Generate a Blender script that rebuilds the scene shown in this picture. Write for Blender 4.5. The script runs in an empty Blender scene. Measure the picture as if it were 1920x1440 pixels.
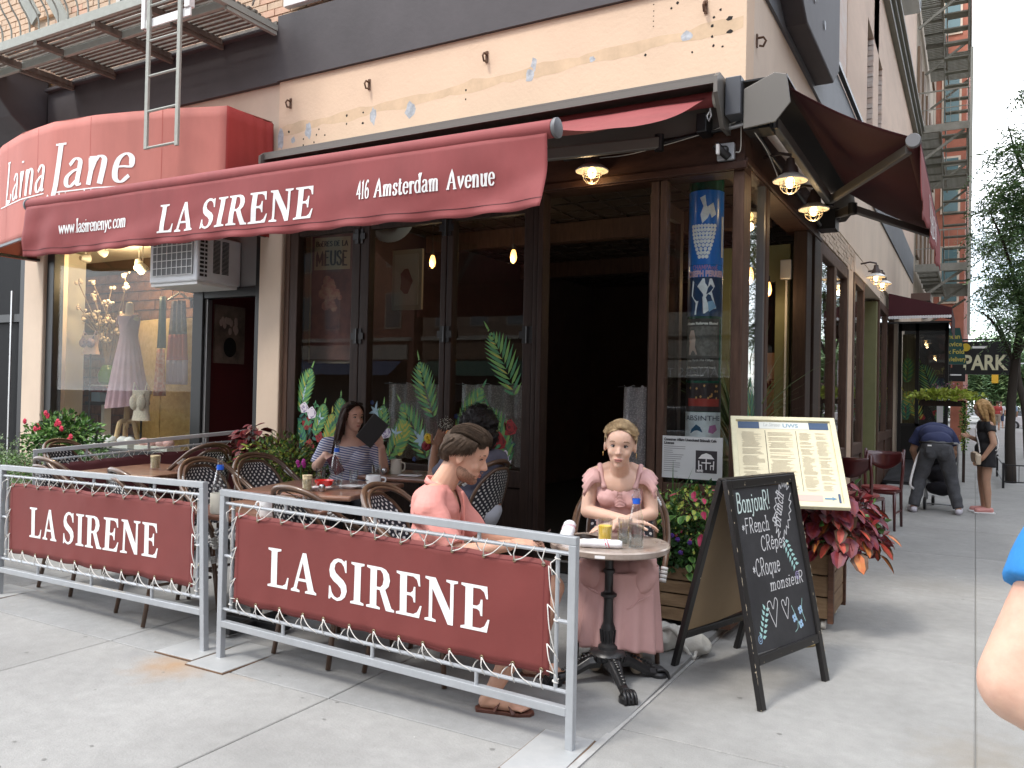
import bpy,bmesh,math,random
from mathutils import Vector,Matrix,Euler,noise
R_=math.radians
PI=math.pi
random.seed(7)
SC=bpy.context.scene
COL=SC.collection
# camera
cam_d=bpy.data.cameras.new('camera')
cam=bpy.data.objects.new('camera',cam_d)
COL.objects.link(cam)
SC.camera=cam
cam_d.sensor_width=36
cam_d.lens=1534/1920*36
cam_d.clip_start=.05
cam_d.clip_end=800
cam.matrix_world=Matrix(((.87018693,-.01164275,.49258416,0),(.4922852,-.02152929,-.87016767,0),(.02073613,.99970042,-.01300295,1.5),(0,0,0,1)))
# world
SUN_EL,SUN_AZ=R_(56),R_(205)
wd=bpy.data.worlds.new('World')
SC.world=wd
wd.use_nodes=True
nt=wd.node_tree
bg=nt.nodes['Background']
sky=nt.nodes.new('ShaderNodeTexSky')
sky.sky_type='NISHITA'
sky.sun_disc=False
sky.sun_elevation=SUN_EL
sky.sun_rotation=SUN_AZ
tc=nt.nodes.new('ShaderNodeTexCoord')
mp=nt.nodes.new('ShaderNodeMapping')
mp.inputs['Scale'].default_value=(1.,1.,2.2)
nt.links.new(tc.outputs['Generated'],mp.inputs['Vector'])
nz=nt.nodes.new('ShaderNodeTexNoise')
nz.inputs['Scale'].default_value=2.3
nz.inputs['Detail'].default_value=7
nz.inputs['Roughness'].default_value=.62
nt.links.new(mp.outputs['Vector'],nz.inputs['Vector'])
rp=nt.nodes.new('ShaderNodeValToRGB')
rp.color_ramp.elements[0].position=.36
rp.color_ramp.elements[1].position=.56
nt.links.new(nz.outputs['Fac'],rp.inputs['Fac'])
mx=nt.nodes.new('ShaderNodeMixRGB')
mx.inputs['Color2'].default_value=(11.,11.4,12.,1)
nt.links.new(rp.outputs['Color'],mx.inputs['Fac'])
nt.links.new(sky.outputs['Color'],mx.inputs['Color1'])
nt.links.new(mx.outputs['Color'],bg.inputs['Color'])
bg.inputs['Strength'].default_value=.15
# sun
sun_d=bpy.data.lights.new('sun','SUN')
sun_d.energy=1.2
sun_d.angle=R_(11)
sun_d.color=(1.,.95,.88)
sun=bpy.data.objects.new('sun',sun_d)
COL.objects.link(sun)
_d=Vector((math.sin(SUN_AZ)*math.cos(SUN_EL),math.cos(SUN_AZ)*math.cos(SUN_EL),math.sin(SUN_EL)))
sun.rotation_euler=_d.to_track_quat('Z','Y').to_euler()
sun.location=_d*30
SC.view_settings.view_transform='Standard'
SC.view_settings.look='None'
SC.view_settings.gamma=1
SC.view_settings.use_curve_mapping=False
SC.view_settings.exposure=1.1
SC.cycles.max_bounces=8
SC.cycles.transparent_max_bounces=16
# materials
MATS={}
def mat(name,rgb,rough=.6,metal=0.,var=0.,vscale=6.,bump=0.,bscale=40.,spec=.5,stretch=(1,1,1),coat=0.,sss=0.,emit=None,estr=1.,rgb2=None,detail=4):
 if name in MATS:
  return MATS[name]
 m=bpy.data.materials.new(name)
 m.use_nodes=True
 t=m.node_tree
 b=t.nodes['Principled BSDF']
 b.inputs['Base Color'].default_value=(*rgb,1)
 b.inputs['Roughness'].default_value=rough
 b.inputs['Metallic'].default_value=metal
 b.inputs['Specular IOR Level'].default_value=spec
 b.inputs['Coat Weight'].default_value=coat
 if sss:
  b.inputs['Subsurface Weight'].default_value=sss
  b.inputs['Subsurface Radius'].default_value=(.02,.008,.004)
  b.inputs['Subsurface Scale'].default_value=.4
 if emit:
  b.inputs['Emission Color'].default_value=(*emit,1)
  b.inputs['Emission Strength'].default_value=estr
 if var or bump:
  tcn=t.nodes.new('ShaderNodeTexCoord')
  mpn=t.nodes.new('ShaderNodeMapping')
  mpn.inputs['Scale'].default_value=stretch
  t.links.new(tcn.outputs['Object'],mpn.inputs['Vector'])
 if var:
  n=t.nodes.new('ShaderNodeTexNoise')
  n.inputs['Scale'].default_value=vscale
  n.inputs['Detail'].default_value=detail
  n.inputs['Roughness'].default_value=.65
  t.links.new(mpn.outputs['Vector'],n.inputs['Vector'])
  r=t.nodes.new('ShaderNodeValToRGB')
  r.color_ramp.elements[0].position=.3
  r.color_ramp.elements[1].position=.7
  c2=rgb2 if rgb2 else[min(1,c*(1+var))for c in rgb]
  c1=rgb if rgb2 else[c*(1-var)for c in rgb]
  r.color_ramp.elements[0].color=(*c1,1)
  r.color_ramp.elements[1].color=(*c2,1)
  t.links.new(n.outputs['Fac'],r.inputs['Fac'])
  t.links.new(r.outputs['Color'],b.inputs['Base Color'])
 if bump:
  n2=t.nodes.new('ShaderNodeTexNoise')
  n2.inputs['Scale'].default_value=bscale
  n2.inputs['Detail'].default_value=5
  t.links.new(mpn.outputs['Vector'],n2.inputs['Vector'])
  bp=t.nodes.new('ShaderNodeBump')
  bp.inputs['Strength'].default_value=bump
  bp.inputs['Distance'].default_value=.01
  t.links.new(n2.outputs['Fac'],bp.inputs['Height'])
  t.links.new(bp.outputs['Normal'],b.inputs['Normal'])
 MATS[name]=m
 return m
def glassmat(name,tint=(.96,.98,.97),rough=0.,ior=1.5,refl=1.,pwr=4.,k=.75):
 """thin pane: see-through with Fresnel reflection"""
 if name in MATS:
  return MATS[name]
 m=bpy.data.materials.new(name)
 m.use_nodes=True
 t=m.node_tree
 t.nodes.remove(t.nodes['Principled BSDF'])
 tr=t.nodes.new('ShaderNodeBsdfTransparent')
 tr.inputs['Color'].default_value=(*tint,1)
 g=t.nodes.new('ShaderNodeBsdfGlossy')
 g.inputs['Roughness'].default_value=rough
 g.inputs['Color'].default_value=(refl,refl,refl,1)
 lw=t.nodes.new('ShaderNodeLayerWeight');lw.inputs['Blend'].default_value=.5
 pw=t.nodes.new('ShaderNodeMath');pw.operation='POWER';pw.inputs[1].default_value=pwr
 t.links.new(lw.outputs['Facing'],pw.inputs[0])
 ma=t.nodes.new('ShaderNodeMath');ma.operation='MULTIPLY_ADD';f0=((ior-1)/(ior+1))**2
 ma.inputs[1].default_value=k;ma.inputs[2].default_value=f0
 t.links.new(pw.outputs['Value'],ma.inputs[0])
 mxs=t.nodes.new('ShaderNodeMixShader')
 t.links.new(ma.outputs['Value'],mxs.inputs['Fac'])
 t.links.new(tr.outputs['BSDF'],mxs.inputs[1])
 t.links.new(g.outputs['BSDF'],mxs.inputs[2])
 t.links.new(mxs.outputs['Shader'],t.nodes['Material Output'].inputs['Surface'])
 MATS[name]=m
 return m
 # objects
KIDS={}
def _link(o,parent):
 COL.objects.link(o)
 if parent is not None:
  o.parent=parent
  m=Matrix.Identity(4)
  p=parent
  while p is not None:
   m=p.matrix_basis@m if p.parent is None else p.matrix_parent_inverse@p.matrix_basis@m
   p=p.parent
  o.matrix_parent_inverse=m.inverted()
  KIDS.setdefault(parent.name,[]).append(o)
 return o
def props(o,label=None,cat=None,group=None,kind=None):
 if label:o['label']=label
 if cat:o['category']=cat
 if group:o['group']=group
 if kind:o['kind']=kind
 return o
def thing(name,label,cat,loc=(0,0,0),rz=0.,group=None):
 o=bpy.data.objects.new(name,None)
 o.empty_display_size=.1
 COL.objects.link(o)
 o.location=loc
 o.rotation_euler=(0,0,rz)
 return props(o,label,cat,group)
def copy_tree(o,parent=None):
 c=o.copy()
 COL.objects.link(c)
 if parent is not None:
  c.parent=parent
  KIDS.setdefault(parent.name,[]).append(c)
 for k in KIDS.get(o.name,[]):
  copy_tree(k,c)
 return c
def place(proto,first,loc,rz,label,group=None,scale=None):
 o=proto if first else copy_tree(proto)
 o.location=loc
 o.rotation_euler=(0,0,rz)
 if scale:o.scale=scale
 o['label']=label
 if group:o['group']=group
 return o
def rotz(a):return Matrix.Rotation(a,3,'Z')
class MB:
 def __init__(s):
  s.v=[];s.f=[];s.m=[];s.cur=0
 def add(s,vs,fs):
  n=len(s.v)
  s.v+=[tuple(v)for v in vs]
  s.f+=[tuple(i+n for i in f)for f in fs]
  s.m+=[s.cur]*len(fs)
  return s
 def box(s,x0,x1,y0,y1,z0,z1):
  return s.add([(x0,y0,z0),(x1,y0,z0),(x1,y1,z0),(x0,y1,z0),(x0,y0,z1),(x1,y0,z1),(x1,y1,z1),(x0,y1,z1)],[(0,3,2,1),(4,5,6,7),(0,1,5,4),(1,2,6,5),(2,3,7,6),(3,0,4,7)])
 def obox(s,c,size,rot=None):
  c=Vector(c);hx,hy,hz=size[0]/2,size[1]/2,size[2]/2
  rot=rot if rot is not None else Matrix.Identity(3)
  vs=[c+rot@Vector((a*hx,b*hy,d*hz))for d in(-1,1)for a,b in((-1,-1),(1,-1),(1,1),(-1,1))]
  return s.add(vs,[(0,3,2,1),(4,5,6,7),(0,1,5,4),(1,2,6,5),(2,3,7,6),(3,0,4,7)])
 def bar(s,p,q,w,h=None,up=(0,0,1)):
  p,q=Vector(p),Vector(q);h=h or w
  d=(q-p).normalized();u=Vector(up)
  if abs(d.dot(u))>.98:u=Vector((0,1,0))if abs(d.y)<.9 else Vector((1,0,0))
  a=d.cross(u).normalized()*(w/2);b=a.cross(d).normalized()*(h/2)
  vs=[p-a-b,p+a-b,p+a+b,p-a+b,q-a-b,q+a-b,q+a+b,q-a+b]
  return s.add(vs,[(0,1,2,3),(7,6,5,4),(0,4,5,1),(1,5,6,2),(2,6,7,3),(3,7,4,0)])
 def tube(s,pts,r,n=8,closed=False):
  pts=[Vector(p)for p in pts]
  N=len(pts)
  rr=r if isinstance(r,(list,tuple))else[r]*N
  prev=None;rings=[]
  for i,p in enumerate(pts):
   a=pts[i-1]if(i>0 or closed)else p
   b=pts[(i+1)%N]if(i<N-1 or closed)else p
   d=(b-a).normalized()
   if prev is None:
    u=Vector((0,0,1))if abs(d.z)<.9 else Vector((1,0,0))
    prev=d.cross(u).normalized()
   else:
    prev=(prev-d*prev.dot(d))
    prev=prev.normalized()if prev.length>1e-6 else d.orthogonal().normalized()
   w=d.cross(prev)
   rings.append([p+(prev*math.cos(2*PI*k/n)+w*math.sin(2*PI*k/n))*rr[i]for k in range(n)])
  vs=[v for rg in rings for v in rg]
  fs=[]
  for i in range(N if closed else N-1):
   j=(i+1)%N
   for k in range(n):
    l=(k+1)%n
    fs.append((i*n+k,i*n+l,j*n+l,j*n+k))
  if not closed:
   fs.append(tuple(reversed(range(n))));fs.append(tuple((N-1)*n+k for k in range(n)))
  return s.add(vs,fs)
 def lathe(s,prof,n=24,c=(0,0,0),rot=None,cap=True):
  c=Vector(c);rot=rot if rot is not None else Matrix.Identity(3)
  vs=[]
  for r,z in prof:
   for k in range(n):
    a=2*PI*k/n
    vs.append(c+rot@Vector((r*math.cos(a),r*math.sin(a),z)))
  fs=[]
  for i in range(len(prof)-1):
   for k in range(n):
    l=(k+1)%n
    fs.append((i*n+k,i*n+l,(i+1)*n+l,(i+1)*n+k))
  if cap:
   fs.append(tuple(reversed(range(n))));fs.append(tuple((len(prof)-1)*n+k for k in range(n)))
  return s.add(vs,fs)
 def loft(s,rings,closed=True,caps=False):
  n=len(rings[0]);vs=[v for r in rings for v in r];fs=[]
  for i in range(len(rings)-1):
   for k in range(n if closed else n-1):
    l=(k+1)%n
    fs.append((i*n+k,i*n+l,(i+1)*n+l,(i+1)*n+k))
  if caps:
   fs.append(tuple(reversed(range(n))));fs.append(tuple((len(rings)-1)*n+k for k in range(n)))
  return s.add(vs,fs)
 def ell(s,c,r,rot=None,nu=12,nv=8):
  c=Vector(c);rot=rot if rot is not None else Matrix.Identity(3)
  if not isinstance(r,(tuple,list)):r=(r,r,r)
  vs=[c+rot@Vector((0,0,-r[2]))]
  for j in range(1,nv):
   b=-PI/2+PI*j/nv
   for k in range(nu):
    a=2*PI*k/nu
    vs.append(c+rot@Vector((r[0]*math.cos(b)*math.cos(a),r[1]*math.cos(b)*math.sin(a),r[2]*math.sin(b))))
  vs.append(c+rot@Vector((0,0,r[2])))
  fs=[]
  for k in range(nu):
   fs.append((0,1+(k+1)%nu,1+k))
  for j in range(nv-2):
   for k in range(nu):
    l=(k+1)%nu
    fs.append((1+j*nu+k,1+j*nu+l,1+(j+1)*nu+l,1+(j+1)*nu+k))
  o=1+(nv-2)*nu;last=len(vs)-1
  for k in range(nu):
   fs.append((o+k,o+(k+1)%nu,last))
  return s.add(vs,fs)
 def prism(s,pts,a,b,axis='y'):
  """extrude a 2D outline (first, second coords) along axis between a and b"""
  def mk(p,t):
   return{'y':(p[0],t,p[1]),'x':(t,p[0],p[1]),'z':(p[0],p[1],t)}[axis]
  n=len(pts)
  vs=[mk(p,a)for p in pts]+[mk(p,b)for p in pts]
  fs=[tuple(range(n)),tuple(reversed(range(n,2*n)))]
  for k in range(n):
   l=(k+1)%n
   fs.append((k,k+n,l+n,l))
  return s.add(vs,fs)
 def grid(s,fn,nu,nv,thick=None):
  """sheet from fn(u,v)->Vector"""
  vs=[fn(i/nu,j/nv)for j in range(nv+1)for i in range(nu+1)]
  fs=[(j*(nu+1)+i,j*(nu+1)+i+1,(j+1)*(nu+1)+i+1,(j+1)*(nu+1)+i)for j in range(nv)for i in range(nu)]
  return s.add(vs,fs)
 def build(s,name,mats,parent=None,smooth=False,bevel=None,solid=None,fix=True,label=None,kind=None,cat=None,group=None):
  me=bpy.data.meshes.new(name)
  me.from_pydata([tuple(v)for v in s.v],[],s.f)
  if not isinstance(mats,(list,tuple)):mats=[mats]
  for m in mats:me.materials.append(m)
  if len(mats)>1:me.polygons.foreach_set('material_index',s.m)
  if smooth:me.polygons.foreach_set('use_smooth',[True]*len(me.polygons))
  if fix:
   bm=bmesh.new();bm.from_mesh(me)
   bmesh.ops.recalc_face_normals(bm,faces=bm.faces)
   bm.to_mesh(me);bm.free()
  o=bpy.data.objects.new(name,me)
  _link(o,parent)
  if smooth=='auto':
   me.set_sharp_from_angle(angle=R_(40))
  if solid:
   md=o.modifiers.new('solid','SOLIDIFY');md.thickness=solid;md.offset=0
  if bevel:
   md=o.modifiers.new('bevel','BEVEL');md.width=bevel;md.segments=2;md.limit_method='ANGLE'
  return props(o,label,cat,group,kind)
def inst(name,me,parent,M):
 """an alike piece sharing mesh data; M is its world (or prototype-space) matrix"""
 o=bpy.data.objects.new(name,me)
 _link(o,parent)
 o.matrix_basis=M
 return o
def catmull(pts,n=6,closed=False):
 P=[Vector(p)for p in pts];out=[]
 N=len(P)
 rng=range(N if closed else N-1)
 for i in rng:
  p0=P[i-1]if(i>0 or closed)else P[0]*2-P[1]
  p1=P[i];p2=P[(i+1)%N]
  p3=P[(i+2)%N]if(i+2<N or closed)else P[-1]*2-P[-2]
  for k in range(n):
   t=k/n
   out.append(.5*((2*p1)+(p2-p0)*t+(2*p0-5*p1+4*p2-p3)*t*t+(3*p1-p0-3*p2+p3)*t**3))
 if not closed:out.append(P[-1].copy())
 return out
 # organic bodies: closed primitives fused into one surface
def cap(p,r,q,r2,flat=False):return('c',Vector(p),r,Vector(q),r2,flat)
def elp(c,r,rot=None):return('e',Vector(c),r,rot)
def fuse(prims,voxel=.006,smooth=3,warp=None):
 mb=MB()
 for p in prims:
  if p[0]=='c':
   _,a,r1,b,r2,flat=p
   d=(b-a)
   L=d.length
   if L<1e-6:continue
   q=d.to_track_quat('Z','Y').to_matrix()
   mb.lathe([(r1,0),(r1+(r2-r1)*.5,L/2),(r2,L)],16,a,q)
   mb.ell(a,r1,None,14,10)
   if not flat:mb.ell(b,r2,None,14,10)
  else:
   mb.ell(p[1],p[2],p[3],20,14)
 me=bpy.data.meshes.new('tmp')
 me.from_pydata([tuple(v)for v in mb.v],[],mb.f)
 bm=bmesh.new();bm.from_mesh(me);bmesh.ops.recalc_face_normals(bm,faces=bm.faces);bm.to_mesh(me);bm.free()
 o=bpy.data.objects.new('tmp',me);COL.objects.link(o)
 md=o.modifiers.new('r','REMESH');md.mode='VOXEL';md.voxel_size=voxel
 sm=o.modifiers.new('s','SMOOTH');sm.iterations=smooth;sm.factor=.6
 dg=bpy.context.evaluated_depsgraph_get()
 dg.update()
 out=bpy.data.meshes.new_from_object(o.evaluated_get(dg))
 bpy.data.objects.remove(o);bpy.data.meshes.remove(me)
 if warp:
  for v in out.vertices:v.co=warp(v.co)
 out.polygons.foreach_set('use_smooth',[True]*len(out.polygons))
 return out
def addmesh(name,me,m,parent,label=None,kind=None):
 me.materials.clear()
 for x in(m if isinstance(m,(list,tuple))else[m]):me.materials.append(x)
 me.name=name
 o=bpy.data.objects.new(name,me)
 _link(o,parent)
 return props(o,label,None,None,kind)
def fold(amp,sc,seed=0,strz=1.):
 off=Vector((seed*3.1,seed*1.7,seed))
 def w(co):
  n=noise.noise_vector(Vector((co.x*sc,co.y*sc,co.z*sc*strz))+off)
  return co+n*amp
 return w
 # lettering
CAPS={'I':(.48,[[(0,0),(.46,0),(.46,.05),(.34,.08),(.34,.92),(.46,.95),(.46,1),(0,1),(0,.95),(.12,.92),(.12,.08),(0,.05)]]),'L':(.8,[[(0,0),(.72,0),(.78,.3),(.73,.3),(.66,.13),(.55,.07),(.34,.07),(.34,.92),(.48,.95),(.48,1),(0,1),(0,.95),(.12,.92),(.12,.08),(0,.05)]]),'E':(.84,[[(0,0),(.74,0),(.81,.29),(.76,.29),(.67,.13),(.56,.07),(.34,.07),(.34,.48),(.46,.48),(.53,.44),(.56,.34),(.61,.34),(.61,.7),(.56,.7),(.53,.6),(.46,.55),(.34,.55),(.34,.93),(.54,.93),(.65,.87),(.71,.73),(.76,.73),(.73,1),(0,1),(0,.95),(.12,.92),(.12,.08),(0,.05)]]),'N':(1.,[[(0,0),(.34,0),(.34,.05),(.22,.08),(.22,.74),(.7,0),(.85,0),(.85,.92),(.97,.95),(.97,1),(.63,1),(.63,.95),(.75,.92),(.75,.32),(.31,1),(0,1),(0,.95),(.12,.92),(.12,.08),(0,.05)]]),'A':(.94,[[(0,0),(.32,0),(.32,.05),(.21,.08),(.27,.28),(.56,.28),(.62,.08),(.52,.05),(.52,0),(.93,0),(.93,.05),(.84,.09),(.53,1),(.4,1),(.1,.1),(0,.05)],[(.29,.35),(.54,.35),(.42,.76)]]),'R':(.92,[[(0,0),(.46,0),(.46,.05),(.34,.08),(.34,.46),(.44,.46),(.66,0),(.93,0),(.93,.05),(.84,.08),(.63,.49),(.74,.58),(.78,.72),(.74,.87),(.64,.96),(.5,1),(0,1),(0,.95),(.12,.92),(.12,.08),(0,.05)],[(.34,.53),(.34,.93),(.46,.93),(.54,.86),(.57,.73),(.54,.6),(.46,.53)]]),'S':(.72,[[(.03,.32),(.02,0),(.07,0),(.11,.05),(.2,.01),(.33,-.02),(.48,.02),(.6,.11),(.66,.25),(.63,.4),(.52,.51),(.38,.58),(.25,.66),(.2,.75),(.23,.87),(.33,.94),(.44,.92),(.53,.84),(.58,.7),(.63,.7),(.62,1),(.57,1),(.54,.96),(.44,1.01),(.31,1.02),(.17,.97),(.06,.86),(.02,.7),(.06,.55),(.18,.45),(.33,.38),(.44,.3),(.47,.2),(.43,.1),(.33,.05),(.22,.08),(.13,.17),(.08,.32)]]),}
PEN={'a':(.55,"c .08,.50 .22,.62 .38,.56 .41,.40 .41,.12 .46,.02 .54,.03|c .41,.38 .22,.34 .06,.22 .08,.06 .22,.0 .41,.14"),'b':(.55,"l .02,1 .12,1 .12,.0|c .12,.45 .28,.62 .46,.5 .48,.25 .38,.03 .22,.0 .12,.12"),'c':(.48,"c .42,.48 .34,.60 .18,.58 .06,.40 .06,.2 .16,.03 .32,.0 .44,.12"),'d':(.58,"l .38,1 .45,1 .45,.0 .54,.0|c .45,.42 .34,.60 .18,.6 .06,.40 .06,.2 .16,.02 .32,.02 .45,.16"),'e':(.5,"c .07,.34 .26,.34 .44,.34 .42,.52 .26,.62 .10,.52 .06,.3 .12,.08 .28,.0 .44,.12"),'f':(.34,"c .36,.94 .26,1 .14,.9 .13,.7 .13,.3 .13,.0|l .0,.60 .28,.60|l .04,.0 .24,.0"),'g':(.52,"c .38,.54 .24,.62 .10,.54 .08,.38 .20,.26 .34,.30 .40,.44 .36,.56 .48,.62|c .16,.26 .08,.16 .18,.08 .36,.06 .44,-.06 .34,-.22 .16,-.24 .04,-.14 .14,.0"),'h':(.58,"l .02,1 .12,1 .12,.0|c .12,.42 .26,.6 .40,.56 .44,.42 .44,.0|l .03,.0 .21,.0|l .35,.0 .53,.0"),'i':(.27,"l .03,.6 .13,.6 .13,.0|l .04,.0 .22,.0|l .08,.84 .18,.84"),'j':(.27,"l .03,.6 .15,.6 .15,-.1|c .15,-.1 .10,-.24 .0,-.22|l .13,.82 .17,.82"),'k':(.55,"l .12,1 .12,.0|l .44,.6 .14,.28|l .22,.34 .5,.0"),'l':(.27,"l .03,1 .13,1 .13,.0|l .04,.0 .22,.0"),'m':(.86,"l .02,.6 .12,.6 .12,.0|c .12,.42 .24,.6 .37,.57 .41,.42 .41,.0|c .41,.42 .53,.6 .66,.57 .70,.42 .70,.0|l .03,.0 .21,.0|l .33,.0 .49,.0|l .62,.0 .79,.0"),'n':(.58,"l .02,.6 .12,.6 .12,.0|c .12,.42 .26,.6 .40,.56 .44,.42 .44,.0|l .03,.0 .21,.0|l .35,.0 .53,.0"),'o':(.54,"c .06,.3 .12,.54 .27,.61 .42,.54 .48,.3 .42,.07 .27,.0 .12,.07 .06,.3"),'p':(.56,"l .02,.6 .12,.6 .12,-.26|c .12,.45 .28,.62 .46,.5 .48,.25 .38,.03 .22,.0 .12,.12"),'q':(.56,"l .45,.6 .45,-.26|c .45,.42 .34,.60 .18,.6 .06,.40 .06,.2 .16,.02 .32,.02 .45,.16"),'r':(.42,"l .02,.6 .12,.6 .12,.0|c .12,.38 .22,.56 .36,.58 .40,.50|l .03,.0 .22,.0"),'s':(.42,"c .36,.46 .30,.60 .16,.61 .08,.48 .14,.36 .30,.26 .36,.14 .26,.0 .12,.01 .05,.16"),'t':(.36,"l .14,.82 .14,.12|c .14,.12 .18,.0 .28,.01 .33,.08|l .02,.6 .30,.6"),'u':(.58,"l .02,.6 .11,.6|c .11,.6 .11,.14 .20,.01 .34,.06 .44,.22|l .36,.6 .45,.6 .45,.0 .54,.0"),'v':(.52,"l .04,.6 .25,.0 .46,.6|l .0,.6 .13,.6|l .37,.6 .5,.6"),'w':(.78,"l .03,.6 .20,.0 .38,.6 .55,.0 .73,.6|l .0,.6 .12,.6|l .65,.6 .78,.6"),'x':(.5,"l .04,.6 .44,.0|l .42,.6 .06,.0"),'y':(.52,"l .04,.6 .26,.04|c .46,.6 .26,.04 .16,-.2 .04,-.22|l .0,.6 .13,.6|l .37,.6 .5,.6"),'.':(.22,"l .08,.03 .12,.03"),' ':(.34,""),'*':(.4,"l .2,.62 .2,.28|l .05,.54 .35,.36|l .35,.54 .05,.36"),'1':(.38,"l .06,.86 .17,.98 .17,.0|l .05,.0 .29,.0"),'4':(.58,"l .40,.0 .40,1 .04,.28 .54,.28"),'6':(.56,"c .44,.9 .30,.99 .12,.75 .06,.35 .14,.05 .30,.0 .46,.12 .46,.4 .30,.56 .12,.42"),'2':(.5,"c .06,.74 .14,.96 .32,.98 .42,.8 .36,.55 .06,.04|l .06,.02 .46,.02"),'!':(.3,"l .14,1 .12,.28|l .11,.03 .13,.03"),'A':(.8,"l .08,.0 .38,1 .68,.0|l .19,.34 .57,.34|l .0,.0 .20,.0|l .56,.0 .80,.0"),'B':(.62,"l .1,.0 .1,1|c .1,1 .4,.98 .5,.8 .42,.6 .12,.54|c .12,.54 .46,.5 .56,.28 .46,.05 .1,.0"),'C':(.66,"c .58,.8 .44,.98 .22,.92 .07,.66 .07,.35 .2,.08 .42,.0 .6,.16"),'D':(.7,"l .1,.0 .1,1|c .1,1 .42,.97 .6,.7 .6,.32 .42,.03 .1,.0"),'E':(.6,"l .52,1 .1,1 .1,.0 .54,.0|l .1,.54 .42,.54"),'F':(.56,"l .52,1 .1,1 .1,.0|l .1,.54 .42,.54"),'J':(.4,"l .08,1 .38,1|l .23,1 .21,.05|c .21,.05 .16,-.2 .02,-.24 -.08,-.17"),'L':(.58,"l .12,1 .12,.0 .52,.0 .55,.16|l .02,1 .24,1"),'M':(.9,"l .1,.0 .1,1 .42,.2 .76,1 .76,.0"),'P':(.6,"l .1,.0 .1,1|c .1,1 .42,.98 .54,.76 .42,.5 .1,.46"),'R':(.62,"l .1,.0 .1,1|c .1,1 .42,.98 .54,.76 .42,.52 .1,.48|l .26,.48 .56,.0"),'S':(.56,"c .48,.82 .34,1 .12,.92 .1,.68 .3,.52 .48,.34 .42,.06 .2,.0 .04,.18"),'U':(.7,"c .1,1 .1,.3 .2,.04 .4,.0 .56,.14 .58,.5 .58,1"),'W':(1.,"l .04,1 .26,.0 .5,.9 .74,.0 .96,1"),'H':(.74,"l .1,.0 .1,1|l .62,.0 .62,1|l .1,.52 .62,.52"),}
PEN['\u00e9']=(.5,PEN['e'][1]+"|l .22,.74 .36,.9")
PEN['\u00ea']=(.5,PEN['e'][1]+"|l .14,.74 .26,.88 .38,.74")
PEN['\u00c8']=(.6,PEN['E'][1]+"|l .22,1.25 .38,1.1")
def pen_tris(text,size,thin,thick,shear=0.,gap=.06,jitter=0.,condense=1.,serif=True):
 """2D strips: list of (quad list, layer)"""
 out=[];x=0;layer=0
 rnd=random.Random(hash(len(text))+len(text))
 for ch in text:
  adv,sk=PEN.get(ch,PEN['o'])
  jy=rnd.uniform(-jitter,jitter)
  for st in sk.split('|'):
   if not st:continue
   k=st[0];pts=[Vector((float(a.split(',')[0]),float(a.split(',')[1])+jy,0))for a in st[1:].split()]
   if not serif and k=='l' and all(abs(q_.y-jy)<1e-6 for q_ in pts):continue
   if k=='c':pts=catmull(pts,5)
   else:
    q_=[pts[0]]
    for a_,b_ in zip(pts[:-1],pts[1:]):
     m_=max(1,int((b_-a_).length/.22));q_+=[a_.lerp(b_,(i_+1)/m_)for i_ in range(m_)]
    pts=q_
   P=[Vector(((p.x*condense+shear*p.y+x)*size,p.y*size))for p in pts]
   n=len(P);L=[];Rr=[]
   for i in range(n):
    a=P[max(0,i-1)];b=P[min(n-1,i+1)]
    d=(b-a)
    d=d.normalized()if d.length>1e-9 else Vector((1,0))
    nr=Vector((-d.y,d.x))
    w=(thin+(thick-thin)*abs(d.y)**1.6)*size/2
    if 0<i<n-1:
     d1=(P[i]-P[i-1]).normalized();c=max(.5,abs(d1.dot(d)))
     w/=c
    L.append(P[i]+nr*w);Rr.append(P[i]-nr*w)
   e0=(P[0]-P[1]).normalized()*thin*size*.4;e1=(P[-1]-P[-2]).normalized()*thin*size*.4
   L[0]+=e0;Rr[0]+=e0;L[-1]+=e1;Rr[-1]+=e1
   out.append(([(L[i],Rr[i],Rr[i+1],L[i+1])for i in range(n-1)],layer))
   layer=(layer+1)%3
  x+=adv*condense+gap
 return out,x*size
def pen_text(text,size,thin,thick,fn,shear=0.,gap=.06,align='l',mb=None,jitter=0.,condense=1.,lift=.002,width=None,serif=True):
 """fn(x,y,h)->3D point: h is height off the surface"""
 mb=mb or MB()
 strips,W=pen_tris(text,size,thin,thick,shear,gap,jitter,condense,serif)
 ks=(width/W)if width else 1.
 W*=ks
 ox={'l':0,'c':-W/2,'r':-W}[align]
 for quads,lay in strips:
  h=lift+lay*.0004
  for q in quads:
   mb.add([fn(p.x*ks+ox,p.y,h)for p in q],[(0,1,2,3)])
 return mb
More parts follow.
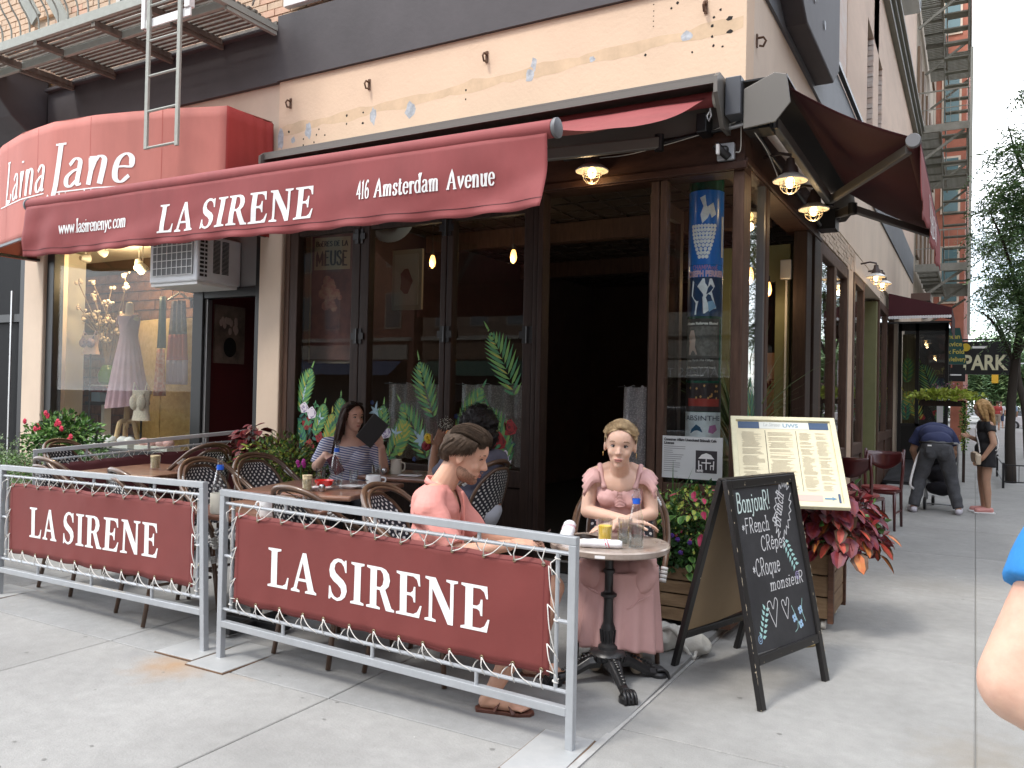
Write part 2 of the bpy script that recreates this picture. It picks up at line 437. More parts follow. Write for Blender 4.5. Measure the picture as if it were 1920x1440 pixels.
def cap_text(text,size,fn,width,space=.42,gap=.09,shear=0.,lift=.003,mb=None,cut=.06,gscale=1.):
 """heavy serif capitals, exact outlines with counters; bent over fn"""
 mb=mb or MB()
 x=0;items=[]
 for ch in text:
  if ch==' ':x+=space;continue
  adv,sp=CAPS[ch];items.append((x,sp));x+=adv+gap
 W=x-gap
 kx=width/W
 for ox,sp in items:
  cu=bpy.data.curves.new('t','CURVE');cu.dimensions='2D';cu.fill_mode='BOTH'
  for pts in sp:
   s=cu.splines.new('POLY');s.points.add(len(pts)-1)
   for i,p in enumerate(pts):
    s.points[i].co=((p[0]+ox)*kx+shear*p[1]*size,p[1]*size,0,1)
   s.use_cyclic_u=True
  o=bpy.data.objects.new('t',cu);COL.objects.link(o)
  dg=bpy.context.evaluated_depsgraph_get();dg.update()
  me=bpy.data.meshes.new_from_object(o.evaluated_get(dg))
  bm=bmesh.new();bm.from_mesh(me)
  bmesh.ops.dissolve_limit(bm,angle_limit=.001,verts=bm.verts,edges=bm.edges)
  xs=[v.co.x for v in bm.verts]
  t=min(xs)+cut
  while t<max(xs):
   bmesh.ops.bisect_plane(bm,geom=bm.verts[:]+bm.edges[:]+bm.faces[:],plane_co=(t,0,0),plane_no=(1,0,0));t+=cut
  t=cut
  while t<size:
   bmesh.ops.bisect_plane(bm,geom=bm.verts[:]+bm.edges[:]+bm.faces[:],plane_co=(0,t,0),plane_no=(0,1,0));t+=cut
  bmesh.ops.triangulate(bm,faces=bm.faces)
  bm.verts.index_update()
  mb.add([fn(v.co.x,v.co.y,lift)for v in bm.verts],[tuple(v.index for v in f.verts)for f in bm.faces])
  bm.free();bpy.data.objects.remove(o);bpy.data.curves.remove(cu);bpy.data.meshes.remove(me)
 return mb
def sans_text(text,size,fn,width=None,align='l',mb=None,lift=.002,bold=0.,spacing=1.):
 mb=mb or MB()
 cu=bpy.data.curves.new('t','FONT');cu.body=text;cu.size=size/.72;cu.space_character=spacing
 cu.offset=bold;cu.resolution_u=3
 o=bpy.data.objects.new('t',cu);COL.objects.link(o)
 dg=bpy.context.evaluated_depsgraph_get();dg.update()
 me=bpy.data.meshes.new_from_object(o.evaluated_get(dg))
 if len(me.vertices):
  xs=[v.co.x for v in me.vertices];x0,x1=min(xs),max(xs)
  k=(width/(x1-x0))if width else 1.
  W=(x1-x0)*k;ox={'l':0,'c':-W/2,'r':-W}[align]
  mb.add([fn((v.co.x-x0)*k+ox,v.co.y,lift)for v in me.vertices],[tuple(p.vertices)for p in me.polygons])
 bpy.data.objects.remove(o);bpy.data.curves.remove(cu);bpy.data.meshes.remove(me)
 return mb
def plane_fn(o,ux,uy,flip=1):
 """returns fn(x,y,h) for a plane at origin o with axes ux, uy"""
 o,ux,uy=Vector(o),Vector(ux).normalized(),Vector(uy).normalized()
 n=ux.cross(uy)*flip
 return lambda x,y,h=0.:o+ux*x+uy*y+n*h
 # MATERIALS
m_conc=mat('concrete',(.268,.264,.25),.85,var=.14,vscale=1.3,bump=.3,bscale=60,detail=10)
m_conc2=mat('concrete_smooth',(.25,.25,.243),.8,var=.18,vscale=1.1,bump=.2,bscale=50,detail=10)
def slab_tone(m,grain=.16):
 t=m.node_tree;b=t.nodes['Principled BSDF'];src=b.inputs['Base Color'].links[0].from_socket
 oi=t.nodes.new('ShaderNodeObjectInfo');g=t.nodes.new('ShaderNodeNewGeometry')
 mr=t.nodes.new('ShaderNodeMapRange');mr.inputs['To Min'].default_value=.9;mr.inputs['To Max'].default_value=1.07;t.links.new(oi.outputs['Random'],mr.inputs['Value'])
 f=mr.outputs['Result']
 for sc,lo,hi,det in((220,1-grain,1+grain,2),(14,.93,1.06,6)):
  n=t.nodes.new('ShaderNodeTexNoise');n.inputs['Scale'].default_value=sc;n.inputs['Detail'].default_value=det;t.links.new(g.outputs['Position'],n.inputs['Vector'])
  m2=t.nodes.new('ShaderNodeMapRange');m2.inputs['From Min'].default_value=.3;m2.inputs['From Max'].default_value=.7;m2.inputs['To Min'].default_value=lo;m2.inputs['To Max'].default_value=hi;t.links.new(n.outputs['Fac'],m2.inputs['Value'])
  mu=t.nodes.new('ShaderNodeMath');mu.operation='MULTIPLY';t.links.new(f,mu.inputs[0]);t.links.new(m2.outputs['Result'],mu.inputs[1]);f=mu.outputs['Value']
 vm=t.nodes.new('ShaderNodeVectorMath');vm.operation='SCALE';t.links.new(src,vm.inputs[0]);t.links.new(f,vm.inputs['Scale']);t.links.new(vm.outputs['Vector'],b.inputs['Base Color'])
slab_tone(m_conc);slab_tone(m_conc2,.1)
m_joint=mat('joint_dirt',(.19,.185,.17),.95)
m_stucco=mat('stucco',(.7,.52,.37),.85,var=.06,vscale=1.2,bump=.25,bscale=30,detail=9)
m_stucco2=mat('stucco_side',(.62,.5,.39),.85,var=.1,vscale=1.2,bump=.25,bscale=25,stretch=(1,1,.5),detail=9)
m_patch=mat('old_glue_band',(.62,.455,.3),.9,var=.12,vscale=6)
m_band=mat('dark_band',(.062,.055,.058),.65,var=.15,vscale=1.5,bump=.15,bscale=20)
m_bandside=mat('grey_band',(.12,.125,.135),.6,var=.12,vscale=2,bump=.1,bscale=20)
m_wood=mat('dark_wood',(.036,.021,.016),.55,spec=.25,var=.35,vscale=5,bump=.25,bscale=30,stretch=(6,6,.6))
m_wood2=mat('brown_wood',(.08,.045,.031),.6,spec=.25,var=.35,vscale=5,bump=.25,bscale=30,stretch=(6,6,.6))
m_beam=mat('beam_wood',(.05,.023,.015),.5,spec=.25,var=.4,vscale=4,bump=.15,bscale=20,stretch=(1,6,3))
m_brickt=mat('tan_brick',(.56,.41,.29),.85,var=.12,vscale=9,bump=.3,bscale=60)
m_brickt2=mat('tan_brick_rosy',(.6,.38,.27),.85,var=.12,vscale=9,bump=.3,bscale=60)
m_mortar=mat('mortar',(.42,.35,.27),.95)
m_whitepaint=mat('white_painted_wall',(.62,.57,.53),.8,var=.12,vscale=2.5,bump=.3,bscale=30,stretch=(1,.6,2.5),rgb2=(.58,.42,.33),detail=8)
m_iron=mat('fire_escape_paint',(.3,.31,.27),.6,var=.25,vscale=14,bump=.2,bscale=60,rgb2=(.36,.37,.33),detail=8)
m_irondark=mat('fire_escape_rusty',(.16,.14,.115),.75,var=.3,vscale=10,bump=.3)
m_black=mat('black_metal',(.012,.012,.013),.4)
m_dark=mat('near_black',(.01,.009,.008),.7)
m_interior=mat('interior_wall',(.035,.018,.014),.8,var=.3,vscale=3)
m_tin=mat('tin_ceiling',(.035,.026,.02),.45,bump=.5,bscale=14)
m_glass=glassmat('window_glass',ior=1.42,pwr=4.5)
m_glassb=glassmat('boutique_glass',ior=1.3,pwr=4.5,k=.6)
m_olive=mat('olive_paint',(.17,.17,.075),.55,var=.08)
m_white=mat('white_paint',(.75,.75,.73),.5)
m_offwhite=mat('off_white',(.62,.6,.54),.6)
m_print=mat('white_print',(.8,.79,.78),.7)
m_rust=mat('rust_stain',(.36,.25,.14),.9,var=.2,vscale=8)
m_asph=mat('asphalt',(.05,.05,.052),.9,var=.2,vscale=4,bump=.3,bscale=90)
m_grey=mat('grey_patch',(.42,.44,.46),.8,var=.3,vscale=18,bump=.3)
m_hole=mat('anchor_hole',(.02,.017,.015),.9)
m_silver=mat('silver_paint',(.42,.44,.46),.38,metal=.35,var=.08,vscale=8,bump=.05,bscale=30)
m_silverw=mat('plate_paint',(.33,.34,.34),.5,metal=.1,var=.22,vscale=5,bump=.15,bscale=30,rgb2=(.42,.42,.41),detail=8)
def gz(x,y):
 if x>-1.39 or y<3.1:return 0.
 return .025*(min(y,6.4)-3.1)
 # GROUND
def add_stain(m,blobs):
 """rust and dirt marks with a shape of their own, in world metres"""
 t=m.node_tree;b=t.nodes['Principled BSDF']
 g=t.nodes.new('ShaderNodeNewGeometry')
 src=b.inputs['Base Color'].links[0].from_socket
 for(x,y,r,sx,col,k,sc)in blobs:
  mpn=t.nodes.new('ShaderNodeMapping');mpn.vector_type='POINT'
  mpn.inputs['Location'].default_value=(-x*sx,-y,0);mpn.inputs['Scale'].default_value=(sx,1,0)
  t.links.new(g.outputs['Position'],mpn.inputs['Vector'])
  ln=t.nodes.new('ShaderNodeVectorMath');ln.operation='LENGTH';t.links.new(mpn.outputs['Vector'],ln.inputs[0])
  n=t.nodes.new('ShaderNodeTexNoise');n.inputs['Scale'].default_value=sc;n.inputs['Detail'].default_value=6
  t.links.new(g.outputs['Position'],n.inputs['Vector'])
  ad=t.nodes.new('ShaderNodeMath');ad.operation='MULTIPLY_ADD';ad.inputs[1].default_value=r*1.1;t.links.new(n.outputs['Fac'],ad.inputs[0]);t.links.new(ln.outputs['Value'],ad.inputs[2])
  mr=t.nodes.new('ShaderNodeMapRange');mr.inputs['From Min'].default_value=r*.55;mr.inputs['From Max'].default_value=r*1.55
  mr.inputs['To Min'].default_value=k;mr.inputs['To Max'].default_value=0
  t.links.new(ad.outputs['Value'],mr.inputs['Value'])
  mxn=t.nodes.new('ShaderNodeMixRGB');mxn.inputs['Color2'].default_value=(*col,1)
  t.links.new(mr.outputs['Result'],mxn.inputs['Fac']);t.links.new(src,mxn.inputs['Color1'])
  src=mxn.outputs['Color']
 t.links.new(src,b.inputs['Base Color'])
RUST=(.34,.2,.09)
add_stain(m_conc,[(-3.75,3.,.3,1.1,RUST,.75,7),(-3.35,3.2,.22,1,RUST,.55,9),(-6.3,3.1,.3,.6,(.34,.27,.15),.5,7),(-1.5,2.95,.16,1,(.28,.21,.13),.35,9),(-2.6,2.5,.35,.5,(.17,.165,.155),.45,6),(.05,4.,.4,1.2,(.2,.17,.13),.6,11),(-4.1,3.,.12,1,(.2,.2,.2),.4,9),(-.3,7.6,.5,.7,(.2,.185,.16),.4,7),(-5,1.9,.5,.6,(.2,.195,.18),.4,5),(-.6,3.,.6,.8,(.2,.195,.18),.35,4),(.6,5.6,.5,.6,(.19,.18,.165),.4,5),(-4.6,2.6,.35,1,(.2,.195,.18),.35,6)])
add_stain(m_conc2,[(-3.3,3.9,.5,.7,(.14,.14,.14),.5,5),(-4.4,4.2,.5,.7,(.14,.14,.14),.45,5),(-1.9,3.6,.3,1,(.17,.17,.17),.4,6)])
mb=MB();mb.box(-300,300,-300,400,-1.,-.16)
gr=mb.build('ground',m_asph,kind='structure')
mb=MB()
mb.box(-60,60,-20,-4.2,-.158,-.15)
mb.build('road',m_asph,kind='structure')
mb=MB();mb.box(4.3,13,-4,200,-.158,-.146)
mb.build('side_road',m_asph,kind='structure')
mb=MB()
for k in range(14):mb.box(-28+k*4,-26.4+k*4,-12.1,-12.,-.149,-.145)
mb.build('lane_marking',mat('road_paint',(.7,.68,.6),.8),bpy.data.objects['road'],kind='stuff')
sidewalk=thing('sidewalk',None,None);sidewalk['kind']='structure'
del_keys=[k for k in('label','category')if k in sidewalk]
mb=MB()
mb.box(-40,-1.4,-4.,6.6,-.15,-.008);mb.box(-1.4,4.1,-4.,20.6,-.15,-.008);mb.box(-1.4,4.1,20.6,120,-.15,-.04)
mb.build('sidewalk_bed',m_joint,sidewalk)
mb=MB();mb.box(-40,4.3,-4.2,-4.,-.15,0.);mb.box(4.1,4.3,-4.,120,-.15,0.)
mb.build('kerb',mat('kerb_stone',(.3,.3,.29),.8,var=.15),sidewalk,bevel=.015)
def slab(x0,x1,y0,y1,m):
 g=.003
 mb=MB();a,b,c,d=x0+g,x1-g,y0+g,y1-g
 vs=[(a,c),(b,c),(b,d),(a,d)]
 bt=.006
 top=[(a+bt,c+bt),(b-bt,c+bt),(b-bt,d-bt),(a+bt,d-bt)]
 V=[(x,y,gz(x0,y)-.09)for x,y in vs]+[(x,y,gz(x0,y)-bt*.6)for x,y in vs]+[(x,y,gz(x0,y))for x,y in top]
 F=[]
 for k in range(4):
  l=(k+1)%4;F+=[(k,l,l+4,k+4),(k+4,l+4,l+8,k+8)]
 F.append((8,9,10,11))
 mb.add(V,F);mb.build('slab',m,sidewalk,fix=False)
XL=[-12.9,-11.2,-9.5,-7.8,-6.11,-4.42,-2.73,-1.385]
for i in range(len(XL)-1):
 for y0,y1 in((-4,-2.2),(-2.2,-.4),(-.4,1.4),(1.4,3.07)):slab(XL[i],XL[i+1],y0,y1,m_conc)
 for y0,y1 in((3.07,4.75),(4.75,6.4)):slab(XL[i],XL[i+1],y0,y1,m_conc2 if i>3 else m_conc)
for x0,x1 in((-1.383,.02),(.02,1.4),(1.4,2.8),(2.8,4.1)):
 yy=[-4,-2.2,-.4,1.6,3.5,5.42,7.35,9.2,11.1,13.,14.9,16.8,18.7,20.6]
 for a,b in zip(yy[:-1],yy[1:]):slab(x0,x1,a,b,m_conc)
mb=MB();mb.box(-1.48,4.1,20.6,120,-.03,-.002);mb.box(-40,-12.9,-4,6.6,-.03,-.002)
mb.build('far_pavement',m_conc,sidewalk)
mb=MB()
cr=catmull([(-6.4,1.86,0),(-5.1,1.77,0),(-4.3,1.86,0),(-3.75,1.95,0),(-3.5,1.76,0),(-3.3,1.83,0),(-3.05,1.74,0),(-2.75,1.62,0),(-2.2,1.7,0)],7)
rc=random.Random(3)
for i,p in enumerate(cr):p.y+=rc.uniform(-.012,.012);p.x+=rc.uniform(-.01,.01)
for i in range(len(cr)-1):
 w0,w1=.0035,.0035
 mb.add([(cr[i].x,cr[i].y-w0,.0016),(cr[i+1].x,cr[i+1].y-w1,.0016),(cr[i+1].x,cr[i+1].y+w1,.0016),(cr[i].x,cr[i].y+w0,.0016)],[(0,1,2,3)])
mb.build('crack',m_joint,sidewalk,kind='stuff')
mb=MB()
rg=random.Random(11)
for i in range(70):
 x,y=rg.uniform(-7,2.6),rg.uniform(1.2,14)
 if x<-1.5 and y>3.2:y=rg.uniform(1.2,3.2)
 if-1.5<x<-1.3:continue
 r=rg.uniform(.005,.014);n=7
 ph=rg.uniform(0,6)
 mb.add([(x+r*rg.uniform(.6,1.3)*math.cos(2*PI*k/n+ph),y+r*rg.uniform(.5,1.1)*math.sin(2*PI*k/n+ph),.0022)for k in range(n)],[tuple(range(n))])
mb.build('gum_spots',mat('gum',(.19,.185,.175),.8),sidewalk,kind='stuff')
mb=MB()
for i in range(46):
 x,y=rg.uniform(-6,2.2),rg.uniform(1.3,11)
 if-1.5<x<-1.3 or(x<-1.5 and y>3.):continue
 a=rg.uniform(0,3.1);L=rg.uniform(.004,.02);w=rg.uniform(.002,.006);c,s_=math.cos(a),math.sin(a)
 mb.add([(x-c*L,y-s_*L,.004),(x+s_*w,y-c*w,.007),(x+c*L,y+s_*L,.004),(x-s_*w,y+c*w,.006)],[(0,1,2,3)])
mb.build('litter',mat('paper_litter',(.5,.49,.46),.9),sidewalk,kind='stuff')
strip=MB();strip.box(-1.405,-1.372,1.9,6.3,-.02,.008)
strip.build('metal_edge_strip',mat('worn_steel',(.42,.42,.41),.5,var=.25,vscale=12,rgb2=(.3,.295,.28)),sidewalk)
# CORNER BUILDING
FY,SX=6.,-1.48
bld=thing('corner_building','pale stucco corner building with dark wood restaurant front and fire escapes','building',(SX,FY,0))
def bx(name,m,*a,bevel=None,parent=None,**k):
 mb=MB()
 if isinstance(a[0],(tuple,list)):
  for q in a:mb.box(*q)
 else:mb.box(*a)
 return mb.build(name,m,parent if parent is not None else bld,bevel=bevel,**k)
bx('stucco_panel',m_stucco,-6.14,SX+.002,5.965,6.2,3.6,4.6)
bx('stucco_wall',m_stucco2,-10.05,-6.142,6.,6.2,3.3,4.6)
bx('dark_band',m_band,(-10.1,-6.152,5.955,6.25,4.602,5.13),(-6.15,SX+.02,5.93,6.25,4.602,5.26))
bx('band_ledge',m_band,(-10.1,-6.152,5.9,6.,5.132,5.175),bevel=.01)
bx('upper_wall',m_mortar,-14,SX,6.085,6.4,5.,12)
bx('left_wall',m_stucco2,(-14,-10.12,6.,6.3,5.3,5.7))
bx('side_stucco',m_stucco2,SX-.3,SX,6.2,16.,3.6,4.66)
bx('side_stucco',m_stucco2,SX-.3,SX,5.967,6.2,3.6,4.66)
bx('side_band',m_bandside,(SX-.3,SX+.025,5.93,24.,4.662,5.36))
bx('side_white_wall',m_whitepaint,SX-.3,SX-.01,6.2,11.2,5.362,12)
bx('side_tan_wall',mat('side_tan',(.6,.45,.35),.85,var=.12,vscale=1.,bump=.3,bscale=20,stretch=(1,.5,1.5),detail=9),(SX-.3,SX,11.2,13.35,5.362,12),(SX-.3,SX,14.2,14.95,5.362,12),(SX-.3,SX,15.6,24.4,5.362,12),(SX-.3,SX,13.35,15.6,7.35,12))
for y0,y1 in((13.35,14.2),(14.95,15.6)):
 f=bx('side_window',m_band,(SX-.3,SX-.14,y0,y1,5.4,7.35))
 bx('window_pane',mat('dark_pane',(.03,.035,.04),.08),SX-.135,SX-.125,y0+.05,y1-.06,5.45,7.28,parent=f)
 mb=MB()
 for k in range(22):mb.box(SX-.12,SX-.004,y1-.045-(.012 if k%2 else 0),y1-.002,5.45+k*.085,5.45+k*.085+.075)
 mb.build('reveal_bricks',m_whitepaint,f,kind='stuff')
bx('cornice_strip',mat('cornice_paint',(.22,.21,.18),.6),(SX,SX+.16,6.,24.5,8.7,8.8),(SX,SX+.1,6.,24.5,8.56,8.69),(SX,SX+.22,6.,24.5,8.81,8.88))
bx('side_upper_storey',mat('grey_brick_up',(.5,.47,.42),.85,var=.1,vscale=3),SX-.3,SX-.005,6.2,24.4,12.,18)
mb=MB()
mb.prism([(6.75,5.45),(6.75,4.95),(7.25,4.72),(8.75,4.72),(9.1,4.95),(9.1,5.75),(8.5,6.1),(7.2,6.1)],SX+.01,SX+.2,'x')
cb=mb.build('cornice_block',m_band,bld,bevel=.02)
mb=MB()
for i,(y,z,a)in enumerate(((7.4,5.35,.13),(7.65,5.2,.1),(7.85,5.38,.07),(7.6,5.5,.08),(8.1,5.05,.07),(7.55,5.05,.05))):
 pts=[(y+a*random.uniform(.4,1)*math.cos(2*PI*k/7),z+a*.8*random.uniform(.4,1)*math.sin(2*PI*k/7))for k in range(7)]
 mb.prism(pts,SX+.2,SX+.212,'x')
mb.build('peeling_patch',m_grey,cb,kind='stuff')
bx('round_pipe',m_black,(SX+.03,SX+.08,9.2,15.8,5.37,5.42))
mb=MB()
pr=[(6.,5.3),(5.35,5.3),(5.3,5.2),(5.33,5.05),(5.42,4.9),(5.55,4.75),(5.72,4.62),(5.85,4.5),(5.9,4.3),(6.,4.2)]
mb.prism(pr,-11.6,-10.16,'x')
mb.build('console_bracket',m_band,bld,bevel=.02)
bx('console_cap',m_stucco2,-11.65,-10.12,5.2,6.,5.302,5.52,bevel=.02)
bme=MB().obox((0,0,0),(.206,.1,.066)).build('brick',m_brickt,bld,bevel=None)
bme2=MB().obox((0,0,0),(.206,.1,.066)).build('brick',m_brickt2,bld)
bme.matrix_basis=Matrix.Translation((-4.76,6.08,5.3));bme2.matrix_basis=Matrix.Translation((-4.54,6.08,5.3))
rb=random.Random(5);nb=0
for r in range(12):
 for c in range(25):
  x=-5.-c*.218-(.109 if r%2 else 0)
  if r<1 and c<2:continue
  if nb>=296:break
  inst('brick',(bme if rb.random()<.6 else bme2).data,bld,Matrix.Translation((x,6.085+rb.uniform(-.004,.003),5.3+r*.077)))
  nb+=1
mb=MB()
for r in range(24):
 for c in range(44):
  x=-4.8-c*.218-(.109 if r%2 else 0)
  if r<12 and c<27:continue
  mb.obox((x,6.085+rb.uniform(-.004,.003),5.3+r*.077),(.206,.1,.066))
mb.build('brick_courses',m_brickt,bld,kind='stuff')
for x0,x1,z0 in((-8.9,-8.,5.75),(-6.,-5.15,5.42)):
 f=bx('upper_window',m_offwhite,(x0,x1,6.,6.3,z0,z0+.08),(x0,x0+.07,6.02,6.3,z0+.08,z0+1.8),(x1-.07,x1,6.02,6.3,z0+.08,z0+1.8),(x0+.07,x1-.07,6.02,6.3,z0+.9,z0+.96))
 bx('window_pane',mat('dark_pane',(.03,.035,.04),.08),x0+.07,x1-.07,6.024,6.04,z0+.08,z0+1.8,parent=f)
bx('window_sill',m_white,-6.08,-5.07,5.93,6.,5.34,5.418)
mb=MB()
prev=None
for k in range(60):
 x=-6.1+k*(4.6/59)
 zc=4.1+.15*(k/59)+random.uniform(-.008,.008)
 hw=.045+.012*math.sin(k*.7)+random.uniform(-.006,.006)
 cur=((x,5.9644,zc-hw),(x,5.9644,zc+hw))
 if prev:mb.add([prev[0],cur[0],cur[1],prev[1]],[(0,1,2,3)])
 prev=cur
mb.build('old_glue_band',m_patch,bld)
def splat(mb,x,z,r,ry,n=11,y=5.9641,rnd=random.Random(9)):
 mb.add([(x+r*rnd.uniform(.6,1.1)*math.cos(2*PI*k/n),y,z+ry*rnd.uniform(.6,1.1)*math.sin(2*PI*k/n))for k in range(n)],[tuple(range(n))])
mb=MB()
for x,z,r,ry in((-5.74,4.06,.05,.1),(-5.94,3.99,.035,.04),(-4.93,4.08,.045,.1),(-4.5,4.07,.07,.08),(-3.27,4.17,.05,.07),(-3.23,4.26,.03,.07),(-1.92,4.23,.05,.05),(-2.7,4.2,.03,.03),(-6.11,4.02,.05,.13)):
 splat(mb,x,z,r,ry)
mb.build('plaster_patch',m_grey,bld,kind='stuff')
mb=MB()
for x,z,r in((-5.63,4.,.012),(-5.6,4.05,.01),(-5.66,3.93,.012),(-5.52,3.98,.011),(-5.8,3.92,.012),(-5.8,3.98,.01),(-6.,4.08,.018),(-5.25,4.13,.015),(-5.25,4.05,.012),(-5.05,4.13,.012),(-5.05,4.03,.014),(-1.72,4.33,.012),(-1.67,4.38,.012),(-1.73,4.27,.014),(-1.73,4.19,.013),(-1.72,4.12,.012),(-2.25,4.15,.012),(-1.88,4.1,.01),(-1.65,4.1,.01),(-2.3,4.6,.01),(-2.,4.5,.014),(-3.9,4.15,.012),(-3.9,4.07,.01),(-2.05,4.47,.01)):
 splat(mb,x,z,r,r,8,5.9638)
splat(mb,-1.6,4.3,.03,.02,9,5.9638);splat(mb,-1.6,4.2,.025,.02,9,5.9638)
for z in(4.36,4.4,4.44,4.48,4.53):splat(mb,-2.19,z,.006,.006,6,5.9638)
mb.build('anchor_hole',m_hole,bld,kind='stuff')
hk=None
m_rusty=mat('rusty_iron',(.11,.055,.03),.8,var=.4,vscale=40)
for i,x in enumerate((-5.98,-4.98,-3.69,-1.78)):
 mb=MB();z=4.33+.02*i
 mb.tube([(0,0.,.05),(0,-.05,.05),(0,-.07,.02),(0,-.05,-.02),(0,-.02,-.01)],.009,6)
 mb.box(-.013,.013,-.008,0,-.02,.08)
 if hk is None:hk=mb.build('hook',m_rusty,bld);hk.matrix_basis=Matrix.Translation((x,5.963,z))
 else:inst('hook',hk.data,bld,Matrix.Translation((x,5.963,z)))
inst('hook',hk.data,bld,Matrix.Translation((SX+.003,6.28,4.2))@Matrix.Rotation(R_(90),4,'Z'))
bx('pilaster',m_stucco2,-6.33,-6.02,5.93,6.25,0,3.6,bevel=.015)
bx('pilaster',m_stucco2,-10.47,-10.05,5.93,6.25,0,3.6,bevel=.015)
bx('far_left_wall',m_dark,-14,-10.48,6.25,6.4,0,5.3)
bx('cellar_facade',m_dark,(-14,-10.48,6.,6.25,3.2,4.3))
fl=bx('shop_door',m_black,(-10.62,-10.5,5.97,6.1,0,3.2),(-11.6,-11.5,5.97,6.1,0,3.2),(-11.5,-10.62,5.97,6.1,0,.5),(-11.5,-10.62,5.97,6.1,2.3,2.4))
bx('door_pane',mat('matt_pane',(.008,.008,.009),.5,spec=.1),-11.5,-10.62,6.02,6.028,.5,3.2,parent=fl)
bx('sliver_frame',mat('aluminium',(.5,.5,.5),.35,metal=.8),(-10.8,-10.77,5.955,5.97,.3,2.7),parent=fl)
bx('header_beam',m_beam,(-6.018,SX+.012,5.94,6.14,3.16,3.598))
bx('header_beam',m_beam,(SX-.2,SX+.012,6.142,9.25,3.2,3.598))
bx('beam_trim',m_beam,(-6.,SX+.035,5.9,5.938,3.165,3.22),(SX+.014,SX+.036,5.94,9.25,3.205,3.25),bevel=.006)
def stile(x0,x1,z0=.08,z1=3.16,m=m_wood,y0=5.97,y1=6.06):
 return bx('stile',m,x0,x1,y0,y1,z0,z1,bevel=.008)
stile(-6.015,-5.95,m=m_wood2);stile(-5.945,-5.84)
stile(-5.15,-5.05);stile(-5.045,-4.94)
stile(-4.13,-4.07);stile(-4.065,-4.)
stile(-3.29,-3.2);stile(-3.195,-3.15,y0=5.955);stile(-3.14,-3.09,y0=5.93)
stile(-2.185,-2.12,m=m_wood2);stile(-2.11,-2.055,m=m_wood2)
bx('corner_post',m_wood2,SX-.07,SX+.012,5.94,6.155,.07,3.16,bevel=.01)
bx('side_stile',mat('metal_mullion',(.12,.12,.125),.45,metal=.3),(SX-.05,SX+.005,6.62,6.68,.3,3.2),(SX-.05,SX+0.,6.72,6.77,.3,3.2))
bx('side_stile',m_wood2,SX-.06,SX+.012,6.68,6.8,.3,3.2,bevel=.01)
panes=[]
for x0,x1 in((-5.84,-5.15),(-4.94,-4.13),(-4.,-3.29)):
 bx('top_rail',m_wood,x0,x1,5.98,6.05,3.02,3.16,bevel=.006)
 bx('bottom_rail',m_wood,x0,x1,5.98,6.05,.72,.86,bevel=.006)
 bx('bulkhead_panel',m_wood,x0,x1,6.,6.04,.1,.715,bevel=.006)
 panes.append(bx('window_pane',m_glass,x0,x1,6.012,6.018,.862,3.018))
bx('bottom_rail',m_wood2,-2.055,SX-.072,5.98,6.05,.72,.86,bevel=.006)
bx('bulkhead_panel',m_wood2,-2.055,SX-.072,6.,6.04,.08,.715)
panes.append(bx('window_pane',m_glass,-2.052,SX-.073,6.012,6.018,.862,3.158))
panes.append(bx('window_pane',m_glass,SX-.03,SX-.024,6.16,6.615,.862,3.198))
bx('bulkhead_panel',m_wood2,SX-.06,SX-.01,6.16,6.62,.08,.86)
bx('threshold',m_dark,-3.09,-2.19,5.95,6.3,.06,.085)
hg=None
for x,z in((-5.06,2.96),(-5.06,2.02),(-5.06,1.1),(-4.07,2.96),(-4.07,2.02),(-4.07,1.05),(-3.24,2.)):
 if hg is None:
  hg=MB().box(-.075,.075,-.012,0,-.03,.03).box(-.05,.05,-.008,0,-.07,.07).lathe([(.012,-.07),(.012,.07)],8,(0,-.012,0)).build('hinge',m_black,bld,bevel=.004)
  hg.matrix_basis=Matrix.Translation((x,5.968,z))
 else:inst('hinge',hg.data,bld,Matrix.Translation((x,5.968,z)))
lf=bx('door_leaf',m_wood,(-2.24,-2.19,6.1,6.18,.1,3.1),(-2.24,-2.19,6.72,6.8,.1,3.1),(-2.24,-2.19,6.18,6.72,.1,.86),(-2.24,-2.19,6.18,6.72,2.98,3.1))
bx('door_pane',m_glass,-2.218,-2.212,6.18,6.72,.86,2.98,parent=lf)
bx('side_post',m_wood,(SX-.12,SX+.012,8.5,8.78,0,3.2),(SX-.1,SX+.03,8.84,9.2,0,3.2),bevel=.01)
bx('side_bulkhead',m_wood2,SX-.08,SX+0.,6.81,8.5,0,.85)
bx('side_sill',m_wood2,SX-.14,SX+.04,6.81,8.5,.852,.9,bevel=.008)
def sash(y0,y1,z0,z1,panesy,m=m_wood2):
 f=bx('side_casement',m,(SX-.1,SX+.01,y0,y0+.14,0,z1),(SX-.1,SX+.01,y1-.14,y1,0,z1),(SX-.1,SX+.008,y0+.14,y1-.14,z1-.14,z1),(SX-.1,SX+.008,y0+.14,y1-.14,z0-.16,z0),(SX-.09,SX-.02,y0+.14,y1-.14,0,z0-.16),bevel=.008)
 ym=(y0+y1)/2
 if panesy==2:bx('mullion',m,SX-.1,SX+.006,ym-.09,ym+.09,0,z1-.14,parent=f)
 bx('window_pane',m_glass,SX-.045,SX-.038,y0+.14,y1-.14,z0,z1-.14,parent=f)
 return f
sash(9.3,11.6,.9,3.25,2)
sash(12.15,13.4,.9,3.3,1)
sash(15.6,18.6,.95,3.3,2)
bx('brick_pier',m_brickt,SX-.25,SX-.005,11.6,12.15,0,3.6)
bx('side_door_head',m_stucco2,SX-.2,SX+.02,12.15,15.6,3.3,3.55)
dr=bx('side_door',m_olive,(SX-.5,SX-.44,13.6,15.4,.1,1.05),(SX-.5,SX-.44,13.6,13.75,1.05,3.2),(SX-.5,SX-.44,15.2,15.4,1.05,3.2),(SX-.5,SX-.02,15.4,15.6,0.,3.25))
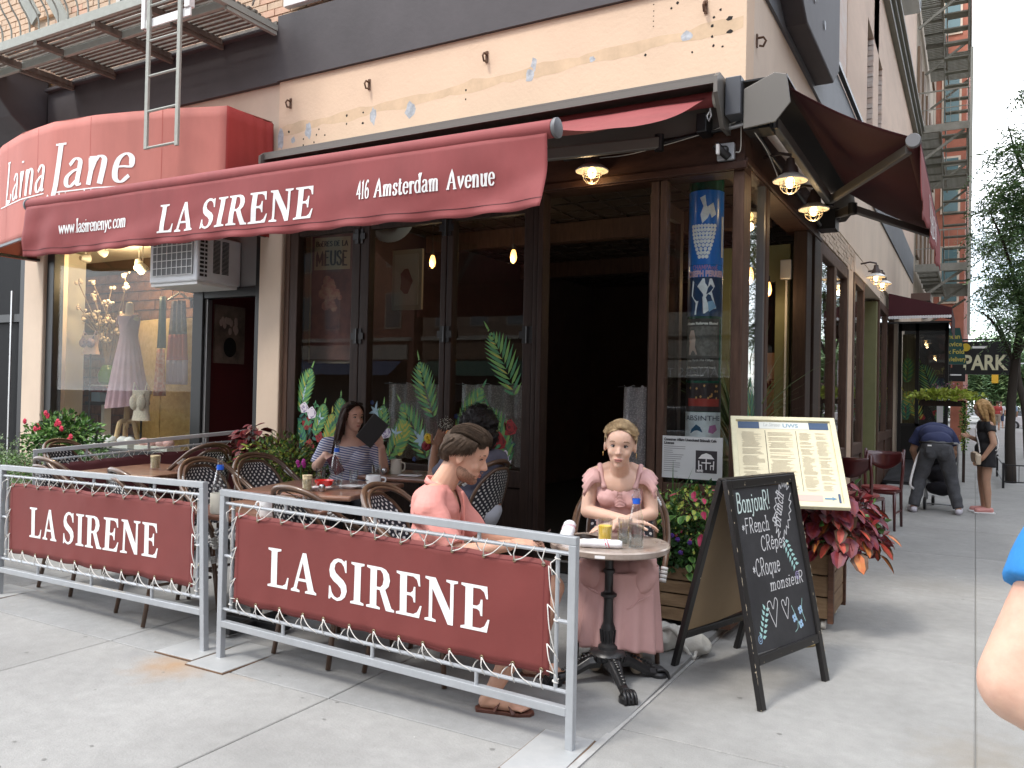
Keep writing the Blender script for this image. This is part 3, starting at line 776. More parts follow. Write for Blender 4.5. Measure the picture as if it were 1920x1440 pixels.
bx('door_pane',m_glass,SX-.475,SX-.468,13.75,15.2,1.05,3.2,parent=dr)
mb=MB()
for r in range(6):
 for c in range(34):
  y=9.36+c*.212+(.106 if r%2 else 0)
  if y>16.4:continue
  if 12.<y<15.7 and r<3:continue
  mb.obox((SX-.03+rb.uniform(-.006,.004),y,3.3+r*.05+.01),(.06,.204,.043))
mb.build('side_brick_courses',mat('side_brick',(.46,.36,.27),.85,var=.2,vscale=12,bump=.4),bld,kind='stuff')
bx('brick_backing',m_mortar,(SX-.25,SX-.045,9.26,12.14,3.26,3.598),(SX-.25,SX-.045,12.15,15.59,3.56,3.598),(SX-.25,SX-.045,15.6,18.6,3.31,3.598))
bx('far_side_wall',m_stucco2,(SX-.3,SX,16.,24.4,3.6,4.66),(SX-.3,SX,18.6,24.4,0,3.6))
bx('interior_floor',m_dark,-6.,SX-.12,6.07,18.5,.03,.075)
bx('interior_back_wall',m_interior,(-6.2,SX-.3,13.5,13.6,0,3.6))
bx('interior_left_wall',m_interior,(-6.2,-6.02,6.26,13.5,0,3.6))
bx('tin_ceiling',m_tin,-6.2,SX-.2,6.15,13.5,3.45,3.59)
mb=MB()
for i in range(16):
 for j in range(22):
  x,y=-5.9+i*.28,6.3+j*.32
  mb.box(x-.11,x+.11,y-.13,y+.13,3.435,3.449)
mb.build('tin_tile',m_tin,bld,kind='stuff')
bx('ceiling_beam',m_wood2,-5.9,SX-.3,8.2,8.35,3.22,3.43);bx('ceiling_beam',m_wood2,-5.9,SX-.3,10.6,10.75,3.22,3.43)
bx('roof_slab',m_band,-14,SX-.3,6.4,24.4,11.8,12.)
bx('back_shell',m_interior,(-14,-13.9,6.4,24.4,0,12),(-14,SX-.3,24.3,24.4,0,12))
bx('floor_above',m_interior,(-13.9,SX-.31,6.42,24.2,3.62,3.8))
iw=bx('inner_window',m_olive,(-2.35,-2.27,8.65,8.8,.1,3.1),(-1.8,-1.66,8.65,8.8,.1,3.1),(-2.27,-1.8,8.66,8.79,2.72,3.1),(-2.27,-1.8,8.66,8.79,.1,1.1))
bx('inner_window_pane',m_glass,-2.27,-1.8,8.7,8.706,1.1,2.72,parent=iw)
bx('peach_board',mat('peach_wall',(.42,.22,.14),.8),-2.26,-1.81,8.9,8.93,.9,2.,parent=iw)
mb=pen_text('SIR\u00c8NE',.1,.05,.2,plane_fn((-2.04,8.898,1.62),(1,0,0),(0,0,1)),align='c',width=.42)
mb.build('sign_lettering',mat('dark_red',(.13,.01,.01),.6),iw)  # reflected name in the inner pane, modelled as solid dark red letters
bx('switch_box',mat('steel_box',(.45,.45,.44),.4,metal=.5),-1.73,-1.62,8.5,8.56,2.72,2.92,parent=iw,bevel=.01)
bx('conduit_pipe',m_offwhite,-1.69,-1.67,8.58,8.6,.9,2.72,parent=iw)
# AWNINGS
m_canvas=mat('red_canvas',(.245,.05,.05),.75,var=.12,vscale=3.5,bump=.45,bscale=7,stretch=(1,1,.5),detail=10)
m_canvas_dk=mat('maroon_canvas',(.055,.005,.009),.8,var=.08,vscale=3,bump=.1,bscale=200)
m_boutc=mat('orange_red_canvas',(.46,.155,.125),.75,var=.14,vscale=1.6,bump=.35,bscale=5,stretch=(1,1,.35),detail=10)
m_metalw=mat('grey_brown_metal',(.15,.14,.125),.45,metal=.3)
m_box=mat('slate_metal',(.075,.08,.09),.45,metal=.2)
m_letter=mat('white_lettering',(.82,.81,.8),.6)
m_alu=mat('brushed_aluminium',(.42,.43,.44),.35,metal=.7)
aw=thing('awning','long dark red canvas awning over the cafe tables, extended, with white serif lettering','awning',(-3.9,5.8,3.6))
mb=MB()
mb.box(-5.95,-1.6,5.6,5.93,3.75,3.765)
mb.box(-5.95,-1.6,5.6,5.614,3.7,3.749)
mb.box(-5.95,-1.6,5.91,5.93,3.46,3.749)
mb.build('cassette',m_metalw,aw)
pr=[(5.93,3.42),(5.93,3.775),(5.62,3.775),(5.56,3.73),(5.56,3.62),(5.74,3.42)]
mb=MB();mb.prism(pr,-1.598,-1.57,'x');mb.build('cassette_end_plate',m_metalw,aw)
mb=MB();mb.prism(pr,-5.98,-5.952,'x');mb.build('cassette_end_plate',m_metalw,aw)
mb=MB();mb.lathe([(.055,-5.9),(.055,-1.66)],16,(0,5.79,3.655),Matrix.Rotation(R_(90),3,'Y'));mb.build('roller_tube',m_canvas,aw,smooth='auto')
mb=MB();mb.lathe([(.062,-1.655),(.062,-1.612)],16,(0,5.79,3.655),Matrix.Rotation(R_(90),3,'Y'));mb.build('roller_end',m_offwhite,aw,smooth='auto')
BY,BZ=3.57,2.815
XL0,XR0=-6.24,-1.815
def roof(u,v):
 x=(XL0+(XR0-XL0)*u)*(1-v)+(-5.9+(-1.7+5.9)*u)*v
 y=BY+(5.75-BY)*v
 z=BZ+.02+.024*(1-2*u)*(1-v)+(3.66-BZ-.02)*v-(.05+.04*(1-u))*math.sin(PI*v)
 edge=max(0,u-.8)/.2
 z+=-.05*edge**2*math.sin(PI*v)+.012*math.sin(u*37+v*6)*v*(1-v)*4*(.3+edge)+.006*noise.noise(Vector((x*2,y*3,0)))
 return Vector((x,y,z))
MB().grid(roof,80,26).build('canvas_roof',m_canvas,aw,smooth=True,fix=False)
mb=MB();mb.tube([(XL0,BY,BZ+.044),(XR0,BY,BZ-.004)],.045,16);mb.build('front_bar',m_canvas,aw,smooth='auto')
for x in(XL0-.03,XR0+.002):
 mb=MB();mb.lathe([(.044,x),(.05,x+.008),(.05,x+.024),(.03,x+.03)],16,(0,BY,BZ+(.044 if x<-4 else-.004)),Matrix.Rotation(R_(90),3,'Y'));mb.build('bar_end_cap',mat('cap_grey',(.16,.16,.165),.5,metal=.3),aw,smooth='auto')
VH=.375
def val(x,y,h=0.):
 """x along the bar from its left end, y height above hem (0..VH)"""
 u=x/(XR0-XL0);v=1-y/VH
 wz=.008*math.sin(u*26+v*1.3)+.018*noise.noise(Vector((u*9+v*2.,v*1.5,3.3)))
 k=max(0,(u-.72)/.28)
 wz+=.022*k*math.sin((x*5.2+v*3.6))+.008*k*math.sin(x*13-v*6)
 k2=max(0,(.12-u)/.12)
 wz+=.02*k2*math.sin(x*17+v*3)
 sc=.01*math.sin(x*2*PI/.31)*max(0,(v-.86)/.14)
 sag=.007*math.sin(x*2*PI/.31+1)*max(0,v-.6)
 return Vector((XL0+x,BY-.035-(wz*(.25+v))-sc*1.2-h,BZ-.005+.024*(1-2*u)-VH*v+sag))
Lx=XR0-XL0-.02
MB().grid(lambda u,v:val(u*Lx,v*VH),220,16).build('valance',m_canvas,aw,smooth=True,solid=.003,fix=False)
mb=MB();mb.grid(lambda u,v:val(u*Lx,.045+v*.004,.003),220,1);mb.build('hem_seam',m_canvas_dk,aw,fix=False)
LTX=lambda ox,oy:(lambda x,y,h=0.:val(ox+x,oy+y,h))
cap_text('LA SIRENE',.185,LTX(1.52,.075),1.36,space=.34,gap=.07,shear=.16,lift=.004,cut=.035).build('lettering',m_letter,aw,fix=False)
pen_text('www.lasirenenyc.com',.095,.06,.17,LTX(.43,.145),gap=.035,lift=.005,width=.76,shear=.12,mb=None).build('small_lettering',m_letter,aw,fix=False)
for w_,x_,q_ in(('416',0,.092),('Amsterdam',.125,.431),('Avenue',.6,.29)):pen_text(w_,.098,.06,.19,LTX(3.22+x_,.15),gap=.1,lift=.005,width=q_,shear=.12).build('small_lettering',m_letter,aw,fix=False)
def arm(parent,a,b,c,m=m_metalw):
 mb=MB();mb.bar(a,b,.055,.085);mb.build('folding_arm',m,parent,bevel=.01)
 mb=MB();mb.bar(b,c,.045,.07);mb.build('folding_arm',m,parent,bevel=.01)
 mb=MB();mb.lathe([(.04,-.05),(.04,.05)],12,b);mb.build('arm_joint',m_black,parent,smooth='auto');mb=MB();mb.lathe([(.035,-.06),(.035,.06)],12,a);mb.build('arm_joint',m_black,parent,smooth='auto')
arm(aw,(-2.05,5.75,3.38),(-2.95,4.62,3.05),(-2.25,BY+.05,BZ+.01))
arm(aw,(-5.6,5.75,3.38),(-4.7,4.62,3.05),(-5.6,BY+.05,BZ+.01))
mb=MB();mb.box(-1.78,-1.7,5.76,5.93,3.42,3.56);mb.build('bracket',m_black,aw,bevel=.01)
mb=MB();mb.tube([(-1.66,5.7,3.56),(-1.645,5.68,3.5),(-1.66,5.68,3.46),(-1.675,5.68,3.5),(-1.66,5.7,3.54)],.006,6);mb.build('crank_eye',m_alu,aw)
bx('corner_metal_box',m_box,-1.56,SX+.03,5.72,5.938,3.5,3.77,bevel=.006)
sa=thing('awning','dark maroon canvas awning over the side street, seen from underneath','awning',(-1.3,7.6,3.6))
pr2=[(SX+.04,3.4),(SX+.04,3.68),(SX+.25,3.765),(SX+.33,3.74),(SX+.36,3.54),(SX+.26,3.42)]
def px_(pts,a,b,nm,m):
 mb=MB();n=len(pts)
 mb.prism(pts,0,1,'y')
 mb.v=[(x,a+(b-a)*y,z)for x,y,z in mb.v]
 return mb.build(nm,m,sa,bevel=.004)
px_(pr2,5.76,5.775,'cassette_end_plate',m_metalw)
px_(pr2,9.3,9.315,'cassette_end_plate',m_metalw)
mb=MB();mb.box(SX+.03,SX+.33,5.776,9.3,3.735,3.747);mb.build('cassette',m_black,sa)
SXO,SZO=-.375,3.235
def roof2(u,v):
 x=(SX+.3)+(SXO-SX-.3)*v
 z=3.7+(SZO+.03-3.7)*v-.04*math.sin(PI*v)
 return Vector((x,5.84+(6.02-5.84)*v+3.4*u,z+.008*math.sin(u*25)*v*(1-v)))
MB().grid(roof2,40,14).build('canvas_roof',m_canvas_dk,sa,smooth=True,solid=.003,fix=False)
mb=MB();mb.lathe([(.045,6.),(.045,9.46)],14,(SXO,0,SZO),Matrix.Rotation(R_(-90),3,'X'));mb.build('front_bar',m_canvas_dk,sa,smooth='auto')
mb=MB();mb.lathe([(.044,5.965),(.048,5.975),(.048,5.999)],16,(SXO,0,SZO),Matrix.Rotation(R_(-90),3,'X'));mb.build('bar_end_cap',MATS['cap_grey'],sa,smooth='auto')
def val2(x,y,h=0.):
 v=1-y/.38
 return Vector((SXO+.04+h+.014*math.sin(x*6+v)*v,6.03+x,SZO-.01-.38*v+.012*math.sin(x*19)*v))
MB().grid(lambda u,v:val2(u*3.4,v*.38),90,8).build('valance',m_canvas,sa,smooth=True,solid=.003,fix=False)
cap_text('LA SIRENE',.2,lambda x,y,h:val2(1.1+x,.09+y,h+.003),1.34,space=.34,gap=.07).build('lettering',m_letter,sa,fix=False)
arm(sa,(SX+.2,5.98,3.5),(SX+.36,7.5,3.24),(SXO-.03,6.1,SZO-.02))
arm(sa,(SX+.2,9.1,3.46),(SX+.5,7.9,3.24),(SXO-.03,9.3,SZO-.02))
mb=MB();mb.box(SX+.02,SX+.2,5.86,6.06,3.42,3.5);mb.box(SX+.02,SX+.2,9.,9.25,3.3,3.5);mb.build('bracket',m_black,sa,kind='stuff')
ba=thing('awning','faded orange red bowed awning of the neighbouring boutique with white italic lettering','awning',(-8.2,5.6,3.6))
prof=[(-6.2,5.36),(-6.87,5.13),(-7.6,4.96),(-8.2,4.9),(-8.85,4.96),(-9.55,5.13),(-10.2,5.36)]
def seg_len():
 L=[0]
 for a,b in zip(prof[:-1],prof[1:]):L.append(L[-1]+math.hypot(b[0]-a[0],b[1]-a[1]))
 return L
PL=seg_len()
def bf(s,z,h=0.):
 """s: metres along the front from the LEFT end"""
 t=PL[-1]-s
 t=min(max(t,0),PL[-1])
 for i in range(len(PL)-1):
  if t<=PL[i+1]+1e-9:
   k=(t-PL[i])/(PL[i+1]-PL[i]);a,b=prof[i],prof[i+1]
   nx,ny=(b[1]-a[1]),-(b[0]-a[0]);ln=math.hypot(nx,ny)
   nx,ny=nx/ln,ny/ln
   if ny>0:nx,ny=-nx,-ny
   w=.006*noise.noise(Vector((s*2,z*2,1)))
   return Vector((a[0]+(b[0]-a[0])*k+nx*(h+w),a[1]+(b[1]-a[1])*k+ny*(h+w),z))
LB=PL[-1]
MB().grid(lambda u,v:bf(u*LB,3.02+1.16*v),48,12).build('front_panel',m_boutc,ba,smooth='auto',solid=.003,fix=False)
mb=MB();mb.grid(lambda u,v:Vector((-6.2+.01*math.sin(u*30+v*5)*u,5.36+(5.955-5.36)*u,3.03+(4.185-3.03-0.*u)*v)),20,10)
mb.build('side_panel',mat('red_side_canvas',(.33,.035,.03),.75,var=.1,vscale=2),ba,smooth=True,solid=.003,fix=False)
mb=MB();n=len(prof)
mb.add([(x,y,4.18)for x,y in prof]+[(-10.2,5.94,4.2),(-6.2,5.94,4.2)],[tuple(range(n+2))])
mb.build('top_panel',m_boutc,ba,solid=.003)
mb=MB();mb.grid(lambda u,v:Vector((-10.2,5.36+.58*u,3.03+1.155*v)),4,4);mb.build('side_panel',m_boutc,ba,solid=.003,fix=False)
mb=MB()
for x0,s in((-6.25,1),(-10.15,1)):mb.bar((x0,5.36,3.05),(x0,5.93,3.05),.03)
for i in range(6):mb.bar((*prof[i][:2],3.04),(*prof[i+1][:2],3.04),.028)
mb.bar((-9.9,5.25,3.05),(-9.9,5.9,3.4),.02);mb.bar((-9.,5.,3.05),(-9.,5.9,3.3),.02)
mb.build('awning_frame',m_black,ba,kind='stuff')
mb=MB()
for s in(.9,1.75,2.6,3.45):mb.grid(lambda u,v:bf(s+.006*u,3.03+1.14*v,.0025),1,6)
mb.build('seam',mat('seam_red',(.38,.075,.06),.8),ba,kind='stuff',fix=False)
def bt(ox,oz):
 return lambda x,y,h=0.:bf(ox+x,oz+y,h+.004)
pen_text('Laina',.43,.045,.15,bt(.86,3.5),shear=.24,gap=.13,width=1.08,serif=False).build('lettering',m_letter,ba,fix=False)
pen_text('J',.44,.05,.16,bt(2.02,3.5),shear=.14,gap=0).build('lettering',m_letter,ba,fix=False)
pen_text('ane',.44,.045,.15,bt(2.23,3.5),shear=.24,gap=.13,width=.92,serif=False).build('lettering',m_letter,ba,fix=False)
mb=MB();mb.grid(lambda u,v:bf(.7+1.2*u,3.462+.012*v,.005),14,1);mb.grid(lambda u,v:bf(2.08+1.02*u,3.45+.012*v,.005),14,1)
mb.build('underline',m_letter,ba,fix=False,kind='stuff')
pen_text('Fine Lingerie',.125,.05,.15,bt(2.16,3.335),gap=.09,width=.95).build('small_lettering',m_letter,ba,fix=False)
ea=thing('awning','small dark red sloping awning with white scalloped trim over the glazed side entrance','awning',(-.9,17.6,3.2))
x0,x1,y0,y1=SX+.01,-.4,17.3,20.
mb=MB()
mb.add([(x0,y0,3.14),(x1,y0,3.14),(x1,y0,3.3),(x0,y0,3.6)],[(0,1,2,3)])
mb.add([(x0,y0,3.6),(x1,y0,3.3),(x1,y1,3.3),(x0,y1,3.6)],[(0,1,2,3)])
mb.add([(x1+.004,y0,2.86),(x1+.004,y1,2.86),(x1+.004,y1,3.3),(x1+.004,y0,3.3)],[(0,1,2,3)])
mb.build('canvas',m_canvas_dk,ea,solid=.01)
mb=MB()
for k in range(24):
 x=x0+(x1-x0)*(k+.5)/24
 mb.lathe([(.03,0),(.03,.006)],8,(x,y0-.008,3.135),Matrix.Rotation(R_(90),3,'X'))
mb.build('scalloped_trim',m_print,ea,kind='stuff')
mb=MB();mb.bar((x0,y0-.03,3.03),(x1,y0-.03,3.03),.03);mb.build('awning_frame',m_black,ea)
# FIRE ESCAPES
fe=thing('fire_escape','pale green grey iron fire escape balcony above the boutique with hanging ladder','fire escape',(-7.9,5.6,5.2))
X0,X1,Y0,Y1,Z0=-9.55,-6.16,5.,5.95,5.2
mb=MB();mb.box(-12.5,X1,Y0-.02,Y0+.02,Z0-.04,Z0+.06);mb.build('outer_rail',m_iron,fe,bevel=.004)
mb=MB();mb.box(-12.5,X1,5.3,5.34,Z0-.1,Z0-.02);mb.build('stringer',m_iron,fe,bevel=.004)
mb=MB();mb.box(X0,X1,Y1-.03,Y1,Z0-.05,Z0+.01);mb.build('wall_rail',m_irondark,fe)
for x in(X0,-8.75,-7.75,-6.95,X1-.02):
 mb=MB();mb.box(x-.03,x+.03,Y0,5.93,Z0-.09,Z0-.03);mb.box(x-.02,x+.02,5.3,5.93,Z0-.13,Z0-.092);mb.build('cross_beam',m_irondark if x<-6.5 else m_iron,fe)
 mb=MB();mb.lathe([(.03,0),(.03,.02)],8,(x,5.93,Z0-.07),Matrix.Rotation(R_(90),3,'X'));mb.build('anchor_bolt',m_irondark,fe)
rs=random.Random(2)
sl=MB().box(0,3.36,-.02,.02,-.012,.012).build('slat',m_irondark,fe)
ys=[5.06+k*.066 for k in range(13)]
sl.matrix_basis=Matrix.Translation((X0+.01,ys[0],Z0+0.))
for y in ys[1:]:inst('slat',sl.data,fe,Matrix.Translation((X0+.01+rs.uniform(-.02,.02),y,Z0+rs.uniform(-.006,.006))))
sl2=MB().box(0,2.9,-.02,.02,-.012,.012).build('slat',m_irondark,fe);sl2.matrix_basis=Matrix.Translation((-12.5,ys[0],Z0))
for y in ys[1:7]:inst('slat',sl2.data,fe,Matrix.Translation((-12.5,y,Z0)))
bal=None
for k in range(22):
 x=-6.3-k*.17
 if-7.45<x<-6.95:continue
 if bal is None:
  pts=catmull([(0,0,0),(0,-.02,.15),(0,-.13,.32),(0,-.16,.48),(0,-.08,.66),(0,0,.82),(0,0,1.)],5)
  bal=MB().tube(pts,.01,6).build('baluster',m_iron,fe,smooth=True);bal.matrix_basis=Matrix.Translation((x,Y0,Z0+.05))
 else:inst('baluster',bal.data,fe,Matrix.Translation((x,Y0,Z0+.05)))
for sx_ in(-9.2,-8.35):
 mb=MB()
 for s in(-1,1):
  pts=[(sx_+s*(.05+.09*(1-t/14)*math.cos(t*.75)),Y0-.15,Z0+.62+.09*(1-t/14)*math.sin(t*.75))for t in range(13)]
  mb.tube(pts,.009,6)
 mb.build('scroll',m_iron,fe,smooth=True)
for y in(5.3,5.62):
 mb=MB();mb.tube(catmull([(X1-.02,y,Z0+.04),(X1+.1,y,Z0+.35),(X1+.04,y,Z0+.7),(X1-.02,y,Z0+1.)],5),.01,6);mb.build('baluster',m_iron,fe,smooth=True)
mb=MB();mb.box(-12.5,X1,Y0-.02,Y0+.02,Z0+1.04,Z0+1.08);mb.build('handrail',m_iron,fe)
mb=MB();mb.bar((-9.,5.55,Z0+.3),(-10.6,5.55,Z0+2.3),.03,.16);mb.bar((-9.,5.15,Z0+.3),(-10.6,5.15,Z0+2.3),.03,.16);mb.build('stair_stringer',m_iron,fe,kind='stuff')
lad=MB();LX0,LX1,LY=-6.74,-6.31,4.9
mb=MB();mb.box(LX0-.022,LX0+.022,LY-.012,LY+.012,3.71,7.);mb.build('ladder_rail',m_iron,fe,bevel=.003)
mb=MB();mb.box(LX1-.022,LX1+.022,LY-.012,LY+.012,3.69,7.);mb.build('ladder_rail',m_iron,fe,bevel=.003)
rung=None
for z in(3.72,4.06,4.39,4.72,5.05,5.38,5.7):
 if rung is None:
  rung=MB().tube([(LX0,LY,0),(LX1,LY,0)],.012,6).build('rung',m_iron,fe);rung.matrix_basis=Matrix.Translation((0,0,z))
 else:inst('rung',rung.data,fe,Matrix.Translation((0,0,z)))
mb=MB();mb.box(LX0-.12,LX1+.12,LY+.014,LY+.03,4.86,4.94);mb.box(LX0-.12,LX0-.07,LY+0.,LY+.06,4.86,6.2);mb.box(LX1+.05,LX1+.12,LY,LY+.06,4.94,6.2);mb.build('ladder_guide',m_white,fe,bevel=.003)
fs=thing('fire_escape','tall olive grey fire escape stack on the side street facade, seen end on','fire escape',(SX,27,5.2))
m_i2=mat('side_escape_paint',(.19,.18,.145),.7,var=.25,vscale=5,rgb2=(.28,.27,.23))
XA,XB,XM=SX+.02,-.22,-.92
LEV=[5.2,8.95,12.7,16.4]
slat=None
for L,z in enumerate(LEV):
 for(ya,yb,xa,xb)in((24.6,32.,XA,XM),(29.5,32.,XM,XB)):
  n=int((yb-ya)/.13)
  for k in range(n):
   if slat is None:
    slat=MB().box(0,1,-.03,.03,-.015,.015).build('slat',m_i2,fs);slat.matrix_basis=Matrix.Translation((xa,ya,z))@Matrix.Diagonal((xb-xa,1,1,1))
   elif L<3:inst('slat',slat.data,fs,Matrix.Translation((xa,ya+k*.13,z))@Matrix.Diagonal((xb-xa,1,1,1)))
 mb=MB();mb.box(XM-.02,XM+.02,24.6,32,z-.14,z+.02);mb.box(XB-.04,XB,24.6,32,z-.16,z+.04);mb.box(XA,XB,24.56,24.6,z-.16,z+.04);mb.box(XA,XB,28.4,28.45,z-.14,z-.02)
 for k in range(6):mb.box(XA,XM,25.6+k,25.64+k,z-.07,z-.017)
 mb.build('platform_frame',m_i2,fs,kind='stuff')
 mb=MB();mb.bar((XA,24.8,z-.95),(XB-.1,24.8,z-.12),.05,.07);mb.bar((XA,28.4,z-.95),(XB-.1,28.4,z-.12),.05,.07);mb.bar((XA,31.8,z-.95),(XB-.1,31.8,z-.12),.05,.07)
 mb.build('bracket_brace',m_i2,fs,kind='stuff')
 mb=MB()
 for k in range(32):mb.box(XB-.02,XB-.005,24.6+k*.235,24.615+k*.235,z,z+.95)
 mb.box(XB-.03,XB,24.6,32,z+.94,z+.98);mb.box(XB-.03,XB,24.6,32,z+.5,z+.52);mb.box(XA,XB,24.58,24.6,z+.92,z+.96);mb.box(XA,XB,24.58,24.6,z+.45,z+.47)
 for k in range(6):mb.box(XA+.2*k,XA+.012+.2*k,24.585,24.6,z,z+.95)
 mb.build('railing',m_i2,fs,kind='stuff')
 if L<3:
  zn=LEV[L+1]
  for k in range(13):
   t=(k+.5)/13
   if k==0 and L==0:
    tr=MB().box(XM+.06,XB-.06,-.12,.12,-.018,.018).build('stair_tread',m_i2,fs);tr.matrix_basis=Matrix.Translation((0,29.2-4.2*t,z+(zn-z)*t))
   else:inst('stair_tread',tr.data,fs,Matrix.Translation((0,29.2-4.2*t,z+(zn-z)*t)))
  mb=MB();mb.bar((XM+.04,29.3,z),(XM+.04,25.,zn),.03,.2);mb.bar((XB-.05,29.3,z),(XB-.05,25.,zn),.03,.2);mb.build('stair_stringer',m_i2,fs,kind='stuff')
mb=MB();mb.box(XB+.02,XB+.09,24.2,24.28,3.3,10.8);mb.build('flag_pole',mat('pale_pole',(.33,.33,.28),.6),fs)
# BOUTIQUE FRONT AND DISPLAY
m_bframe=mat('black_frame',(.016,.017,.018),.4)
shop=thing('boutique_front','black framed display window and recessed red doorway of the boutique','shop front',(-8.2,6.,0))
bx('frame_post',m_bframe,-10.045,-9.9,5.97,6.1,0,3.28,parent=shop,bevel=.006)
bx('frame_post',m_bframe,-7.36,-7.2,5.97,6.1,0,3.28,parent=shop,bevel=.006)
bx('frame_post',m_bframe,-6.42,-6.335,5.97,6.1,0,3.28,parent=shop,bevel=.006)
bx('frame_sill',m_bframe,-9.898,-7.362,5.97,6.1,0.,.78,parent=shop,bevel=.006)
bx('frame_head',m_bframe,-9.898,-7.362,5.97,6.1,3.2,3.3,parent=shop)
bx('transom',m_bframe,-7.198,-6.422,5.98,6.08,2.46,2.56,parent=shop,bevel=.006)
bx('display_pane',m_glassb,-9.898,-7.362,6.01,6.016,.782,3.198,parent=shop)
bx('transom_panel',mat('grey_panel',(.25,.25,.25),.4),-7.198,-6.422,6.02,6.03,2.562,3.28,parent=shop)
bx('door_leaf_edge',mat('steel',(.3,.3,.3),.35,metal=.6),-7.195,-7.16,6.,6.06,.1,2.45,parent=shop)
m_redwall=mat('dark_red_wall',(.095,.012,.014),.6,var=.15,vscale=2)
bx('doorway_wall',m_redwall,-7.3,-7.25,6.11,9.,0.,3.3,parent=shop)
bx('doorway_wall',m_dark,-6.33,-6.25,6.26,9.,0,3.3,parent=shop)
bx('doorway_back',m_dark,-7.25,-6.33,9.,9.1,0,3.3,parent=shop)
bx('shop_ceiling',m_offwhite,-13.5,-6.25,6.12,10.,3.32,3.38,parent=shop)
bx('shop_floor',m_wood2,-13.5,-6.34,6.11,10.,0.,.05,parent=shop)
bx('display_platform',mat('pale_board',(.45,.4,.33),.6),-12.5,-7.31,6.11,7.2,.6,.7,parent=shop)
m_bb=mat('old_brick',(.13,.062,.038),.85,var=.45,vscale=10,bump=.4)
bx('brick_backing',mat('dark_mortar',(.07,.05,.038),.95),-13.5,-7.31,7.46,7.6,0.,3.32,parent=shop)
b0=None;nb=0;rb2=random.Random(8)
for r in range(19):
 for c in range(16):
  x=-12.9+c*.24+(.12 if r%2 else 0)
  if nb>=290:break
  z=.75+r*.135
  if z>3.25:continue
  if b0 is None:b0=MB().obox((0,0,0),(.225,.07,.118)).build('brick',m_bb,shop);b0.matrix_basis=Matrix.Translation((x,7.44,z))
  else:inst('brick',b0.data,shop,Matrix.Translation((x,7.44+rb2.uniform(-.008,.006),z)))
  nb+=1
bx('white_column',m_offwhite,-11.2,-10.7,6.5,6.9,.7,3.3,parent=shop)
gs=thing('folding_screen','tall gold damask folding screen at the back of the boutique window','screen',(-8.9,7.,.7))
m_gold=mat('gold_damask',(.34,.24,.1),.55,var=.5,vscale=16,bump=.3,bscale=12,rgb2=(.52,.4,.2),detail=9)
for i,(xa,ya,xb,yb)in enumerate(((-9.95,7.2,-9.25,7.05),(-9.25,7.05,-8.75,7.15),(-8.75,7.15,-8.35,6.95))):
 mb=MB();mb.bar((xa,ya,1.55),(xb-.01,yb,1.55),.03,1.7);mb.build('screen_panel',m_gold,gs,bevel=.008)
m_bulbw=mat('warm_bulb',(1,.8,.5),.5,emit=(1.,.72,.38),estr=14)
m_lampshell=mat('lamp_shell',(.35,.35,.34),.4)
def point(name,loc,e,r=.04,col=(1,.7,.38)):
 l=bpy.data.lights.new(name,'POINT');l.energy=e;l.shadow_soft_size=r;l.color=col
 o=bpy.data.objects.new(name,l);COL.objects.link(o);o.location=loc;return o
for i,(x,y,z,s,lab)in enumerate(((-9.5,6.85,3.1,1,'lit spotlight on the boutique ceiling, brightest and nearest the window air conditioner side'),(-9.22,6.7,3.02,1,'lit spotlight low beside the air conditioner in the boutique window'),(-9.75,6.5,3.22,0,'unlit grey track spotlight above the display dress'),(-10.1,6.5,3.16,0,'unlit grey track spotlight at the left of the boutique window'))):
 t=thing('spotlight',lab,'spotlight',(x,y,z),group='track spotlights in the boutique')
 mb=MB();mb.lathe([(.03,.07),(.05,.02),(.058,-.05),(.05,-.05),(.04,0)],14,(x,y,z),Matrix.Rotation(R_(20+i*25),3,'X'));mb.tube([(x,y,z+.05),(x,y,3.315)],.01,6)
 mb.build('lamp_housing',m_lampshell,t,smooth='auto')
 if s:
  mb=MB();mb.ell((x,y-.02,z-.05),.042);mb.build('bulb',m_bulbw,t,smooth=True)
  point('spotlight_light',(x,y-.12,z-.12),9)
point('boutique_ceiling_light',(-9.6,6.5,2.9),8)
point('boutique_ceiling_light',(-11.2,6.9,2.9),3)
mq=thing('mannequin','headless dress form wearing a long mauve nightdress on a wooden stand','mannequin',(-9.03,6.4,.7))
X,Y=-9.03,6.4
m_form=mat('linen_form',(.6,.46,.32),.8)
me=fuse([cap((X,Y,2.5),.045,(X,Y,2.42),.05),elp((X,Y,2.33),(.16,.09,.07)),elp((X,Y-0.,2.2),(.115,.078,.1)),elp((X,Y,2.),(.1,.07,.14))],.012,4)
addmesh('dress_form',me,m_form,mq)
m_mauve=mat('mauve_jersey',(.44,.27,.3),.75,var=.08,vscale=8,bump=.1)
rings=[]
for j in range(26):
 t=j/25;z=2.355-1.1*t
 if t<.22:rx,ry=.15-.035*(t/.22),.118-.025*(t/.22)
 else:rx=.118+.17*((t-.22)/.78)**.8;ry=.094+.13*((t-.22)/.78)
 rings.append([(X+(rx+.016*max(0,t-.2)*math.sin(k*PI*2/96*17+1.5*math.sin(j*.2)))*math.cos(2*PI*k/96),Y+(ry+.02*max(0,t-.2)*math.sin(k*2*PI/96*17))*math.sin(2*PI*k/96),z+(.03 if t>.95 else 0)*math.sin(k*2*PI/96+1))for k in range(96)])
mb=MB();mb.loft(rings);mb.build('dress',m_mauve,mq,smooth=True)
mb=MB();
for s in(-1,1):mb.tube(catmull([(X+s*.1,Y-.1,2.24),(X+s*.12,Y-.07,2.34),(X+s*.12,Y+0.,2.38),(X+s*.11,Y+.06,2.32)],4),.012,6)
mb.build('strap',m_mauve,mq,kind='stuff')
m_blond=mat('blond_wood',(.52,.34,.16),.5,var=.15,vscale=5,stretch=(4,4,.5))
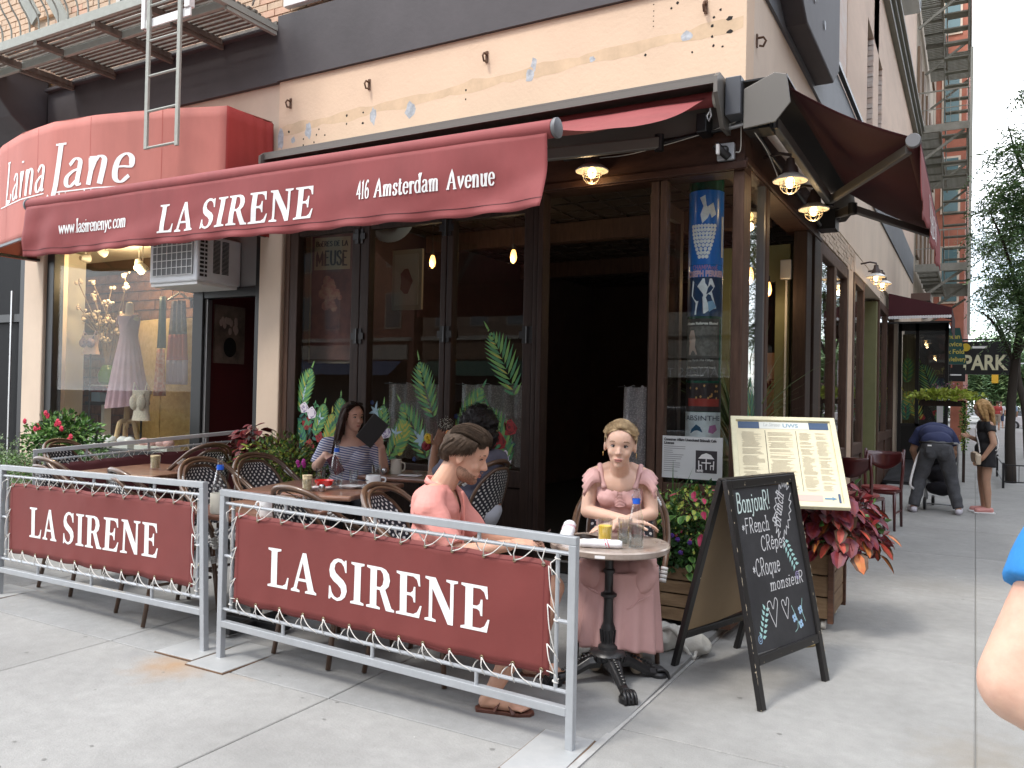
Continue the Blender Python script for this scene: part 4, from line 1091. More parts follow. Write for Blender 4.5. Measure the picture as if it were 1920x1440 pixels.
mb=MB();mb.lathe([(.03,1.),(.035,1.15),(.028,1.3)],12,(X,Y,0));mb.build('stand_post',m_blond,mq,smooth='auto')
for a in(30,150,270):
 mb=MB();c,s=math.cos(R_(a)),math.sin(R_(a))
 mb.tube(catmull([(X+.02*c,Y+.02*s,1.08),(X+.09*c,Y+.09*s,1.06),(X+.13*c,Y+.13*s,.9),(X+.22*c,Y+.22*s,.72)],4),[.03]*12+[.02],8);mb.build('stand_leg',m_blond,mq,smooth=True)
m_lace=mat('ivory_lace',(.66,.56,.44),.85,var=.2,vscale=60,bump=.6,bscale=120)
def topform(name,lab,x,y,z,w,h,m1,m2,stand=True):
 t=thing(name,lab,'lingerie display',(x,y,.7))
 mb=MB();R=[]
 for j in range(7):
  v=j/6;zz=z+h*(.5-v);k=1-.22*math.sin(PI*v)
  R.append([(x+w/2*k*math.cos(2*PI*i/20),y+.07*k*math.sin(2*PI*i/20),zz)for i in range(20)])
 mb.loft(R);mb.build('camisole',m1,t,smooth=True)
 mb=MB()
 for s in(-1,1):
  mb.ell((x+s*w*.22,y-.05,z+h*.1),(w*.22,.05,h*.26));mb.tube([(x+s*w*.35,y-.05,z+h*.3),(x+s*w*.38,y-.02,z+h*.75),(x+s*w*.36,y+.05,z+h*.4)],.008,6)
 mb.build('cups',m2,t,smooth=True,kind='stuff')
 if stand:
  mb=MB();mb.lathe([(.012,.7),(.012,z-h*.4)],8,(x,y,0));mb.lathe([(.12,.7),(.12,.715)],16,(x,y,0));mb.build('stand_post',m_black,t,smooth='auto')
 return t
topform('lingerie_form','ivory lace top on a small dark stand right of the mauve dress',-8.62,6.3,1.28,.3,.36,m_lace,m_lace)
topform('lingerie_form','peach bralette with navy floral panel at the left of the boutique window',-9.78,6.4,2.02,.32,.24,mat('peach_satin',(.62,.42,.32),.5),mat('navy_floral',(.1,.08,.16),.6,var=.9,vscale=40,rgb2=(.5,.35,.35)))
hd=thing('hanging_dress','grey lace slip with pink hem on a black hanger before the gold screen','dress',(-8.63,6.8,2.1))
mb=MB();mb.tube([(-8.85,6.8,2.6),(-8.63,6.8,2.68),(-8.41,6.8,2.58)],.012,6);mb.tube([(-8.63,6.8,2.68),(-8.63,6.8,2.76),(-8.6,6.8,2.8),(-8.58,6.8,2.76)],.005,6);mb.build('hanger',m_black,hd)
mb=MB();mb.grid(lambda u,v:Vector((-8.63+(u-.5)*(.24+.08*v),6.78+.02*math.sin(u*20),2.58-.42*v)),20,8);mb.build('bodice',mat('grey_lace',(.22,.2,.22),.8,var=.3,vscale=30),hd,smooth=True,solid=.01)
mb=MB();mb.grid(lambda u,v:Vector((-8.63+(u-.5)*(.32+.06*v),6.78+.025*math.sin(u*26),2.16-.32*v)),24,6);mb.build('skirt',mat('pink_band',(.48,.15,.17),.7),hd,smooth=True,solid=.01)
mb=MB();mb.grid(lambda u,v:Vector((-8.63+(u-.5)*(.38),6.78+.025*math.sin(u*26),1.84-.3*v)),24,6);mb.build('hem',mat('lilac_band',(.36,.3,.4),.7),hd,smooth=True,solid=.01)
hd2=thing('hanging_dress','narrow dark green slip with floral lower part hanging left of the grey lace slip','dress',(-9.02,6.85,2.1))
mb=MB();mb.grid(lambda u,v:Vector((-9.02+(u-.5)*(.1+.06*v),6.85+.02*math.sin(u*9),2.66-.66*v)),10,8);mb.build('bodice',mat('dark_green_silk',(.03,.05,.045),.5),hd2,smooth=True,solid=.01)
m_flor=mat('floral_print',(.5,.42,.36),.7,var=.9,vscale=22,rgb2=(.4,.12,.1))
mb=MB();mb.grid(lambda u,v:Vector((-9.02+(u-.5)*(.16+.1*v),6.85+.02*math.sin(u*12),1.99-.6*v)),12,8);mb.build('skirt',m_flor,hd2,smooth=True,solid=.01)
hd3=thing('hanging_dress','white and green floral robe hanging at the right edge of the boutique window','dress',(-7.55,6.25,1.7))
mb=MB();mb.grid(lambda u,v:Vector((-7.5+(u-.5)*(.16+.1*v),6.3+.03*math.sin(u*12),2.4-1.4*v)),12,8);mb.build('robe',mat('robe_print',(.6,.58,.5),.7,var=.9,vscale=18,rgb2=(.12,.2,.12)),hd3,smooth=True,solid=.01)
br=thing('dried_branches','bare branches with white puffy blossoms in a green glass vase','branches',(-9.95,6.75,1.6))
rbr=random.Random(4);mb=MB();mb2=MB()
for k in range(16):
 a=rbr.uniform(-.6,.6);L=rbr.uniform(.7,1.3)
 pts=catmull([(-9.95,6.75,1.65),(-9.95+a*.3*L,6.75+rbr.uniform(-.1,.1),1.65+.5*L),(-9.95+a*L,6.75+rbr.uniform(-.2,.1),1.65+L)],4)
 mb.tube(pts,.006,5)
 for q in range(2):
  p=pts[-1-q*3];
  for _ in range(5):mb2.ell((p.x+rbr.uniform(-.04,.04),p.y+rbr.uniform(-.03,.03),p.z+rbr.uniform(-.03,.03)),rbr.uniform(.012,.028),None,6,5)
mb.build('twigs',mat('twig',(.22,.15,.09),.8),br,kind='stuff');mb2.build('puffs',mat('puff',(.62,.52,.42),.9),br,smooth=True,kind='stuff')
mb=MB();mb.lathe([(.07,1.52),(.11,1.56),(.115,1.66),(.08,1.74),(.05,1.78)],18,(-9.95,6.75,0));mb.build('vase',mat('green_glass',(.06,.16,.02),.1),br,smooth='auto')
pd=thing('display_stool','small stool with books, blue box and pale legs holding the green vase','stool',(-9.95,6.75,.7))
bx('tray',m_offwhite,-10.12,-9.78,6.6,6.9,1.5,1.518,parent=pd);bx('book',mat('maroon_book',(.1,.02,.03),.6),-10.1,-9.83,6.62,6.86,1.42,1.498,parent=pd);bx('blue_box',mat('pale_blue',(.2,.3,.36),.6),-10.05,-9.87,6.6,6.86,1.3,1.418,parent=pd)
bx('seat',m_black,-10.15,-9.75,6.58,6.92,1.26,1.298,parent=pd);bx('leg',m_offwhite,(-9.98,-9.92,6.7,6.8,.7,1.258),parent=pd)
for i,(x,c,lab)in enumerate(((-9.4,(.7,.68,.66),'white folded bra lying on the boutique window ledge, leftmost'),(-9.1,(.7,.68,.66),'white folded bra lying on the window ledge below the dress stand'),(-8.75,(.66,.62,.6),'white padded sleep mask on the window ledge'),(-8.35,(.66,.4,.38),'pink folded bra on the window ledge left of its twin'),(-8.05,(.66,.4,.38),'pink folded bra on the window ledge, rightmost'))):
 t=thing('folded_lingerie',lab,'lingerie',(x,6.2,.83),group='folded lingerie on the boutique ledge')
 mb=MB()
 for s in(-1,1):mb.ell((x+s*.065,6.2,.86),(.07,.06,.05))
 mb.build('cup',mat('lingerie_%s'%('pink' if i>2 else 'white'),c,.7),t,smooth=True,kind='stuff')
 bx('ledge_block',m_offwhite,x-.14,x+.14,6.12,6.3,.7,.825,parent=t)
pt=thing('painting','framed still life of pale tulips on the dark red doorway wall','painting',(-7.24,6.35,2.1))
bx('canvas',mat('painting_ground',(.2,.15,.12),.6,var=.5,vscale=5),-7.248,-7.225,6.16,6.58,1.78,2.42,parent=pt)
mb=MB();rp_=random.Random(6)
for k in range(14):mb.ell((-7.222,6.37+rp_.uniform(-.13,.13),2.16+rp_.uniform(-.08,.14)),(.004,.025,.04),None,8,6)
mb.build('tulips',mat('tulip',(.5,.38,.33),.7),pt,kind='stuff')
mb=MB();mb.ell((-7.222,6.37,1.96),(.004,.09,.11));mb.build('painted_vase',m_dark,pt)
for i,(y,z0,z1,m,lab)in enumerate(((7.9,1.2,3.,MATS['floral_print'],'floral garments hanging deep in the red doorway'),(7.2,1.35,1.75,m_offwhite,'pale shorts hanging low in the red doorway'),(7.22,1.1,1.34,mat('tan_cloth',(.22,.14,.08),.8),'tan cloth hanging under the pale shorts'))):
 t=MB().grid(lambda u,v:Vector((-6.62+(u-.5)*.34,y+.03*math.sin(u*18),z1-(z1-z0)*v)),12,4).build('hanging_garment',m,smooth=True,solid=.02)
 props(t,lab,'clothing')
def ac(x0,x1,y0,y1,z0,z1,lab,side=False):
 t=thing('air_conditioner',lab,'air conditioner',((x0+x1)/2,y1,z0))
 body=bx('casing',mat('ac_white',(.66,.67,.68),.45,var=.05,vscale=4),x0,x1,y0,y1,z0,z1,parent=t,bevel=.015)
 if side:
  bx('rear_grille',mat('ac_fin',(.16,.165,.165),.6),x1+.001,x1+.008,y0+.06,y1-.06,z0+.05,z1-.05,parent=t)
  return t
 bx('fin_coil',MATS['ac_fin']if 'ac_fin' in MATS else mat('ac_fin',(.16,.165,.165),.6),x0+.06,x1-.06,y0-.006,y0-.001,z0+.07,z1-.03,parent=t)
 mb=MB()
 for k in range(9):mb.tube([(x0+.06+k*(x1-x0-.12)/8,y0-.018,z0+.07),(x0+.06+k*(x1-x0-.12)/8,y0-.018,z1-.03)],.004,5)
 for k in range(6):mb.tube([(x0+.06,y0-.018,z0+.07+k*(z1-z0-.1)/5),(x1-.06,y0-.018,z0+.07+k*(z1-z0-.1)/5)],.004,5)
 mb.build('wire_guard',m_white,t,kind='stuff')
 mb=MB()
 for k in range(10):mb.box(x1+.001,x1+.006,y0+.03,y0+.075,z0+.05+k*.042,z0+.075+k*.042);mb.box(x1+.001,x1+.006,y0+.09,y0+.115,z0+.05+k*.042,z0+.075+k*.042)
 for q in(.19,.3):
  for k in range(26):mb.box(x1+.001,x1+.006,y0+q,y0+q+.085,z0+.1+k*.013,z0+.107+k*.013)
 mb.build('louvre',m_black,t,kind='stuff')
 bx('drip_tray',m_white,x0+0.,x1-.02,y0+.02,y1,z0-.03,z0-.002,parent=t)
 return t
ac(-7.4,-6.68,5.46,6.01,2.56,3.03,'white window air conditioner above the red doorway of the boutique')
ac(SX-.1,SX+.45,17.2,18.1,9.3,9.9,'small white air conditioner in the upper side wall above the cornice',True)
# RESTAURANT FRONT DETAILS
def flat_y(y):
 return lambda x,z,h=0.:Vector((x,y-h,z))
C_G1,C_G2,C_G3,C_G4=mat('paint_green',(.06,.23,.1),.6),mat('paint_leaf',(.17,.36,.09),.6),mat('paint_yellow',(.48,.42,.06),.6),mat('paint_teal',(.02,.12,.1),.6)
C_R,C_W,C_B,C_L,C_RD=mat('paint_red',(.3,.015,.018),.6),mat('paint_white_rose',(.74,.7,.78),.6),mat('paint_blue',(.012,.03,.12),.6),mat('paint_lilac',(.25,.2,.38),.6),mat('paint_deep_red',(.11,.004,.008),.6)
C_S=mat('paint_sky',(.38,.55,.66),.6)
FM=[C_G1,C_G2,C_G3,C_G4,C_R,C_W,C_B,C_L,C_RD,C_S]
rf_=random.Random(21)
class Paint:
 def __init__(s,fn):s.mb=MB();s.fn=fn;s.k=0
 def poly(s,pts,m):
  s.mb.cur=FM.index(m);s.k+=1
  h=.0005+(s.k%24)*.00012
  s.mb.add([s.fn(p[0],p[1],h)for p in pts],[tuple(range(len(pts)))])
 def leaf(s,x,z,a,L,w,m):
  c,sn=math.cos(a),math.sin(a)
  P=[(0,0),(.25,.5),(.55,.45),(1,0),(.55,-.4),(.25,-.5)]
  s.poly([(x+c*L*u-sn*w*v,z+sn*L*u+c*w*v)for u,v in P],m)
 def fern(s,x,z,a,L,m1=C_G1,m2=C_G2,bend=.25,n=14):
  pts=[]
  for i in range(n):
   t=i/(n-1);aa=a+bend*t
   x+=math.cos(aa)*L/n;z+=math.sin(aa)*L/n
   ll=L*.34*math.sin(PI*min(1,.18+t*.86))+.01
   for sd in(-1,1):
    s.leaf(x,z,aa+sd*R_(48-22*t),ll,.03,m1 if(i+(sd>0))%2 else m2)
    if i%3==1 and sd>0:s.leaf(x,z,aa+sd*R_(38),ll*.6,.012,C_G3)
  s.leaf(x,z,a+bend,L*.16,.02,m2)
 def rose(s,x,z,r,m,m2):
  def ring(rr,mm,ox=0,oz=0,n=9,ph=0):
   s.poly([(x+ox+rr*(1+.1*(-1)**k)*math.cos(2*PI*k/n+ph),z+oz+rr*(1+.1*(-1)**k)*math.sin(2*PI*k/n+ph))for k in range(n)],mm)
  ring(r,m)
  for i,(rr,mm)in enumerate(((.8,m2),(.72,m),(.5,m2),(.42,m),(.22,m2))):ring(r*rr,mm,r*.06*math.cos(i*2),r*.06*math.sin(i*2),8,i)
 def star(s,x,z,r,m=C_S):
  for k in range(6):s.leaf(x,z,k*PI/3+.3,r*rf_.uniform(.7,1.1),r*.28,m)
 def blue(s,x,z):
  for k in range(5):s.leaf(x,z,k*2*PI/5,.028,.024,C_B)
 def done(s,parent):return s.mb.build('painted_flowers',FM,parent,fix=False)
P=Paint(flat_y(6.0115))
P.fern(-5.8,1.25,R_(82),.5,bend=-.3);P.fern(-5.62,1.05,R_(60),.36,C_G1,C_G2);P.fern(-5.5,.92,R_(48),.42,C_G4,C_G1);P.fern(-5.45,.88,R_(75),.42,C_G2,C_G3,bend=.2);P.fern(-5.25,1.05,R_(100),.4,C_G1,C_G2,bend=-.2)
P.fern(-5.75,.88,R_(95),.3,C_G4,C_G1)
for k in range(26):P.leaf(rf_.uniform(-5.82,-5.5),rf_.uniform(.9,1.35),rf_.uniform(0,6),.09,.03,rf_.choice([C_G4,C_G1,C_G1]))
P.rose(-5.75,1.33,.055,C_W,C_L);P.rose(-5.65,1.28,.06,C_W,C_L);P.rose(-5.71,1.17,.062,C_R,C_RD);P.rose(-5.54,1.05,.055,C_R,C_RD);P.rose(-5.67,.96,.062,C_R,C_RD);P.rose(-5.22,.96,.058,C_W,C_L)
P.star(-5.75,1.47,.09);P.star(-5.55,1.22,.09);P.star(-5.24,1.13,.09)
for q in((-5.79,1.05),(-5.6,1.08),(-5.14,1.1),(-5.78,.93)):P.blue(*q)
P.done(panes[0])
P=Paint(flat_y(6.0115))
P.fern(-4.86,.95,R_(70),.45,C_G1,C_G2);P.fern(-4.72,.86,R_(55),.5,C_G2,C_G1);P.fern(-4.6,.9,R_(70),.38,C_G2,C_G3);P.fern(-4.18,1.25,R_(115),.58,C_G1,C_G2,bend=-.2);P.fern(-4.25,.88,R_(118),.62,C_G1,C_G2,bend=.1)
P.rose(-4.87,1.17,.065,C_R,C_RD);P.rose(-4.74,1.13,.065,C_W,C_L);P.star(-4.86,1.32,.1);P.star(-4.62,1.12,.08);P.star(-4.33,1.08,.13)
for q in((-4.9,1.4),(-4.78,.98),(-4.4,.9)):P.blue(*q)
P.done(panes[1])
P=Paint(flat_y(6.0115))
P.fern(-3.97,1.15,R_(50),.5,C_G2,C_G1,bend=.2);P.fern(-3.36,1.45,R_(108),.66,C_G1,C_G2,bend=.25,n=14);P.fern(-3.4,.9,R_(112),.55,C_G2,C_G1,bend=.1);P.fern(-3.95,.88,R_(80),.3)
for k in range(14):P.leaf(rf_.uniform(-3.6,-3.34),rf_.uniform(.88,1.1),rf_.uniform(0,6),.09,.03,rf_.choice([C_G1,C_G2]))
P.rose(-3.42,1.22,.07,C_R,C_RD);P.rose(-3.53,1.1,.078,C_R,C_RD);P.rose(-3.46,.96,.066,C_W,C_L);P.rose(-3.93,1.18,.065,C_R,C_RD)
for q in((-3.38,1.08),(-3.58,.98),(-3.96,1.3)):P.blue(*q)
P.done(panes[2])
P=Paint(lambda x,z,h=0.:Vector((SX-.0238+h,x,z)))
P.fern(6.36,.95,R_(88),.75,C_G1,C_G4,n=14,bend=.05);P.fern(6.5,.9,R_(95),.4,C_G1,C_G2);P.rose(6.32,.96,.06,C_R,C_RD);P.rose(6.48,1.,.05,C_W,C_L);P.leaf(6.25,.9,1.2,.2,.06,C_G3)
P.done(panes[4])
m_lacec=glassmat('lace_curtain',tint=(.62,.62,.62),rough=.8,ior=2.2)
def lace():
 m=bpy.data.materials.new('lace_sheer');m.use_nodes=True;t=m.node_tree;b=t.nodes['Principled BSDF']
 b.inputs['Base Color'].default_value=(.78,.78,.8,1);b.inputs['Roughness'].default_value=.9
 tcn=t.nodes.new('ShaderNodeTexCoord');w=t.nodes.new('ShaderNodeTexVoronoi');w.inputs['Scale'].default_value=75
 t.links.new(tcn.outputs['Object'],w.inputs['Vector'])
 r=t.nodes.new('ShaderNodeValToRGB');r.color_ramp.elements[0].position=.25;r.color_ramp.elements[1].position=.5
 r.color_ramp.elements[0].color=(.66,.66,.66,1);r.color_ramp.elements[1].color=(.4,.4,.4,1)
 t.links.new(w.outputs['Distance'],r.inputs['Fac']);t.links.new(r.outputs['Color'],b.inputs['Alpha'])
 return m
m_sheer=lace()
for i,(x0,x1,lab)in enumerate(((-4.95,-4.3,'white lace half curtain behind the middle painted window'),(-4.12,-3.34,'white lace half curtain behind the right painted window by the doorway'),(-2.52,-2.28,'short white lace curtain inside the dark doorway'))):
 t=thing('lace_curtain',lab,'curtain',(x0,6.3,.9),group='lace half curtains on rods')
 ph=i*1.3
 MB().grid(lambda u,v:Vector((x0+(x1-x0)*u,6.32+.025*math.sin(u*46*(x1-x0)+ph+.4*math.sin(v*3)),1.6-.02*abs(math.sin(u*9))-.72*v)),70,10).build('sheer',m_sheer,t,smooth=True,fix=False)
 MB().grid(lambda u,v:Vector((x0+(x1-x0)*u,6.31+.025*math.sin(u*46*(x1-x0)+ph),1.34-.035*v)),70,1).build('lace_border',m_offwhite if False else m_sheer,t,smooth=True,fix=False)
 mb=MB();mb.tube([(x0-.05,6.32,1.585),(x1+.05,6.32,1.585)],.006,6);mb.build('rod',m_black,t)
fp=thing('framed_poster','vintage beer poster in a wooden frame leaning inside the left window','poster',(-5.7,6.3,2.4))
mb=MB();mb.bar((-5.96,6.28,2.45),(-5.42,6.36,2.45),.02,1.34);mb.build('frame',mat('poster_frame',(.3,.24,.16),.5),fp)
ux=Vector((.54,.08,0)).normalized();pf=plane_fn(Vector((-5.96,6.262,1.78)),ux,(0,0,1))
def rect(fn,x0,x1,y0,y1,h):return MB().add([fn(x0,y0,h),fn(x1,y0,h),fn(x1,y1,h),fn(x0,y1,h)],[(0,1,2,3)])
rect(pf,.03,.515,.03,1.31,.004).build('poster_sheet',mat('poster_dark',(.06,.035,.05),.5,var=.8,vscale=5,rgb2=(.18,.08,.07)),fp)
rect(pf,.06,.485,.95,1.28,.0055).build('poster_heading',mat('poster_cream',(.3,.25,.16),.6),fp)
pen_text('BIERES DE LA',.05,.12,.26,lambda x,y,h:pf(.08+x,1.19+y,.0065),width=.38).build('poster_lettering',m_black,fp,fix=False)
pen_text('MEUSE',.14,.1,.24,lambda x,y,h:pf(.08+x,1.+y-.3*(x-.19)**2,.0065),width=.38).build('poster_lettering',m_black,fp,fix=False)
mb=MB()
for k in range(22):
 a=rf_.uniform(0,6.28);r=rf_.uniform(0,.12)
 cx_,cy_=.26+r*math.cos(a),.7+r*1.3*math.sin(a);rr=rf_.uniform(.03,.06)
 mb.add([pf(cx_+rr*math.cos(2*PI*q/7),cy_+rr*math.sin(2*PI*q/7),.006+k*.0003)for q in range(7)],[tuple(range(7))])
mb.build('poster_bouquet',mat('poster_rose',(.22,.06,.06),.6,var=.6,vscale=20,rgb2=(.34,.22,.16)),fp,kind='stuff',fix=False)
fp2=thing('framed_picture','small matted picture in a pale frame hanging deep behind the middle window','picture',(-5.26,7.,2.7))
bx('frame',mat('pale_frame',(.34,.29,.2),.5),-5.47,-5.08,7.,7.03,2.38,3.02,parent=fp2);bx('mat_board',mat('mat_board',(.42,.36,.26),.7),-5.43,-5.12,6.99,6.999,2.43,2.97,parent=fp2)
mb=MB();mb.add([(-5.275+.09*math.cos(k*PI/5)*(1-.3*(k%2)),6.985,2.68+.14*math.sin(k*PI/5))for k in range(10)],[tuple(range(10))]);mb.build('print',mat('sepia',(.16,.06,.03),.7),fp2)
lp=thing('paper_lantern','white crescent paper lampshade hanging behind the middle window','lampshade',(-5.3,6.9,3.2))
mb=MB()
mb.loft([[(-5.42+r*math.cos(PI+k*.9*PI/14),6.9+dy,3.33+r*.8*math.sin(PI+k*.9*PI/14))for k in range(15)]for r,dy in((.3,0),(.22,-.08),(.12,0),(.22,.08),(.3,0))],closed=False)
mb.build('shade',m_offwhite,lp,smooth=True)
m_fil=mat('filament_glow',(1,.6,.25),.4,emit=(1.,.55,.18),estr=16)
m_amber=mat('amber_glass',(1.,.62,.25),.1,emit=(1.,.45,.12),estr=2.2)
for i,(x,y,z,lab)in enumerate(((-5.3,7.5,2.97,'glowing amber filament bulb behind the middle window'),(-4.26,7.5,2.96,'glowing amber filament bulb behind the right painted window'),(-1.72,7.2,2.58,'glowing filament bulb by the corner side pane'),(-1.8,8.3,2.6,'glowing filament bulb in the open side window'))):
 t=thing('pendant_bulb',lab,'light bulb',(x,y,3.45),group='bare filament bulbs hanging inside the restaurant')
 mb=MB();mb.tube([(x,y,z+.13),(x,y,3.45)],.004,5);mb.build('cord',m_black,t)
 mb=MB();mb.lathe([(.018,z+.07),(.02,z+.13)],10,(x,y,0));mb.build('socket',m_black,t,smooth='auto')
 mb=MB();mb.lathe([(.006,z-.075),(.028,z-.05),(.036,z-.01),(.028,z+.04),(.016,z+.07)],14,(x,y,0));mb.build('bulb',m_amber,t,smooth=True)
 mb=MB();mb.ell((x,y,z),(.014,.014,.045));mb.build('filament',m_fil,t,smooth=True)
 point('pendant_light',(x,y-.06,z-.06),2.2,.03)
pc=thing('poster_column','round column wrapped in champagne, concert and absinthe posters behind the corner window','column',(-1.865,6.36,.1))
CX,CY,CR=-1.865,6.36,.135
mb=MB();mb.lathe([(CR,.1),(CR,3.44)],40,(CX,CY,0));mb.build('shaft',mat('bottle_green_paint',(.01,.07,.045),.25,var=.4,vscale=6),pc,smooth='auto')
def cf(lev):
 a0=math.atan2(-CY,-CX)
 return lambda x,z,h=0.:Vector((CX+(CR+.001+lev*.001+h)*math.cos(a0+x/CR),CY+(CR+.001+lev*.001+h)*math.sin(a0+x/CR),z))
def wrap(z0,z1,m,x0=-.19,x1=.19,lev=0,name='poster_sheet'):
 f=cf(lev);return MB().grid(lambda u,v:f(x0+(x1-x0)*u,z0+(z1-z0)*v),18,1).build(name,m,pc,smooth=True,fix=False)
wrap(2.54,3.12,mat('champagne_blue',(.012,.17,.62),.3,coat=.3))
wrap(2.14,2.44,mat('night_blue',(.012,.05,.13),.35));wrap(2.442,2.538,MATS['champagne_blue'])
wrap(1.64,2.12,mat('concert_black',(.02,.02,.02),.4),x0=-.17,x1=.13)
wrap(1.4,1.62,mat('stage_dark',(.03,.018,.02),.4));wrap(1.15,1.395,mat('absinthe_white',(.66,.72,.76),.5,var=.2,vscale=9))
def blob2(f,pts,m,name,h=.002):
 mb=MB();n=len(pts);c=(sum(p[0]for p in pts)/n,sum(p[1]for p in pts)/n)
 V=[f(c[0],c[1],h)]+[f(p[0],p[1],h)for p in pts]
 mb.add(V,[(0,k+1,(k+1)%n+1)for k in range(n)]);return mb.build(name,m,pc,fix=False)
m_pw=mat('poster_pale',(.8,.84,.88),.5,var=.12,vscale=30)
f1=cf(1)
mb=MB()
rr_=random.Random(3)
for j in range(9):
 w=.072*(1-(j/9)**1.5)+.015
 for k in range(int(w/.012)+1):
  cx_=-.02-w+2*w*k/max(1,int(w/.012));cz=2.84-j*.03
  h=.001+.0004*rr_.random()+.0006*(k%2)
  mb.add([f1(cx_+.014*math.cos(q*PI/4),cz+.016*math.sin(q*PI/4),h+j*.0004)for q in range(8)],[tuple(range(8))])
mb.build('grape_cluster',m_pw,pc,kind='stuff',fix=False)
blob2(f1,[(-.03,2.86),(-.045,2.93),(-.02,3.),(-.05,3.06),(-.01,3.08),(0.,3.),(.03,2.95),(.01,2.9)],m_pw,'poster_flourish')
blob2(f1,[(.01,2.99),(.05,3.02),(.075,2.93),(.04,2.9)],m_pw,'poster_bottle',.0016)
pen_text('CHAMPAGNE',.034,.1,.14,lambda x,y,h:f1(x,2.502+y,h),align='c',width=.2).build('poster_lettering',mat('poster_pink',(.55,.25,.42),.6),pc,fix=False)
sans_text('JOSEPH PERRIER',.045,lambda x,y,h:f1(x,2.448+y,h),width=.32,align='c',bold=.004).build('poster_lettering',mat('poster_rosewhite',(.62,.45,.58),.6),pc,fix=False)
blob2(f1,[(-.1,2.42),(-.06,2.37),(-.02,2.43),(.05,2.43),(.075,2.37),(.05,2.33),(.07,2.26),(.09,2.2),(.04,2.19),(0,2.16),(-.08,2.15),(-.07,2.24),(-.11,2.3)],m_pw,'swirling_shape')
blob2(f1,[(.02,2.25),(.06,2.26),(.09,2.21),(.03,2.17)],mat('poster_ice',(.25,.45,.68),.5),'swirl_shadow',.0035)
f2=cf(2)
m_pt=mat('print_pale',(.6,.6,.58),.6)
sans_text('Album Release Show!',.018,lambda x,y,h:f2(-.16+x,2.075+y,h),width=.27,bold=.002).build('poster_lettering',m_pt,pc,fix=False)
wrap(1.83,2.06,mat('barn_grey',(.09,.09,.085),.6,var=.5,vscale=30),x0=-.15,x1=.11,lev=1,name='poster_photo')
blob2(f2,[(-.13,1.84),(-.12,1.93),(-.13,1.98),(-.11,2.03),(-.08,2.03),(-.065,1.96),(-.07,1.9),(-.05,1.84)],mat('poster_skin',(.45,.35,.3),.6),'poster_figure',.003)
for i,(tx,z,s)in enumerate((('Friday March 31st 7:00pm',1.79,.017),('@ Rockwood Music Hall Stage 2',1.735,.014),('KerriLeighOfficial.com',1.675,.013))):
 sans_text(tx,s,lambda x,y,h:f2(-.15+x,z+y,h),width=(.22,.24,.15)[i]).build('poster_lettering',m_pt,pc,fix=False)
wrap(1.44,1.5,mat('stage_red',(.35,.04,.03),.4),x0=-.13,x1=.14,lev=1,name='poster_photo')
mb=MB()
for k in range(16):
 cx_,cz=rr_.uniform(-.13,.14),rr_.uniform(1.5,1.6);mb.add([f2(cx_+.008*math.cos(q),cz+.01*math.sin(q),.001+k*.0001)for q in range(6)],[tuple(range(6))])
mb.build('stage_lights',mat('stage_amber',(.5,.28,.1),.5),pc,kind='stuff',fix=False)
sans_text('ABSINTHE',.04,lambda x,y,h:f1(x,1.33+y,h),width=.3,align='c').build('poster_lettering',mat('ink_blue',(.03,.04,.08),.6),pc,fix=False)
blob2(f1,[(.04,1.24),(.05,1.29),(.1,1.3),(.12,1.26),(.08,1.23)],mat('poster_lilac',(.45,.18,.38),.5),'poster_blot');blob2(f1,[(-.1,1.23),(-.09,1.26),(-.05,1.3),(-.02,1.28),(0.,1.24)],mat('poster_navy',(.02,.1,.2),.5),'poster_blot')
wrap(2.6,2.92,mat('sticker_white',(.6,.58,.55),.5),x0=.135,x1=.17,lev=2,name='side_poster')
lc=thing('licence_notice','white sidewalk cafe licence notice with umbrella emblem taped inside the corner window','notice',(-1.83,5.97,.95))
bx('sheet',mat('notice_paper',(.6,.62,.62),.5),-2.07,-1.6,5.972,5.976,.9,1.215,parent=lc)
lf_=lambda ox,oz:(lambda x,z,h=0.:Vector((-2.07+ox+x,5.972-h,.9+oz+z)))
m_ink=mat('print_ink',(.05,.05,.055),.6)
sans_text('Consumer Affairs Unenclosed Sidewalk Cafe',.019,lf_(.025,.28),width=.4,bold=.0015).build('notice_lettering',m_ink,lc,fix=False)
sans_text('License',.019,lf_(.025,.254),bold=.0015).build('notice_lettering',m_ink,lc,fix=False)
mb=MB();rl=random.Random(2)
for k in range(13):mb.box(-2.045,-2.045+rl.uniform(.06,.17),5.9712,5.9719,1.135-k*.0155,1.139-k*.0155)
mb.build('notice_lines',mat('print_grey',(.2,.2,.21),.6),lc,kind='stuff')
bx('emblem_block',mat('charcoal_print',(.035,.03,.035),.6),-1.8,-1.64,5.9712,5.9719,.95,1.115,parent=lc)
mb=MB();g=lambda x,z,h=0.:(-1.72+x,5.97-h,1.02+z)
mb.add([g(-.06,.035),g(-.035,.065),g(0,.078),g(.035,.065),g(.06,.035)],[(0,1,2,3,4)])
mb.add([g(-.004,.034,.0003),g(.004,.034,.0003),g(.004,-.045,.0003),g(-.004,-.045,.0003)],[(0,1,2,3)])
mb.add([g(-.035,.01),g(.035,.01),g(.035,.001),g(-.035,.001)],[(0,1,2,3)])
for s in(-1,1):
 mb.add([g(s*.06,.02),g(s*.052,.02),g(s*.05,-.045),g(s*.058,-.045)],[(0,1,2,3)]);mb.add([g(s*.055,-.01,.0003),g(s*.03,-.01,.0003),g(s*.03,-.018,.0003),g(s*.055,-.018,.0003)],[(0,1,2,3)]);mb.add([g(s*.036,-.018),g(s*.03,-.018),g(s*.03,-.045),g(s*.036,-.045)],[(0,1,2,3)])
mb.build('umbrella_table_emblem',m_print,lc,fix=False,kind='stuff')
